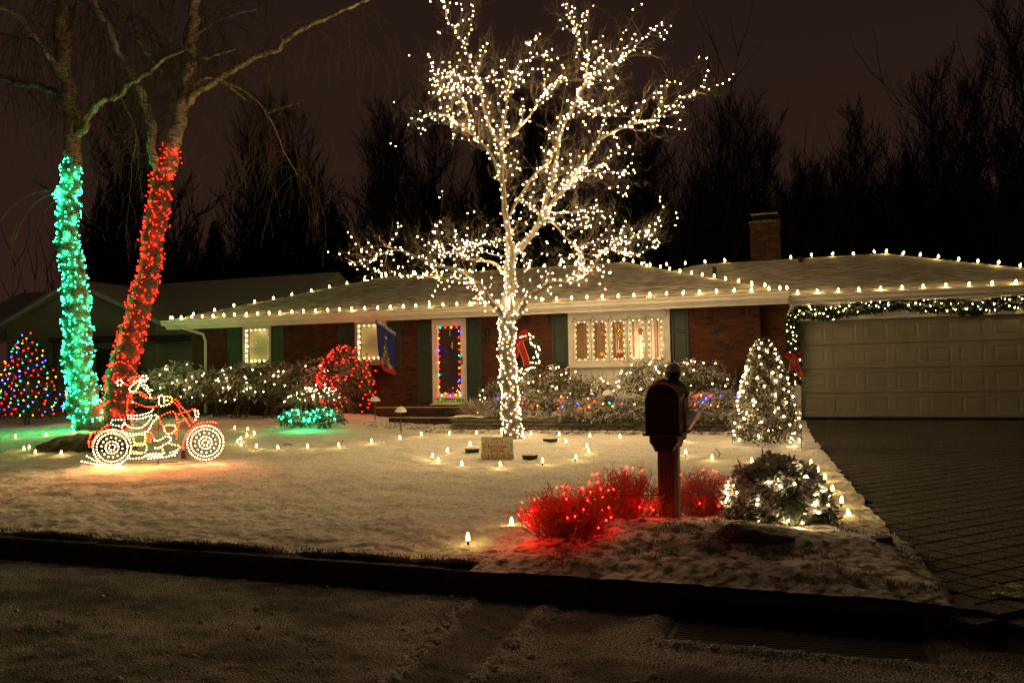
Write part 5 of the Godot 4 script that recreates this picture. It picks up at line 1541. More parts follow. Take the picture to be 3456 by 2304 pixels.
func build_shrubs() -> void:
	# long rhododendron hedge under the left windows
	var at := on_ground(-14.0, 1.5)
	var cl := []; var lights := []
	for k in 6:
		var c := Vector3(-2.35 + k * 0.94, 0.62 + 0.09 * sin(k * 1.9) + k * 0.03, 0.05 * sin(k * 2.3)); var r := Vector3(0.78, 0.58 + 0.05 * sin(k * 2.7), 0.62)
		cl.append([c, r, 1700])
		lights.append_array(place(shell_points(c, r, 15, -0.35, 0.0, 1.1), at))
	shrub("rhododendron_hedge", "long dark leaved hedge with drooping snowy leaves under the left windows", at, cl, Vector2(0.15, 0.05), GREEN, 0.7, 0.55, 0.2, "hedge")
	light_string("hedge_light_string", "white string lights scattered over the long drooping leaved hedge", lights, ["dim", "white"], bulb_mesh(0.0115), 0.0, 6, 0.035)
	# round red lit shrub beside the door
	at = on_ground(-10.38, 1.65)
	cl = [[Vector3(0, 0.72, 0), Vector3(0.66, 0.78, 0.55), 3600], [Vector3(-0.35, 0.75, 0), Vector3(0.5, 0.5, 0.45), 900]]
	shrub("yew_bush", "upright evergreen bush glowing in red lights left of the porch", at, cl, Vector2(0.09, 0.03), OLIVE, 0.5)
	light_string("red_bush_light_string", "red string lights over the upright bush left of the porch", place(shell_points(Vector3(0.03, 0.74, 0), Vector3(0.7, 0.8, 0.58), 125, -0.75, 0.0, 1.13), at), ["red"], bulb_mesh(0.0115), 0.0, 6, 0.02)
	# weeping dwarf tree
	at = on_ground(-10.33, 3.05)
	var o := thing("weeping_tree", "small umbrella shaped weeping tree strung with white lights", "tree", at)
	var g := G.new()
	g.tube(PackedVector3Array([Vector3(0, -0.05, 0), Vector3(0.03, 0.25, 0.01), Vector3(-0.01, 0.5, 0), Vector3(0.0, 0.66, 0)]), PackedFloat32Array([0.055, 0.045, 0.05, 0.06]), 9)
	part("trunk", g, M.bark, o)
	g = G.new()
	lights = []
	for i in 150:
		var a := TAU * i / 150.0 + rng.randfn() * 0.1
		var reach := rng.randf_range(0.35, 0.95)
		var q := PackedVector3Array([Vector3(0, 0.62, 0)]); var rr := PackedFloat32Array([0.012])
		for s in 8:
			var f := (s + 1) / 8.0
			q.append(Vector3(cos(a) * reach * f, 0.62 + 0.5 * f - 0.62 * f * f * (0.8 + reach * 0.5), sin(a) * reach * 0.7 * f) + Vector3(rng.randfn(), rng.randfn(), rng.randfn()) * 0.025)
			rr.append(0.011 - 0.001 * s)
			if s > 2:
				var e := Vector3(cos(a + rng.randfn()), rng.randfn() * 0.5 - 0.2, sin(a + rng.randfn()))
				g.tube(PackedVector3Array([q[s], q[s] + e * 0.09, q[s] + e * 0.16 - Vector3(0, 0.03, 0)]), PackedFloat32Array([0.005, 0.004, 0.003]), 3, false)
			if rng.randf() < 0.16 and s > 2 and sin(a) > -0.5: lights.append(at + q[s] + Vector3(rng.randfn(), 1.2, rng.randfn()) * 0.015)
		g.tube(q, rr, 4, false)
	part("branchwork", g, M.snowy_bark, o)
	light_string("weeping_tree_light_string", "white string lights in the small umbrella shaped tree", lights, ["warm", "white"], mini_bulb, 0.0, 9, 0.04)
	# green lit low shrub under it
	at = on_ground(-10.02, 3.72)
	shrub("low_shrub", "low snowy shrub glowing in green lights under the weeping tree", at, [[Vector3(-0.3, 0.14, 0), Vector3(0.52, 0.25, 0.36), 1300], [Vector3(0.42, 0.18, 0.02), Vector3(0.42, 0.24, 0.34), 1100]], Vector2(0.06, 0.03), DEEP, 0.75)
	light_string("green_shrub_light_string", "green string lights in the low shrub under the weeping tree", place(shell_points(Vector3(-0.3, 0.14, 0), Vector3(0.52, 0.25, 0.36), 20, 0.0, -0.05, 1.06) + shell_points(Vector3(0.42, 0.18, 0.02), Vector3(0.42, 0.24, 0.34), 17, 0.0, -0.05, 1.06), at), ["green"], bulb_mesh(0.0125), 0.0, 6, 0.04)
	# two boxwoods under the bay window
	var box := [[Vector3(-5.35, 0.16, 1.35), [[Vector3(-0.75, 0.36, 0.1), Vector3(0.78, 0.46, 0.6), 2300], [Vector3(0.1, 0.45, 0), Vector3(0.85, 0.52, 0.6), 2600], [Vector3(0.85, 0.34, 0.05), Vector3(0.66, 0.45, 0.55), 1900]], "snow dusted boxwood mound between the lit tree and the bay window"],
		[Vector3(-2.55, 0.16, 1.35), [[Vector3(-0.45, 0.58, 0), Vector3(0.75, 0.52, 0.58), 2300], [Vector3(0.45, 0.56, 0), Vector3(0.78, 0.5, 0.58), 2300]], "snow dusted boxwood mound at the bay window's right corner"]]
	for k in 2:
		shrub("boxwood_shrub", box[k][2], box[k][0], box[k][1], Vector2(0.06, 0.036), OLIVE, 0.85, 0.1)
		lights = []
		for c in box[k][1]: lights.append_array(place(shell_points(c[0], c[1], 21, -0.55, 0.0, 1.09), box[k][0]))
		light_string("boxwood_light_string", ["white string lights on the boxwood left of the bay window's middle", "white string lights on the boxwood at the bay window's right"][k], lights, ["dim"], bulb_mesh(0.0115), 0.0, 9, 0.012)
	# low junipers spilling over the stone wall, with coloured lights
	lights = []
	var jn := [[-5.35, 2.55, 0.95, 0.3, "snowy juniper with violet and red lights right behind the lit tree's trunk"], [-3.75, 2.75, 0.95, 0.2, "snowy juniper spilling over the wall below the first boxwood"], [-2.5, 2.7, 0.9, 0.24, "snowy juniper spilling over the wall left of the mailbox"], [-1.45, 2.7, 0.8, 0.28, "snowy juniper at the right end of the planter wall"]]
	for j in jn:
		at = Vector3(j[0], 0.16, j[1])
		shrub("juniper_shrub", j[4], at, [[Vector3(0, j[3] * 0.6, 0), Vector3(j[2], j[3], 0.62), 3600], [Vector3(-0.1, -0.02, 0.55), Vector3(j[2] * 0.95, 0.16, 0.3), 1500]], Vector2(0.09, 0.028), OLIVE, 0.85, 0.1)
		lights.append_array(place(shell_points(Vector3(0, j[3] * 0.6, 0), Vector3(j[2], j[3], 0.62), 13, 0.15, -0.1, 1.02), at))
	lights.append(Vector3(-6.45, 0.24, 2.9)); lights.append(Vector3(-6.2, 0.3, 2.6))
	light_string("juniper_light_string", "coloured string lights in the low junipers on the planter wall", lights, ["blue", "red", "teal", "amber", "red", "blue", "amber"], bulb_mesh(0.012), 0.0, 4, 0.03)
	# dry dwarf shrub left of the trunk
	g = G.new()
	for i in 900:
		var d := Vector3(rng.randfn(), absf(rng.randfn()) + 0.25, rng.randfn()).normalized()
		var p := d * 0.12
		g.col = pick([Color(0.3, 0.27, 0.2), Color(0.6, 0.58, 0.54), Color(0.2, 0.17, 0.11)])
		g.leaf(p + Vector3(rng.randfn() * 0.1, 0, rng.randfn() * 0.08), d, Vector3(rng.randfn(), 1, rng.randfn()).normalized(), rng.randf_range(0.18, 0.34), 0.012)
	solo("dwarf_shrub", g, M.leaves, "dry pale dwarf shrub at the planter wall's left corner", "shrub", Vector3(-6.52, 0.17, 2.75))
	# cone shaped evergreen beside the drive
	at = on_ground(-0.46, 5.5)
	o = thing("cone_evergreen", "cone shaped snowy evergreen full of white lights beside the driveway", "tree", at)
	g = G.new()
	var bark := G.new(); bark.rod(Vector3(0, -0.05, 0), Vector3(0, 1.4, 0), 0.05, 7, 0.01)
	part("trunk", bark, M.bark, o)
	for i in 9500:
		var y := 1.62 * pow(rng.randf(), 0.85)
		var a := rng.randf() * TAU
		var prof := cone_r(y)
		var t := 1.0 - 0.4 * pow(rng.randf(), 2.0)
		var rad := prof * t * (1.0 + 0.24 * fn.get_noise_3d(cos(a) * 90.0, y * 190.0, sin(a) * 90.0) + 0.12 * fn.get_noise_3d(cos(a) * 300.0, y * 500.0, sin(a) * 300.0))
		var d := Vector3(cos(a), 0.2, sin(a))
		var nn := (d + Vector3(rng.randfn(), rng.randfn() + 0.55, rng.randfn()) * 0.5).normalized()
		var dir := (d * 0.6 + Vector3(rng.randfn(), rng.randfn() - 0.2, rng.randfn()) * 0.7)
		dir = (dir - nn * dir.dot(nn)).normalized()
		var frost := clampf((nn.y - 0.0) * 1.5, 0.0, 1.0) * clampf((t - 0.75) * 6.0, 0.0, 1.0) * clampf(0.6 + 2.0 * fn.get_noise_3d(cos(a) * 200.0, y * 420.0, sin(a) * 200.0), 0.0, 1.0)
		g.col = (pick(OLIVE) * rng.randf_range(0.6, 1.2)).lerp(Color(0.72, 0.71, 0.69), frost * 0.95)
		g.leaf(Vector3(cos(a) * rad, y + 0.02, sin(a) * rad), dir, nn, rng.randf_range(0.04, 0.075), rng.randf_range(0.02, 0.036))
	part("crown", g, M.leaves, o)
	lights = []
	for i in 100:
		var y := 0.05 + 1.58 * (i / 99.0)
		var a := i * 2.399 + rng.randfn() * 0.25
		lights.append(at + Vector3(cos(a) * (cone_r(y) + 0.02), y, sin(a) * (cone_r(y) + 0.02)))
	for i in 15:
		var y := 0.6 + 1.0 * i / 14.0
		lights.append(at + Vector3(-0.94 * (cone_r(y) + 0.02) + rng.randfn() * 0.015, y + rng.randfn() * 0.02, 0.3 * cone_r(y)))
	light_string("cone_evergreen_light_string", "white string lights over the cone shaped evergreen", lights, ["white", "dim", "warm"], bulb_mesh(0.0135), 0.0, 6, 0.05)
	# Christmas tree at the left edge
	at = on_ground(-19.25, 3.0)
	o = thing("christmas_tree", "bushy evergreen in many coloured lights at the neighbour's side", "tree", at)
	bark = G.new(); bark.rod(Vector3(0, -0.05, 0), Vector3(0, 2.0, 0), 0.07, 7, 0.02)
	part("trunk", bark, M.bark, o)
	g = G.new()
	lights = []
	for i in 9000:
		var f := pow(rng.randf(), 0.6)
		var y := 0.22 + 2.18 * (1.0 - f)
		var a := rng.randf() * TAU
		var rad := (0.1 + 1.02 * pow(f, 0.8)) * (0.86 + 0.14 * sin(y * 12.0 + 2.0 * sin(a * 3.0))) * (1.0 - 0.45 * pow(rng.randf(), 2.0))
		var d := Vector3(cos(a), -0.25, sin(a))
		var nn := Vector3(rng.randfn() * 0.5 + cos(a) * 0.5, 1, rng.randfn() * 0.5 + sin(a) * 0.5).normalized()
		var dir := (d + Vector3(rng.randfn(), rng.randfn(), rng.randfn()) * 0.4).normalized()
		g.col = pick(DEEP) * rng.randf_range(0.7, 1.4)
		g.leaf(Vector3(cos(a) * rad, y, sin(a) * rad), dir, nn, 0.13, 0.03)
	part("crown", g, M.leaves, o)
	for i in 290:
		var f := pow(i / 289.0, 0.62)
		var y := 0.25 + 2.17 * (1.0 - f)
		var a := i * 2.399
		if sin(a) < -0.45: continue
		var rad := (0.12 + 1.04 * pow(f, 0.8)) * (0.9 + 0.1 * sin(y * 12.0 + 2.0 * sin(a * 3.0))) * rng.randf_range(0.86, 1.03)
		lights.append(at + Vector3(cos(a) * rad, y + rng.randfn() * 0.02, sin(a) * rad))
	light_string("christmas_tree_light_string", "red, blue, green and amber string lights on the tree at the neighbour's side", lights, ["red", "blue", "amber", "red", "teal", "red", "blue", "amber", "teal", "red"], bulb_mesh(0.0145), 0.0, 10, 0.03)
	# unlit shrub between hedge and neighbour
	g = G.new()
	for i in 2200:
		var d := Vector3(rng.randfn(), absf(rng.randfn()), rng.randfn()).normalized()
		g.col = pick([Color(0.1, 0.09, 0.05), Color(0.16, 0.15, 0.11), Color(0.06, 0.06, 0.03)])
		g.leaf(Vector3(0, 0.6, 0) + d * Vector3(0.6, 0.75, 0.5) * rng.randf_range(0.5, 1.0), (d + Vector3(0, 0.7, 0)).normalized(), Vector3(rng.randfn(), 1, rng.randfn()).normalized(), 0.2, 0.025)
	solo("dry_shrub", g, M.leaves, "unlit dry shrub behind the left end of the hedge", "shrub", on_ground(-18.9, -0.6))

func cone_r(y: float) -> float:
	var f := clampf(y / 1.64, 0.0, 1.0)
	return 0.55 * pow(maxf(0.0, 1.0 - f), 0.56) * (0.86 + 0.14 * smoothstep(0.0, 0.28, y))

# ---------------------------------------------------------------- lights on the house
func build_house_lights() -> void:
	var c9 := cone_mesh(0.023)
	var eave := []
	for i in 46: eave.append(Vector3(-16.45 + i * 0.361, 2.735, 0.9 + rng.randfn() * 0.015))
	light_string("eave_light_string", "warm large bulbs along the main roof's front eave", eave, ["c9"], c9, 0.006, 3, 0.1, "", PackedVector3Array(), Vector3(0, 3.0, 0))
	var ridge := []
	var p := 0.327
	ridge.append_array(along([Vector3(-16.45, 2.73, 0.81), Vector3(-12.16, 4.135, -3.48)], 0.56, 0.01))
	ridge.append_array(along([Vector3(-12.1, 4.145, -3.47), Vector3(-4.65, 4.145, -3.47)], 0.47, 0.01))
	ridge.append_array(along([Vector3(-4.6, 4.13, -3.44), Vector3(-0.35, 2.75, 0.82)], 0.44, 0.01))
	light_string("ridge_light_string", "warm large bulbs up the hips and ridge of the main roof", ridge, ["c9"], c9, 0.006, 3, 0.1, "", PackedVector3Array(), Vector3(0, 2.0, 0))
	var geave := []
	for i in 15: geave.append(Vector3(0.0 + i * 0.405, 2.66, 0.53 + rng.randfn() * 0.012))
	light_string("garage_eave_light_string", "warm large bulbs along the garage roof's front eave", geave, ["c9"], c9, 0.006, 3, 0.1, "", PackedVector3Array(), Vector3(0, 3.0, 0))
	var gr := []
	gr.append_array(along([Vector3(-3.95, 3.945, -3.38), Vector3(-1.35, 3.945, -3.38)], 0.52, 0.01)); gr.append_array(along([Vector3(-0.2, 3.945, -3.38), Vector3(1.95, 3.945, -3.38)], 0.5, 0.01)); gr.append_array(along([Vector3(2.05, 3.93, -3.3), Vector3(5.8, 2.7, 0.45)], 0.5, 0.01))
	light_string("garage_ridge_light_string", "warm large bulbs along the rear ridge past the chimney", gr, ["c9"], c9, 0.0, 3, 0.1)
	# windows
	var c7 := cone_mesh(0.015)
	for k in 2:
		var o: Array = OPENINGS[k]
		var a := Vector3(o[0] + 0.11, o[2] + 0.12, WALL - 0.02); var b := Vector3(o[1] - 0.1, o[3] - 0.11, WALL - 0.02)
		var pts := along([Vector3(a.x, a.y, a.z), Vector3(a.x, b.y, a.z), Vector3(b.x, b.y, a.z), Vector3(b.x, a.y, a.z), Vector3(a.x, a.y, a.z)], 0.142)
		light_string("window_light_string", ["white bulbs framing the leftmost window", "white bulbs framing the window behind the blue flag"][k], pts, ["c7"], c7, 0.004, 6, 0.03)
	var pts := []
	for k in 5:
		var a := -5.02 + k * 0.43 + 0.075; var b := a + 0.43 - 0.15
		for i in 7:
			pts.append(Vector3(a, 1.4 + i * 0.128, WALL + 0.085))
		pts.append(Vector3(a + 0.07, 2.215, WALL + 0.085)); pts.append(Vector3(b - 0.07, 2.215, WALL + 0.085))
		for i in 7: pts.append(Vector3(b, 2.168 - i * 0.128, WALL + 0.085))
		pts.append(Vector3(b - 0.06, 1.345, WALL + 0.085)); pts.append(Vector3(a + 0.07, 1.345, WALL + 0.085))
	light_string("bay_window_light_string", "white bulbs framing the five panes of the bay window", pts, ["c7"], cone_mesh(0.0072), 0.0, 9, 0.008)
	var wg := G.new()
	for k in 5:
		var a := -5.02 + k * 0.43 + 0.072
		for s in [0.0, 0.29]:
			var q := PackedVector3Array(); var rr := PackedFloat32Array()
			for i in 16:
				q.append(Vector3(a + s + 0.012 * sin(i * 1.3 + k), 1.34 + i * 0.058, WALL + 0.09)); rr.append(0.004)
			wg.tube(q, rr, 4, false)
		wg.tube(PackedVector3Array([Vector3(a - 0.1, 2.24, WALL + 0.1), Vector3(a - 0.05, 2.27, WALL + 0.1), Vector3(a - 0.02, 2.35, WALL + 0.1), Vector3(a + 0.04, 2.25, WALL + 0.1), Vector3(a + 0.36, 2.24, WALL + 0.1)]), PackedFloat32Array([0.005, 0.005, 0.005, 0.005, 0.005]), 4, false)
	wg.tube(PackedVector3Array([Vector3(-2.85, 2.24, WALL + 0.1), Vector3(-2.8, 2.4, WALL + 0.11), Vector3(-2.9, 2.48, WALL + 0.2)]), PackedFloat32Array([0.005, 0.005, 0.005]), 4, false)
	solo("light_wire", wg, M.wire, "dark wire looped along the top of the bay window", "wire")
	# door: coloured bulbs round the long pane
	pts = along([Vector3(-8.52, 0.6, WALL + 0.02), Vector3(-8.52, 2.23, WALL + 0.02), Vector3(-7.97, 2.23, WALL + 0.02), Vector3(-7.97, 0.6, WALL + 0.02)], 0.152)
	pts.append_array(along([Vector3(-8.52, 0.56, WALL + 0.02), Vector3(-7.95, 0.56, WALL + 0.02)], 0.062, 0.012))
	light_string("door_light_string", "coloured bulbs framing the front door's long pane", pts, ["red", "amber", "red", "teal", "red", "amber", "red", "blue"], bulb_mesh(0.014), 0.003, 12, 0.004)
	pts = []
	for i in 14: pts.append(Vector3(-8.05 + rng.randfn() * 0.07, 0.6 + absf(rng.randfn()) * 0.16, WALL - 0.1))
	light_string("reflection_bulb_string", "tiny added bulbs standing in for a reflection low right in the door pane", pts, ["faint"], bulb_mesh(0.004), 0.002, 0)  # added bulbs imitate lights reflected in the glass
	# wires hanging from the gutter
	for k in 6:
		var u: float = [-13.95, -11.1, -9.0, -8.55, -3.05, -6.65][k]
		var g := G.new()
		var q := PackedVector3Array(); var rr := PackedFloat32Array()
		for i in 9:
			var f := i / 8.0
			q.append(Vector3(u + 0.22 * f + 0.05 * sin(f * 6.0), 2.68 - 0.25 * f, 1.085 - 0.35 * f * f)); rr.append(0.005)
		g.tube(q, rr, 4)
		solo("light_wire", g, M.wire, ["dark wire hanging from the gutter over the leftmost window", "dark wire hanging from the gutter left of the flag window", "dark wire hanging from the gutter left of the door", "dark wire hanging from the gutter above the door", "dark wire hanging from the gutter over the bay window's right end", "dark wire hanging from the gutter left of the tree trunk"][k], "wire")
	# wreath with bow
	var at := Vector3(-6.28, 1.53, WALL + 0.1)
	var w := thing("wreath", "green wreath with white lights and red bow on the brick wall", "wreath", at)
	var g := G.new()
	pts = []
	for i in 5200:
		var a := rng.randf() * TAU; var b := rng.randf() * TAU
		var rr := 0.1 * sqrt(rng.randf())
		var c := Vector3(cos(a), sin(a), 0)
		var d := (c * cos(b) + Vector3(0, 0, absf(sin(b)))).normalized()
		g.col = pick(DEEP) * rng.randf_range(0.8, 1.8)
		g.leaf(c * 0.41 + d * rr, (d + Vector3(rng.randfn(), rng.randfn(), rng.randfn()) * 0.5).normalized(), Vector3(rng.randfn(), rng.randfn(), 1.0).normalized(), rng.randf_range(0.05, 0.09), 0.01)
	part("greenery", g, M.leaves, w)
	for i in 78:
		var a := i * TAU / 78.0
		pts.append(at + Vector3(cos(a), sin(a), 0) * (0.41 + rng.randf_range(-0.09, 0.1)) + Vector3(0, 0, 0.1))
	bow(w, Vector3(-0.03, 0.33, 0.14), 1.0)
	light_string("wreath_light_string", "white string lights wound through the wreath", pts, ["dim"], bulb_mesh(0.0105), 0.0, 9, 0.012)
	# garland over the garage door and down its left side
	var path := []
	for i in 41:
		var f := i / 40.0
		var u := lerpf(-0.1, 5.0, f)
		path.append(Vector3(u, 2.31 - 0.075 * sin(f * 2.9 * TAU * 0.62 + 0.2) + 0.02 * sin(u * 7.0), 0.13))
	garland("garland", "green garland with white lights draped above the garage door", path, 0.125, 5200, "string lights in the garland above the garage door", 92)
	path = []
	for i in 20: path.append(Vector3(-0.13 + 0.02 * sin(i * 1.1), lerpf(2.28, 0.72, i / 19.0), 0.14))
	var gl := garland("garland", "green garland with red bow hanging down the garage door's left side", path, 0.11, 2300, "string lights in the garland beside the garage door", 34)
	bow(gl, Vector3(-0.13, 1.28, 0.26) - gl.position, 0.62)

func garland(called: String, label: String, path: Array, thick: float, count: int, light_label: String, bulbs: int) -> Node3D:
	var o := thing(called, label, "garland", path[0])
	var g := G.new()
	var pts := []
	for i in count + bulbs:
		var f := rng.randf() * (path.size() - 1)
		if i >= count: f = (i - count + rng.randf()) / bulbs * (path.size() - 1.001)
		var k := mini(int(f), path.size() - 2)
		var p: Vector3 = path[k].lerp(path[k + 1], f - k)
		var ax: Vector3 = (path[k + 1] - path[k]).normalized()
		var d := ax.cross(Vector3(rng.randfn(), rng.randfn(), rng.randfn())).normalized()
		var rr := thick * sqrt(rng.randf()) * (1.0 + 0.35 * fn.get_noise_1d(f * 130.0))
		if i >= count:
			d.z = absf(d.z)
			pts.append(p + d * thick * rng.randf_range(0.75, 1.1))
			continue
		if d.z < -0.3: d.z = -d.z
		g.col = pick(DEEP) * rng.randf_range(0.7, 1.7)
		g.leaf(p - path[0] + d * rr * 0.7, (d + ax * rng.randfn() * 0.7).normalized(), Vector3(rng.randfn(), rng.randfn(), 1.0).normalized(), rng.randf_range(0.08, 0.14), 0.026)
	part("greenery", g, M.leaves, o)
	light_string("garland_light_string", "white " + light_label, pts, ["dim"], bulb_mesh(0.0115), 0.0, 9, 0.016)
	return o

func ribbon(g: G, path: Array, width: Vector3) -> void:
	for i in path.size() - 1:
		g.quad(path[i] - width, path[i] + width, path[i + 1] + width, path[i + 1] - width)
		g.quad(path[i] + width + Vector3(0, 0, -0.004), path[i] - width + Vector3(0, 0, -0.004), path[i + 1] - width + Vector3(0, 0, -0.004), path[i + 1] + width + Vector3(0, 0, -0.004))

func bow(parent: Node3D, at: Vector3, s: float) -> void:
	var g := G.new(); var e := G.new()
	for side in [-1, 1]:
		var loop := []
		for i in 15:
			var a := TAU * i / 14.0
			loop.append(at + Vector3(side * (0.13 - 0.13 * cos(a)), 0.03 + 0.09 * sin(a) + 0.05 * (1.0 - cos(a)), 0.03 + 0.05 * sin(a * 0.5)) * s)
		ribbon(g, loop, Vector3(0.012, 0.05, 0.03) * s)
		var tail := []
		for i in 9:
			var f := i / 8.0
			tail.append(at + Vector3(side * (0.02 + 0.14 * f) + 0.05 * f, -0.62 * f * (1.0 if side > 0 else 0.72), 0.03 + 0.025 * sin(f * 7.0)) * s)
		ribbon(g, tail, Vector3(0.075, 0.02, 0) * s)
		for d in [-0.075, 0.075]:
			var q := PackedVector3Array(); var rr := PackedFloat32Array()
			for p in tail: q.append(p + Vector3(d, d * 0.26, 0.003) * s); rr.append(0.006 * s)
			e.tube(q, rr, 4)
	g.ball(at + Vector3(0, 0.0, 0.07) * s, Vector3(0.05, 0.055, 0.03) * s, 10, 7)
	var b := part("bow", g, M.ribbon, parent)
	part("gold_edge", e, M.gold_edge, b)

# ---------------------------------------------------------------- the rider display: outlines of rope light on a flat metal frame
const DISPLAY := {
	"red": [[430, 870, 370, 885, 300, 935, 220, 1035, 185, 1110, 160, 1195, 128, 1192, 115, 1105, 150, 1015, 178, 975, 216, 985, 240, 1000], [120, 1110, 190, 1112],
		[672, 720, 678, 640, 686, 540, 700, 470, 740, 420, 800, 398, 860, 395, 910, 415, 960, 460, 1020, 495, 1110, 490], [770, 545, 850, 580, 950, 615, 1050, 620, 1135, 602], [870, 435, 905, 450, 950, 478],
		[1340, 505, 1390, 515, 1430, 550, 1460, 610, 1500, 650, 1550, 700, 1590, 760, 1640, 840, 1690, 870], [1345, 545, 1400, 580, 1440, 640, 1460, 700, 1500, 770, 1540, 820, 1580, 880, 1610, 925],
		[1595, 685, 1640, 655, 1680, 665, 1712, 690], [1150, 770, 1220, 730, 1290, 700, 1350, 690, 1390, 730, 1405, 800, 1410, 850, 1380, 870], [1560, 690, 1480, 710, 1430, 735], [1540, 810, 1450, 845, 1430, 900, 1420, 960, 1410, 1040, 1395, 1130], [1370, 890, 1390, 960, 1395, 1060],
		[1500, 1230, 1500, 1150, 1540, 1050, 1610, 960, 1700, 890, 1800, 860, 1900, 850, 1985, 868], [1600, 1040, 1700, 1020, 1740, 975, 1770, 930, 1850, 905], [1150, 800, 1180, 860, 1210, 920, 1230, 1000],
		[1025, 1000, 1060, 1060, 1080, 1100], [970, 1040, 990, 1140, 1030, 1130, 1010, 1040], [900, 162, 850, 160, 780, 168, 720, 190, 690, 220], [600, 262, 660, 272, 700, 300]],
	"white": [[690, 735, 780, 742, 860, 740, 940, 720, 1010, 700, 1050, 670, 1062, 640], [690, 778, 800, 790, 900, 782, 980, 755, 1045, 738], [655, 870, 720, 915, 820, 930, 900, 915, 970, 860, 1020, 790, 1045, 740], [640, 840, 600, 905, 612, 970, 680, 1010, 780, 1018, 900, 1005, 980, 975, 1020, 915, 1050, 840, 1130, 772, 1090, 738],
		[1140, 465, 1190, 445, 1215, 470, 1220, 530, 1210, 600, 1180, 615, 1145, 580, 1140, 465], [1670, 680, 1712, 690, 1728, 740, 1712, 790, 1680, 770, 1670, 690], [1680, 820, 1682, 860],
		[910, 155, 960, 160, 978, 200, 940, 222, 890, 215, 840, 240], [895, 165, 840, 215, 780, 270, 720, 320, 702, 360, 740, 395, 800, 382, 832, 330, 852, 275, 900, 238, 960, 232], [870, 265, 900, 310, 940, 350, 980, 385, 1010, 420, 1018, 475], [930, 285, 990, 325, 955, 365],
		[1080, 1110, 1130, 1120, 1190, 1090, 1250, 1050, 1300, 1060, 1328, 1100, 1280, 1150, 1200, 1190, 1150, 1230, 1090, 1225], [680, 1370, 780, 1375, 900, 1365, 980, 1320, 1080, 1305, 1180, 1310, 1235, 1300], [960, 1340, 1180, 1345], [990, 1378, 1260, 1360, 1320, 1332, 1420, 1345], [1310, 1300, 1360, 1280, 1410, 1270, 1400, 1310, 1340, 1310],
		[20, 1400, 80, 1415, 150, 1430, 240, 1448, 330, 1455], [95, 1325, 150, 1360, 210, 1392, 280, 1430]],
	"yellow": [[1225, 470, 1290, 470, 1340, 490, 1330, 540, 1300, 575, 1222, 600], [1225, 530, 1300, 520], [1215, 910, 1260, 890, 1320, 890, 1380, 902, 1395, 955, 1340, 1010, 1262, 1022, 1228, 975, 1215, 910], [690, 1060, 780, 1030, 860, 1022, 940, 1022, 950, 1090, 938, 1150, 860, 1152, 780, 1150, 770, 1085, 790, 1040],
		[690, 1185, 780, 1180, 900, 1175, 960, 1172, 972, 1230, 940, 1290, 860, 1292, 740, 1262, 690, 1250], [740, 1298, 900, 1302], [1180, 1220, 1210, 1270, 1232, 1325], [1300, 1160, 1350, 1182, 1420, 1190, 1458, 1220, 1420, 1258, 1370, 1290]],
	"green": [[640, 800, 560, 800, 460, 802, 444, 838, 462, 870, 520, 885, 600, 893]],
}

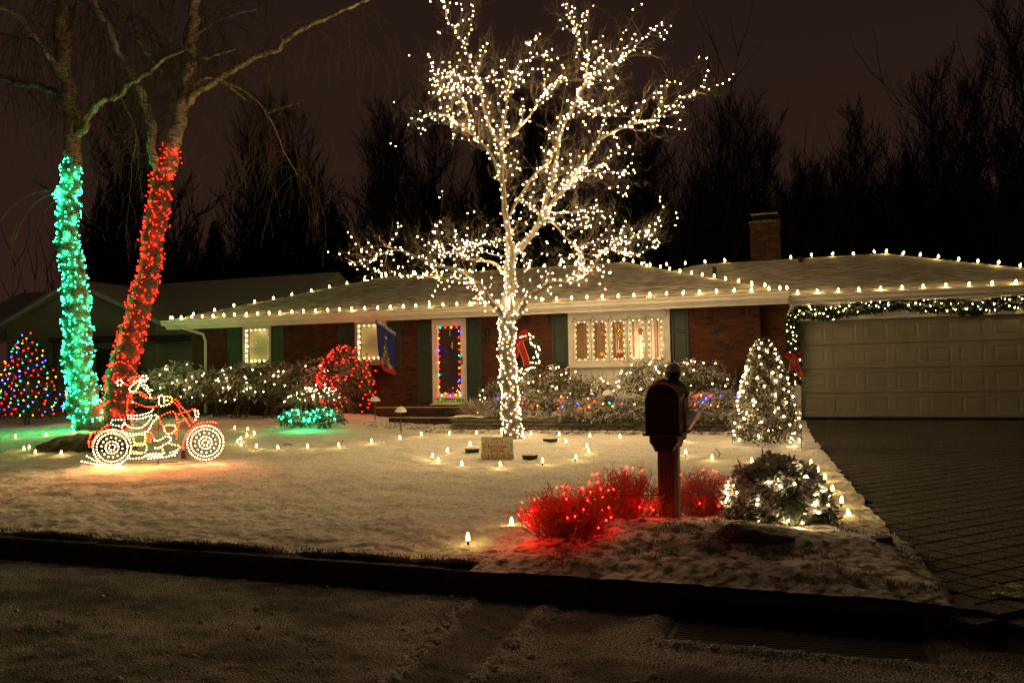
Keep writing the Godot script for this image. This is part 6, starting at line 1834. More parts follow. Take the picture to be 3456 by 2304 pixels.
func build_motorcycle() -> void:
	var s := 0.001047
	var dir := Vector3(0.928, 0, -0.372)
	var at := on_ground(-9.35, 8.96, 0.0)
	var o := thing("motorcycle_display", "glowing rope light outline of a bearded rider on a motorcycle", "light display", at)
	var to := func(x: float, y: float) -> Vector3: return dir * ((x - 1100.0) * s) + Vector3(0, (1462.0 - y) * s + 0.01, 0)
	var runs := []
	for k in DISPLAY:
		for l in DISPLAY[k]:
			var p := []
			for i in range(0, l.size(), 2): p.append(to.call(l[i], l[i + 1]))
			runs.append([k, p])
	for wheel in [[460, 1205, 278, 225], [1825, 1160, 268, 215]]:
		for r in [wheel[2], wheel[3], 46]:
			var p := []
			for i in 49: p.append(to.call(wheel[0] + r * cos(TAU * i / 48.0), wheel[1] + r * 0.94 * sin(TAU * i / 48.0)))
			runs.append(["white", p])
	var pom := []
	for i in 13: pom.append(to.call(565 + 44 * cos(TAU * i / 12.0), 250 + 42 * sin(TAU * i / 12.0)))
	runs.append(["white", pom])
	var spokes := [G.new(), G.new()]
	var facing := dir.cross(Vector3.UP).normalized() * -1.0
	if facing.z < 0.0: facing = -facing
	var backs := G.new()
	var spots := []
	for r in runs:
		var q := PackedVector3Array(); var rr := PackedFloat32Array()
		for p in r[1]: q.append(p); rr.append(0.003)
		var rope := G.new(); rope.tube(q, rr, 5)
		part("rope", rope, M.frame_metal, o)
		for p in along(r[1], 0.046): spots.append([r[0], p])
	for wi in 2:
		var wheel: Array = [[460, 1205], [1825, 1160]][wi]
		for i in 14:
			var a := TAU * (i + 0.3) / 14.0
			for r in [95, 155]: spots.append(["white", to.call(wheel[0] + r * cos(a + (0.2 if r == 95 else 0.0)), wheel[1] + r * 0.94 * sin(a + (0.2 if r == 95 else 0.0)))])
			spokes[wi].tube(PackedVector3Array([to.call(wheel[0] + 46 * cos(a), wheel[1] + 43 * sin(a)), to.call(wheel[0] + 200 * cos(a), wheel[1] + 188 * sin(a))]), PackedFloat32Array([0.003, 0.003]), 4)
	for k in 2: part("spoke_wheel", spokes[k], M.frame_metal, o)
	for sp in spots:                                       # a small dark plate added behind every bulb blocks its backward light
		backs.boxt(Transform3D(Basis(Vector3.UP, 0.381) * Basis.from_scale(Vector3(0.011, 0.011, 0.003)), sp[1] - facing * 0.011))
	part("bulb_shield", backs, M.black_metal, o).set_meta("kind", "stuff")
	var b := bulb_mesh(0.01)
	var rest := {}
	var n := 0
	spots.sort_custom(func(p, q): return hash(p[1]) < hash(q[1]))
	for i in spots.size():
		var m: StandardMaterial3D = M["rope_" + spots[i][0]]
		if i < 300:
			put("bulb", b, m, o, spots[i][1])
			if i % 19 == 5:
				var l := SpotLight3D.new()
				l.name = "bulb_light_%03d" % i
				l.light_color = m.emission; l.light_energy = 0.42; l.light_size = 0.02; l.spot_range = 20.0; l.spot_attenuation = 2.0; l.spot_angle = 84.0; l.shadow_enabled = true
				o.add_child(l, true)
				l.transform = Transform3D(Basis.looking_at(facing + Vector3(0, -0.35, 0)), spots[i][1] + Vector3(0, 0.001, 0))
		else:
			var key: String = spots[i][0]
			if not rest.has(key): rest[key] = G.new()
			rest[key].lathe(spots[i][1], [[0.001, -0.0078], [0.006, -0.0047], [0.0078, 0.0], [0.0055, 0.0055], [0.001, 0.0078]], 6)
	for key in rest: part("bulb_cluster", rest[key], M["rope_" + key], o).set_meta("kind", "stuff")
	var g := G.new()
	for l in [[1130, 620, 1130, 1480], [700, 800, 1120, 970], [460, 1450, 460, 1490], [1825, 1420, 1825, 1490], [680, 1440, 1420, 1440]]:
		g.rod(to.call(l[0], l[1]) - Vector3(0, 0, 0.012), to.call(l[2], l[3]) - Vector3(0, 0, 0.012), 0.006, 5)
	part("frame", g, M.frame_metal, o)
	g = G.new()
	g.boxt(Transform3D(Basis(Vector3.UP, 0.381) * Basis.from_scale(Vector3(0.034, 0.062, 0.03)), to.call(1512, 1330)))
	part("transformer", g, mat("box_brown", Color(0.06, 0.035, 0.025), 0.6), o)

# ---------------------------------------------------------------- mailbox bed
func build_front_bed() -> void:
	# bed surface: soil and snow mound between lawn and kerb
	var g := G.new()
	var nu := 110; var nw := 60
	for j in nw + 1:
		var w := lerpf(11.15, 13.47, float(j) / nw)
		for i in nu + 1:
			var left := lerpf(-1.75, -2.2, clampf((w - 11.4) / 1.9, 0.0, 1.0))
			var right := drive_edge(w) + 0.02 + 0.06 * fn.get_noise_2d(w * 260.0, 5.0) + 0.03 * fn.get_noise_2d(w * 900.0, 8.0)
			var u := lerpf(left, right, float(i) / nu)
			var e := minf(minf(i, nu - i) * 0.06, 1.0) * minf(j * 0.09, 1.0) * minf(0.25 + (nw - j) * 0.1, 1.0)
			var y := gh(u, minf(w, 13.3)) + (0.05 + 0.03 * fn.get_noise_2d(u * 200.0, w * 230.0) + 0.012 * fn.get_noise_2d(u * 800.0, w * 800.0)) * e + (0.012 if e > 0.0 else -0.03)
			y -= 0.03 * smoothstep(13.2, 13.47, w) * (1.0 + 0.3 * fn.get_noise_1d(u * 200.0))
			g.vert(Vector3(u, y, w), Vector3.UP, Vector2(u, w))
	grid_faces(g, nu + 1, nw + 1)
	struct("mulch_ground", g, M.bed_snow)
	# dry grass and leaf litter over it
	var tuft := G.new()
	for k in 7:
		var a := TAU * k / 7.0
		var d := Vector3(cos(a) * 0.8, 0.7, sin(a) * 0.8).normalized()
		tuft.leaf(Vector3.ZERO, d, Vector3(-sin(a) * 0.2, 1, cos(a) * 0.2).normalized(), 0.11, 0.008)
	var spots := []
	for i in 1150:
		var w := rng.randf_range(12.05, 13.42)
		var u := rng.randf_range(-1.6, 1.0)
		if u > -0.45 and w < 12.3 and u < 0.4: continue
		if fn.get_noise_2d(u * 120.0, w * 120.0) < -0.02: continue
		spots.append(Transform3D(Basis(Vector3.UP, rng.randf() * TAU).scaled(Vector3.ONE * rng.randf_range(0.35, 0.95)) * Basis(Vector3.RIGHT, rng.randfn() * 0.4), on_ground(u, w, 0.03)))
	scatter("dry_grass", tuft.mesh(), mat("straw", Color(0.13, 0.1, 0.06), 0.9), spots)
	# three leafless barberries strung with red bulbs
	var lights := []
	for k in 3:
		var at: Vector3 = on_ground([-1.7, -1.36, -0.7][k], [12.55, 11.8, 11.3][k])
		var rad: Vector3 = [Vector3(0.4, 0.43, 0.34), Vector3(0.42, 0.52, 0.34), Vector3(0.42, 0.46, 0.3)][k]
		g = G.new()
		for i in 125:
			var a := rng.randf() * TAU
			var f := sqrt(rng.randf())
			var tip := Vector3(cos(a) * rad.x * f, rad.y * sqrt(1.0 - 0.7 * f * f) * rng.randf_range(0.7, 1.0), sin(a) * rad.z * f)
			var base := Vector3(cos(a) * rad.x, 0, sin(a) * rad.z) * 0.35 * f + Vector3(rng.randfn(), 0, rng.randfn()) * 0.03
			var mid := base.lerp(tip, 0.5) + Vector3(rng.randfn(), rng.randfn() * 0.5, rng.randfn()) * 0.05
			g.tube(PackedVector3Array([base - Vector3(0, 0.03, 0), mid, tip]), PackedFloat32Array([0.006, 0.0045, 0.0025]), 4, false)
			for q in 8:
				var p := base.lerp(tip, rng.randf_range(0.25, 1.0)) + (mid - base.lerp(tip, 0.5)) * 0.6
				var d := (Vector3(rng.randfn(), rng.randfn() * 0.7 + 0.35, rng.randfn()) + (tip - base).normalized() * 0.4).normalized()
				var l := rng.randf_range(0.05, 0.12)
				var e := p + d * l
				g.tube(PackedVector3Array([p, p.lerp(e, 0.5) + Vector3(rng.randfn(), rng.randfn(), rng.randfn()) * 0.008, e]), PackedFloat32Array([0.0032, 0.0026, 0.0016]), 3, false)
				for z in 2:
					var d2 := (d + Vector3(rng.randfn(), rng.randfn() * 0.8, rng.randfn()) * 0.8).normalized()
					g.tube(PackedVector3Array([p.lerp(e, 0.6), p.lerp(e, 0.6) + d2 * l * 0.6]), PackedFloat32Array([0.0022, 0.0013]), 3, false)
		solo("barberry_bush", g, M.red_lit_twig, ["leafless twiggy bush in red bulbs nearest the road and furthest left", "leafless twiggy bush in red bulbs just left of the mailbox post", "leafless twiggy bush in red bulbs right of the mailbox post"][k], "shrub", at, "leafless bushes round the mailbox")
		lights.append_array(place(shell_points(Vector3(0, rad.y * 0.5, 0), Vector3(rad.x, rad.y * 0.5, rad.z), [26, 28, 26][k], -0.5, 0.5, 0.96), at))
	lights = lights.filter(func(p): return Vector2(p.x + 0.96, p.z - 11.76).length() > 0.24)
	light_string("barberry_light_string", "red string lights in the leafless bushes round the mailbox post", lights, ["red_near"], bulb_mesh(0.0058), 0.0, 5, 0.012)
	# a wire from bush to bush
	g = G.new()
	var q := PackedVector3Array(); var rr := PackedFloat32Array()
	for i in 20:
		var f := i / 19.0
		q.append(Vector3(lerpf(-1.5, -0.45, f), lerpf(-0.03, 0.0, f) - 0.03 * sin(f * PI), lerpf(12.2, 11.75, f))); rr.append(0.003)
	g.tube(q, rr, 4)
	solo("light_wire", g, M.wire, "dark wire strung from bush to bush behind the mailbox post", "wire")
	# snow covered yew with white lights
	var at := on_ground(-0.03, 11.75)
	var c := Vector3(-0.02, 0.17, 0); var r := Vector3(0.42, 0.38, 0.36)
	var o := thing("mugo_pine", "round snow capped pine bush with white lights beside the driveway's foot", "shrub", at)
	g = G.new()
	leafy(g, c, r, 9000, Vector2(0.08, 0.015), 0.75, [Color(0.03, 0.05, 0.022), Color(0.045, 0.068, 0.03), Color(0.06, 0.062, 0.032)], 0.1, 0.14, -0.6, 0.35)
	part("foliage", g, M.leaves, o)
	g = G.new()
	for i in 2600:                                             # snow lying on the twigs
		var d := Vector3(rng.randfn(), absf(rng.randfn()) * 0.8 + 0.05, rng.randfn()).normalized()
		if fn.get_noise_3dv(d * 210.0) < -0.08 - 0.35 * (d.y - 0.5): continue
		var f := 1.0 + 0.14 * 2.0 * fn.get_noise_3dv(d * 90.0 + c * 37.0) + 0.05 * fn.get_noise_3dv(d * 400.0)
		var s := rng.randf_range(0.006, 0.02)
		g.ball(c + d * r * f * rng.randf_range(1.0, 1.09), Vector3(s * 1.4, s * 0.8, s), 5, 4)
	part("snow_cap", g, M.deep_snow, o)
	g = G.new()
	for k in 12: g.rod(Vector3(rng.randfn() * 0.08, -0.03, rng.randfn() * 0.08), c + Vector3(rng.randfn() * 0.2, 0.1, rng.randfn() * 0.15), 0.012, 5, 0.006)
	part("stem", g, M.twig, o)
	light_string("mugo_light_string", "white string lights in the snow capped bush beside the driveway's foot", place(shell_points(c, r, 24, -0.15, 0.0, 1.06), at), ["dim", "white"], bulb_mesh(0.009), 0.0, 3, 0.02)
	# dark boulder
	g = G.new()
	var st := 0
	for j in 11:
		for i in 18:
			var th := PI * j / 10.0; var ph := TAU * i / 18.0
			var d := Vector3(sin(th) * cos(ph), cos(th), sin(th) * sin(ph))
			var rad := 1.0 + 0.35 * fn.get_noise_3dv(d * 80.0) + 0.12 * fn.get_noise_3dv(d * 240.0)
			var p := d * rad * Vector3(0.3, 0.13, 0.14)
			p.y = minf(p.y, 0.085 - 0.22 * p.x + 0.01 * fn.get_noise_2d(p.x * 900.0, p.z * 900.0))
			g.vert(p, d)
	grid_faces_round(g, 18, 11)
	solo("boulder", g, M.stone, "dark flat topped boulder in the bed below the snow capped bush", "rock", Vector3(-0.17, gh(-0.17, 12.62) + 0.05, 12.62))
	g = G.new(); g.boxt(Transform3D(Basis(Vector3.UP, 0.3) * Basis(Vector3.BACK, 0.12) * Basis.from_scale(Vector3(0.06, 0.05, 0.05)), Vector3.ZERO))
	solo("edging_stone", g, M.stone, "small dark edging stone at the bed's corner by the driveway", "rock", Vector3(0.72, gh(0.72, 12.3) + 0.03, 12.3))
	build_mailbox()

func grid_faces_round(g: G, cols: int, rows: int) -> void:
	for j in rows - 1:
		for i in cols:
			var a := j * cols + i; var b := j * cols + (i + 1) % cols
			g.tri_i(a, b, b + cols); g.tri_i(a, b + cols, a + cols)
	for i in g.n.size(): g.n[i] = Vector3.ZERO
	for k in range(0, g.ix.size(), 3):
		var n := (g.v[g.ix[k + 2]] - g.v[g.ix[k]]).cross(g.v[g.ix[k + 1]] - g.v[g.ix[k]])
		for m in 3: g.n[g.ix[k + m]] += n
	for i in g.n.size(): g.n[i] = g.n[i].normalized() if g.n[i].length() > 0 else Vector3.UP

func build_mailbox() -> void:
	# the box's door faces the road
	var at := Vector3(-0.96, gh(-0.96, 11.8) - 0.02, 11.76)
	var o := thing("mailbox", "black arched mailbox with snow on top on a square wooden post", "mailbox", at)
	var top := 0.83                                            # floor of the box above the ground
	var g := G.new()
	g.box(Vector3(-0.085, -0.2, -0.085), Vector3(0.085, 0.76, 0.085))
	var post := part("post", g, M.post_paint, o)
	for k in 5:                                               # shallow flutes up the post's face
		g = G.new()
		g.bevel(Vector3(-0.074 + k * 0.031, 0.0, 0.08), Vector3(-0.05 + k * 0.031, 0.74, 0.092), 0.003)
		part("rib", g, M.post_paint, post)
	g = G.new()
	g.box(Vector3(0.0855, -0.1, -0.06), Vector3(0.0905, 0.75, 0.06))
	part("side_face", g, M.post_paint, post)
	g = G.new()
	var arm := [Vector2(-0.075, 0.68), Vector2(0.075, 0.68), Vector2(0.09, 0.72), Vector2(0.12, 0.76), Vector2(0.12, 0.82), Vector2(-0.12, 0.82), Vector2(-0.12, 0.76), Vector2(-0.09, 0.72)]
	extrude(g, arm, -0.28, 0.26)
	part("bracket", g, M.black_metal, o)
	g = G.new()
	g.bevel(Vector3(-0.165, 0.815, -0.33), Vector3(0.165, 0.835, 0.31), 0.004)
	part("shelf", g, M.black_metal, o)
	var arch := []
	var w := 0.14
	arch.append(Vector2(-w, top)); arch.append(Vector2(w, top))
	for i in 17:
		var a := PI * i / 16.0
		arch.append(Vector2(w * cos(a), top + 0.27 + 0.15 * sin(a)))
	g = G.new()
	extrude(g, arch, -0.3, 0.27)
	part("box", g, M.black_metal, o)
	g = G.new()
	var lid := []
	for p in arch: lid.append(Vector2(p.x * 1.03, top + (p.y - top) * 1.015))
	extrude(g, lid, 0.272, 0.292)
	var door := part("door", g, M.black_metal, o)
	g = G.new()
	g.tube(PackedVector3Array([Vector3(-0.07, top + 0.33, 0.293), Vector3(-0.05, top + 0.345, 0.31), Vector3(0.05, top + 0.345, 0.31), Vector3(0.07, top + 0.33, 0.293)]), PackedFloat32Array([0.006, 0.007, 0.007, 0.006]), 6)
	part("handle", g, M.iron, door)
	g = G.new()
	g.box(Vector3(0.143, top + 0.1, -0.02), Vector3(0.15, top + 0.34, 0.0)); g.box(Vector3(0.143, top + 0.3, -0.02), Vector3(0.15, top + 0.34, 0.08))
	part("signal_flag", g, M.ribbon, o)
	# snow on the roof, thicker on the side away from the wind
	g = G.new()
	var cols := 19; var rows := 22
	for j in rows:
		var z := lerpf(-0.31, 0.285, j / float(rows - 1))
		for i in cols:
			var a := lerpf(0.12, PI - 0.35, i / float(cols - 1))
			var th := 0.03 * sin(clampf((i / float(cols - 1)) * PI, 0.0, PI)) + 0.012
			th *= 0.75 + 0.5 * fn.get_noise_2d(z * 900.0, a * 90.0) + 0.2
			if i == 0 or i == cols - 1: th = 0.001
			if j == rows - 1: th *= 0.35
			g.vert(Vector3((w + th) * cos(a), top + 0.27 + (0.15 + th) * sin(a), z), Vector3.UP)
	for j in rows - 1:
		for i in cols - 1:
			var k := j * cols + i
			g.tri_i(k, k + cols, k + cols + 1); g.tri_i(k, k + cols + 1, k + 1)
	for i in g.v.size(): g.n[i] = (g.v[i] - Vector3(0, top + 0.2, g.v[i].z)).normalized()
	part("snow", g, M.deep_snow, o)
	# paper tube under the right side, with its own snow
	g = G.new()
	var tubep := [Vector2(0.16, 0.6 + 0.24), Vector2(0.24, 0.72 + 0.24), Vector2(0.26, 0.76 + 0.24), Vector2(0.16, 0.78 + 0.24)]
	extrude(g, tubep, -0.3, -0.02)
	part("side_tray", g, M.deep_snow, o)
	# knob finial behind the box
	g = G.new()
	g.box(Vector3(-0.07, 0.8, -0.4), Vector3(0.07, 1.26, -0.31))
	g.lathe(Vector3(0.0, 1.26, -0.355), [[0.06, 0.0], [0.045, 0.025], [0.062, 0.05], [0.074, 0.1], [0.06, 0.145], [0.03, 0.17], [0.001, 0.175]], 14)
	part("finial", g, M.post_paint, o)
	g = G.new()
	g.lathe(Vector3(0.0, 1.365, -0.355), [[0.079, 0.0], [0.07, 0.04], [0.045, 0.068], [0.001, 0.08]], 14)
	part("finial_snow", g, M.deep_snow, o)

func extrude(g: G, p: Array, z0: float, z1: float) -> void:   # a closed outline (counter-clockwise seen from the front) pushed along z
	var v := PackedVector2Array(p)
	var t := Geometry2D.triangulate_polygon(v)
	for i in range(0, t.size(), 3):
		var a := v[t[i]]; var b := v[t[i + 1]]; var c := v[t[i + 2]]
		if (b - a).cross(c - a) < 0.0:
			var s := b; b = c; c = s
		g.tri(Vector3(a.x, a.y, z1), Vector3(b.x, b.y, z1), Vector3(c.x, c.y, z1))
		g.tri(Vector3(a.x, a.y, z0), Vector3(c.x, c.y, z0), Vector3(b.x, b.y, z0))
	for i in v.size():
		var a := v[i]; var b := v[(i + 1) % v.size()]
		g.quad(Vector3(a.x, a.y, z0), Vector3(b.x, b.y, z0), Vector3(b.x, b.y, z1), Vector3(a.x, a.y, z1))

# ---------------------------------------------------------------- small things
const ORDER := ["first", "second", "third", "fourth", "fifth", "sixth", "seventh", "eighth", "ninth", "tenth", "eleventh", "twelfth", "thirteenth", "fourteenth", "fifteenth"]

func build_small_things() -> void:
	# stake lights along the beds' edges: a glowing cone on a short peg
	var g := G.new()
	g.lathe(Vector3.ZERO, [[0.01, 0.012], [0.017, 0.018], [0.018, 0.03], [0.0145, 0.06], [0.009, 0.08], [0.001, 0.088]], 10)
	var lens := g.mesh()
	g = G.new()
	g.lathe(Vector3.ZERO, [[0.004, -0.06], [0.01, -0.02], [0.012, 0.02], [0.018, 0.014], [0.018, 0.02], [0.001, 0.021]], 8)
	var peg := g.mesh()
	var first: Node3D = null
	var said := {"birch": "white stake light by the birches' grass mound, %s from the left", "walk": "white stake light between motorcycle display and hedge, %s from the back", "row": "white stake light in the row below the planter wall, %s from the left",
		"ring": "white stake light of the ring before the lit tree, %s clockwise from its left", "drive": "white stake light along the driveway's lawn edge, %s from the house", "pair": "white stake light at the lawn's front left of the red bushes, %s from the back"}
	for k in STAKES:
		var list: Array = STAKES[k].duplicate()
		if k == "birch": list.sort_custom(func(a, b): return a[0] < b[0])
		elif k == "row": list.sort_custom(func(a, b): return a[0] < b[0])
		elif k == "ring": list.sort_custom(func(a, b): return atan2(a[1] - 7.1, a[0] + 4.2) > atan2(b[1] - 7.1, b[0] + 4.2))
		else: list.sort_custom(func(a, b): return a[1] < b[1])
		for i in list.size():
			var at := on_ground(list[i][0], list[i][1], 0.005)
			var label: String = said[k] % ORDER[i]
			if first == null:
				first = thing("stake_light", label, "lamp", at, "white stake lights along the beds")
				put("bulb", lens, M.stake, first)
				put("peg", peg, M.wire, first)
				var l := OmniLight3D.new()
				l.name = "stake_lamp"; l.position = Vector3(0, 0.05, 0); l.light_color = M.stake.emission; l.light_energy = 0.03; l.light_size = 0.02; l.omni_range = 6.0; l.omni_attenuation = 2.0; l.shadow_enabled = true
				first.add_child(l)
			else:
				copy_of(first, "stake_light", label, at).rotation = Vector3(rng.randfn() * 0.09, rng.randf() * TAU, rng.randfn() * 0.09)
	# mushroom path lights, unlit and capped with snow
	var spots := [[-9.31, 2.2, 0.42, "unlit mushroom path light with snowy cap left of the porch step"], [-7.75, 3.9, 0.55, "unlit mushroom path light with snowy cap before the porch step"], [-3.65, 2.75, 0.5, "unlit mushroom path light rising from the junipers before the boxwood"]]
	var pl: Node3D = null
	for s in spots:
		var at := on_ground(s[0], s[1]) if s[1] != 2.75 else Vector3(s[0], 0.16, s[1])
		if pl == null:
			pl = thing("path_light", s[3], "path light", at, "mushroom path lights")
			g = G.new(); g.rod(Vector3(0, -0.1, 0), Vector3(0, 0.42, 0), 0.012, 8)
			part("stem", g, M.copper, pl)
			g = G.new(); g.lathe(Vector3(0, 0.4, 0), [[0.02, 0.0], [0.11, 0.01], [0.115, 0.018], [0.04, 0.07], [0.001, 0.075]], 16)
			part("cap", g, M.copper, pl)
			g = G.new(); g.lathe(Vector3(0, 0.42, 0), [[0.122, -0.004], [0.12, 0.03], [0.085, 0.075], [0.035, 0.11], [0.001, 0.118]], 16)
			part("snow", g, M.deep_snow, pl)
		else:
			copy_of(pl, "path_light", s[3], at)
	# flush ground fixtures round the lit tree
	var sp := [[-4.86, 7.0, 0.12, "dark round ground fixture left of the sign"], [-3.72, 7.5, 0.12, "dark round ground fixture right of the sign"], [-3.95, 5.75, 0.13, "snow covered round ground fixture behind the sign"]]
	for s in sp:
		var o := thing("ground_fixture", s[3], "fixture", on_ground(s[0], s[1], 0.0), "ground fixtures round the lit tree")
		g = G.new(); g.lathe(Vector3.ZERO, [[s[2] * 0.8, -0.05], [s[2], 0.06], [s[2] * 0.95, 0.065], [0.001, 0.065]], 18)
		part("body", g, M.black_metal, o)
		g = G.new(); g.lathe(Vector3.ZERO, [[s[2] * 0.99, 0.062], [s[2] * 0.93, 0.078], [0.001, 0.085]], 18)
		part("snow", g, M.deep_snow, o)
	build_sign()
	build_flag()
	# twigs and a dead leaf on the snow
	var tw := [[-8.62, 6.55, "small bent twig lying on the snow right of the display"], [-1.05, 7.0, "curled wire hook standing in the snow before the cone evergreen"], [-7.9, 5.9, "dead leaf lying on the snow before the porch"]]
	for i in 3:
		g = G.new()
		var q := PackedVector3Array(); var rr := PackedFloat32Array()
		for k in 9:
			var f := k / 8.0
			q.append(Vector3(0.22 * f - 0.1, 0.02 + 0.03 * sin(f * 5.0), 0.05 * sin(f * 7.0)) if i == 0 else Vector3(0.03 * sin(f * 5.0), 0.16 * f if f < 0.8 else 0.2 - 0.09 * f, 0.0) if i == 1 else Vector3(0.05 * f, 0.015 + 0.02 * sin(f * 3.0), 0.01 * k))
			rr.append(0.007 if i < 2 else 0.014 * sin(f * PI) + 0.002)
		g.tube(q, rr, 5)
		solo(["fallen_twig", "wire_hook", "dead_leaf"][i], g, M.twig if i != 1 else M.wire, tw[i][2], ["twig", "hook", "leaf"][i], on_ground(tw[i][0], tw[i][1], 0.01))
	g = G.new(); g.rod(Vector3(0, -0.1, 0), Vector3(0.02, 0.46, 0), 0.006, 6)
	solo("marker_stick", g, M.copper, "thin marker stick in the snow right of the cone evergreen", "stick", on_ground(0.06, 5.9))

func text_mesh(t: String, font: String, size: float, depth := 0.002, bold := 700) -> TextMesh:
	var m := TextMesh.new()
	var f := SystemFont.new()
	f.font_names = PackedStringArray([font]); f.font_weight = bold
	m.font = f; m.text = t; m.font_size = 64; m.pixel_size = size / 64.0; m.depth = depth; m.curve_step = 1.0
	return m

func build_sign() -> void:
	var at := on_ground(-4.19, 7.62, 0.0)
	var o := thing("yard_sign", "small white yard sign with holly border and red lettering before the lit tree", "sign", at)
	o.rotation.y = 0.16
	var g := G.new()
	g.box(Vector3(-0.245, -0.01, -0.006), Vector3(0.245, 0.335, 0.006))
	part("board", g, mat("sign_board", Color(0.72, 0.7, 0.64), 0.6), o)
	g = G.new(); g.rod(Vector3(-0.18, -0.15, -0.012), Vector3(-0.18, 0.2, -0.012), 0.005); g.rod(Vector3(0.18, -0.15, -0.012), Vector3(0.18, 0.2, -0.012), 0.005)
	part("stake", g, M.frame_metal, o)
	var red := mat("sign_red", Color(0.42, 0.03, 0.015), 0.6); var green := mat("sign_green", Color(0.03, 0.09, 0.025), 0.6)
	for t in [["Lighting By", 0.026, 0.0, 0.302, "Droid Serif"], ["Christm", 0.075, -0.045, 0.192, "Droid Serif"], ["s", 0.06, 0.152, 0.19, "Droid Serif"], ["Decor", 0.072, 0.0, 0.142, "Droid Serif"], ["973-837-9796", 0.083, 0.0, 0.05, "Droid Serif"]]:
		put("lettering", text_mesh(t[0], t[4], t[1]), red, o, Vector3(t[2], t[3], 0.0075))
	g = G.new()
	for k in 3: g.tri(Vector3(0.12 - 0.018 + k * 0.004, 0.178 + k * 0.011, 0.0085), Vector3(0.12 + 0.018 - k * 0.004, 0.178 + k * 0.011, 0.0085), Vector3(0.12, 0.2 + k * 0.007, 0.0085))
	part("tree_mark", g, green, o)
	g = G.new()
	var q := PackedVector3Array(); var rr := PackedFloat32Array()
	var leafs := [G.new(), G.new()]
	for i in 101:
		var f := i / 100.0 * 4.0
		var p: Vector3 = [Vector3(lerpf(-0.2, 0.2, f), 0.246, 0), Vector3(0.2, lerpf(0.246, 0.118, f - 1.0), 0), Vector3(lerpf(0.2, -0.2, f - 2.0), 0.118, 0), Vector3(-0.2, lerpf(0.118, 0.246, f - 3.0), 0)][mini(int(f), 3)]
		p += Vector3(0.006 * sin(i * 1.1), 0.008 * sin(i * 0.9), 0.0085)
		q.append(p); rr.append(0.0022)
		if i % 5 == 2:
			var d := Vector3([0.35, 1, -0.35, -1][mini(int(f), 3)] * (1.0 if i % 2 else 0.6), [1.0, -0.3, -1.0, 0.3][mini(int(f), 3)], 0).normalized()
			leafs[(i / 5) % 2].leaf(p, d, Vector3.BACK, 0.034, 0.013, 0.0)
	g.tube(q, rr, 4)
	part("vine", g, green, o)
	part("leaf_mark", leafs[0], red, o); part("leaf_mark", leafs[1], green, o)

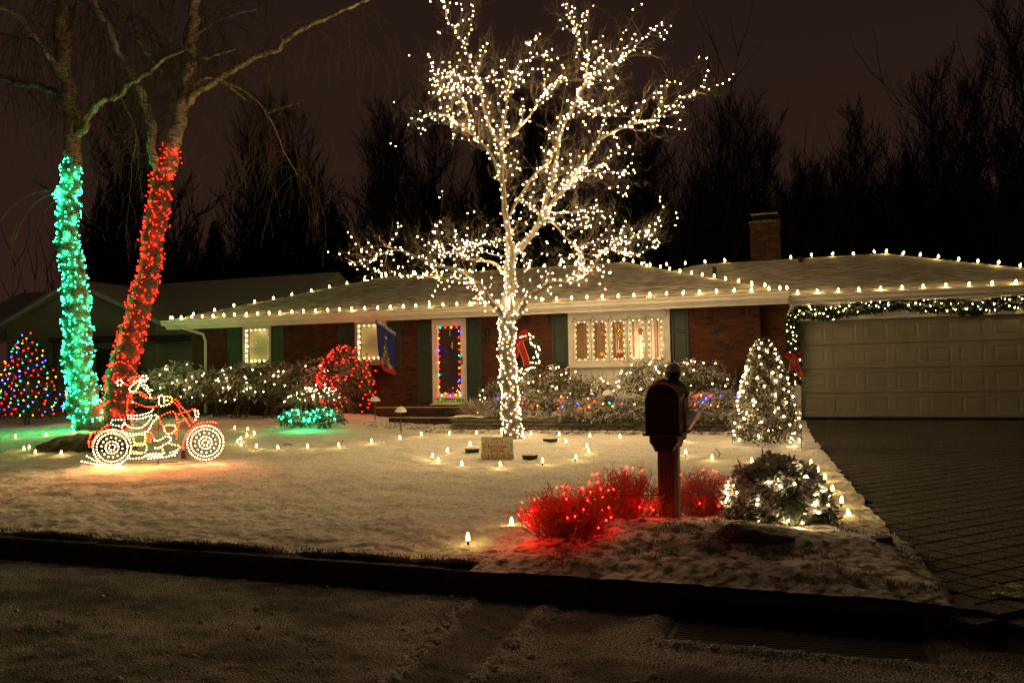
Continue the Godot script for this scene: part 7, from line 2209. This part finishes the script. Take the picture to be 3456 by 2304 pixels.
func build_flag() -> void:
	# a house flag on an angled pole; its picture: a decorated tree and a parcel on blue
	var o := thing("house_flag", "blue holiday flag with a decorated tree hanging from an angled pole", "flag", Vector3(-9.64, 2.02, WALL))
	var tip := Vector3(-0.03, 0.36, 1.12)
	var g := G.new()
	g.rod(Vector3(0.0, -0.02, 0.0), tip * 1.03, 0.012, 8)
	part("pole", g, M.frame_metal, o)
	g = G.new(); g.lathe(Vector3.ZERO, [[0.04, 0.0], [0.04, 0.01], [0.02, 0.03], [0.02, 0.07], [0.001, 0.07]], 10, Basis(Vector3.RIGHT, PI / 2))
	part("bracket", g, M.frame_metal, o)
	var im := Image.create(160, 256, false, Image.FORMAT_RGB8)
	var blue := lin(0.016, 0.028, 0.16)
	im.fill(blue)
	var r2 := RandomNumberGenerator.new(); r2.seed = 5
	for y in 256:
		for x in 160:
			var c := blue
			var t := (y - 62) / 150.0
			var half := 52.0 * t * (0.72 + 0.28 * fmod(t * 4.0, 1.0))
			if t > 0.0 and t < 1.0 and absf(x - 84.0) < half: c = lin(0.03, 0.14, 0.05)
			if t > 0.12 and t < 1.0 and absf(fmod(t * 4.2 + (x - 84) * 0.006, 1.0) - 0.5) < 0.07 and absf(x - 84.0) < half: c = lin(0.4, 0.03, 0.03)
			if Vector2(x - 84, y - 56).length() < 10.0: c = lin(0.6, 0.4, 0.06)
			if y > 206 and y < 232 and x > 96 and x < 140: c = lin(0.25, 0.05, 0.3) if absf(x - 118) > 5 else lin(0.6, 0.45, 0.1)
			if y > 202 and y < 232 and x > 22 and x < 62: c = lin(0.5, 0.22, 0.05) if absf(x - 42) > 5 else lin(0.5, 0.05, 0.04)
			if y > 228: c = lin(0.42, 0.02, 0.015)
			im.set_pixel(x, y, c)
	for k in 16:
		var cx := 84 + r2.randi_range(-34, 34); var cy := r2.randi_range(110, 205)
		if absf(cx - 84.0) > 48.0 * (cy - 62) / 150.0: continue
		var c: Color = [lin(0.6, 0.35, 0.05), lin(0.5, 0.03, 0.02), lin(0.6, 0.55, 0.5), lin(0.4, 0.1, 0.05)][k % 4]
		for y in range(-5, 6):
			for x in range(-5, 6):
				if x * x + y * y < 26: im.set_pixel(cx + x, cy + y, c)
	var fm := mat("flag_print", Color(1, 1, 1), 0.9)
	fm.albedo_texture = ImageTexture.create_from_image(im)
	fm.backlight_enabled = true; fm.backlight = Color(0.3, 0.3, 0.3)
	g = G.new()
	var a := tip * 0.2; var b := tip * 1.0
	var cols := 16; var rows := 18
	for j in rows + 1:
		for i in cols + 1:
			var f := i / float(cols); var v := j / float(rows)
			var p := b.lerp(a, f) + Vector3(0.04 * sin(f * 7.0 + v * 1.5) * v, -1.02 * v - (0.06 * sin(f * PI)) * v, 0.03 * v * sin(v * 3.0))
			p.z -= (0.10 * (1.0 - f) - 0.02) * v
			g.vert(p, Vector3(0.95, 0.1, 0.2).normalized(), Vector2(f, v))
	for j in rows:
		for i in cols:
			var k := j * (cols + 1) + i
			g.tri_i(k, k + cols + 1, k + cols + 2); g.tri_i(k, k + cols + 2, k + 1)
	part("cloth", g, fm, o)
	g = G.new()
	g.tube(PackedVector3Array([b, a]), PackedFloat32Array([0.03, 0.03]), 10)
	part("sleeve", g, mat("flag_sleeve", Color(0.03, 0.035, 0.12), 0.9), o)
	var tm := put("lettering", text_mesh("HAPPY HOLIDAYS", "Droid Sans", 0.115), mat("flag_letters", Color(0.6, 0.58, 0.6), 0.9), o)
	# the letters run from the pole's outer end towards the wall, on the cloth just under the sleeve
	var x := (a - b).normalized()
	var zz := Vector3(0.96, 0, 0.2).slide(x).normalized()
	tm.transform = Transform3D(Basis(x, zz.cross(x), zz), a.lerp(b, 0.5) + zz * 0.034)
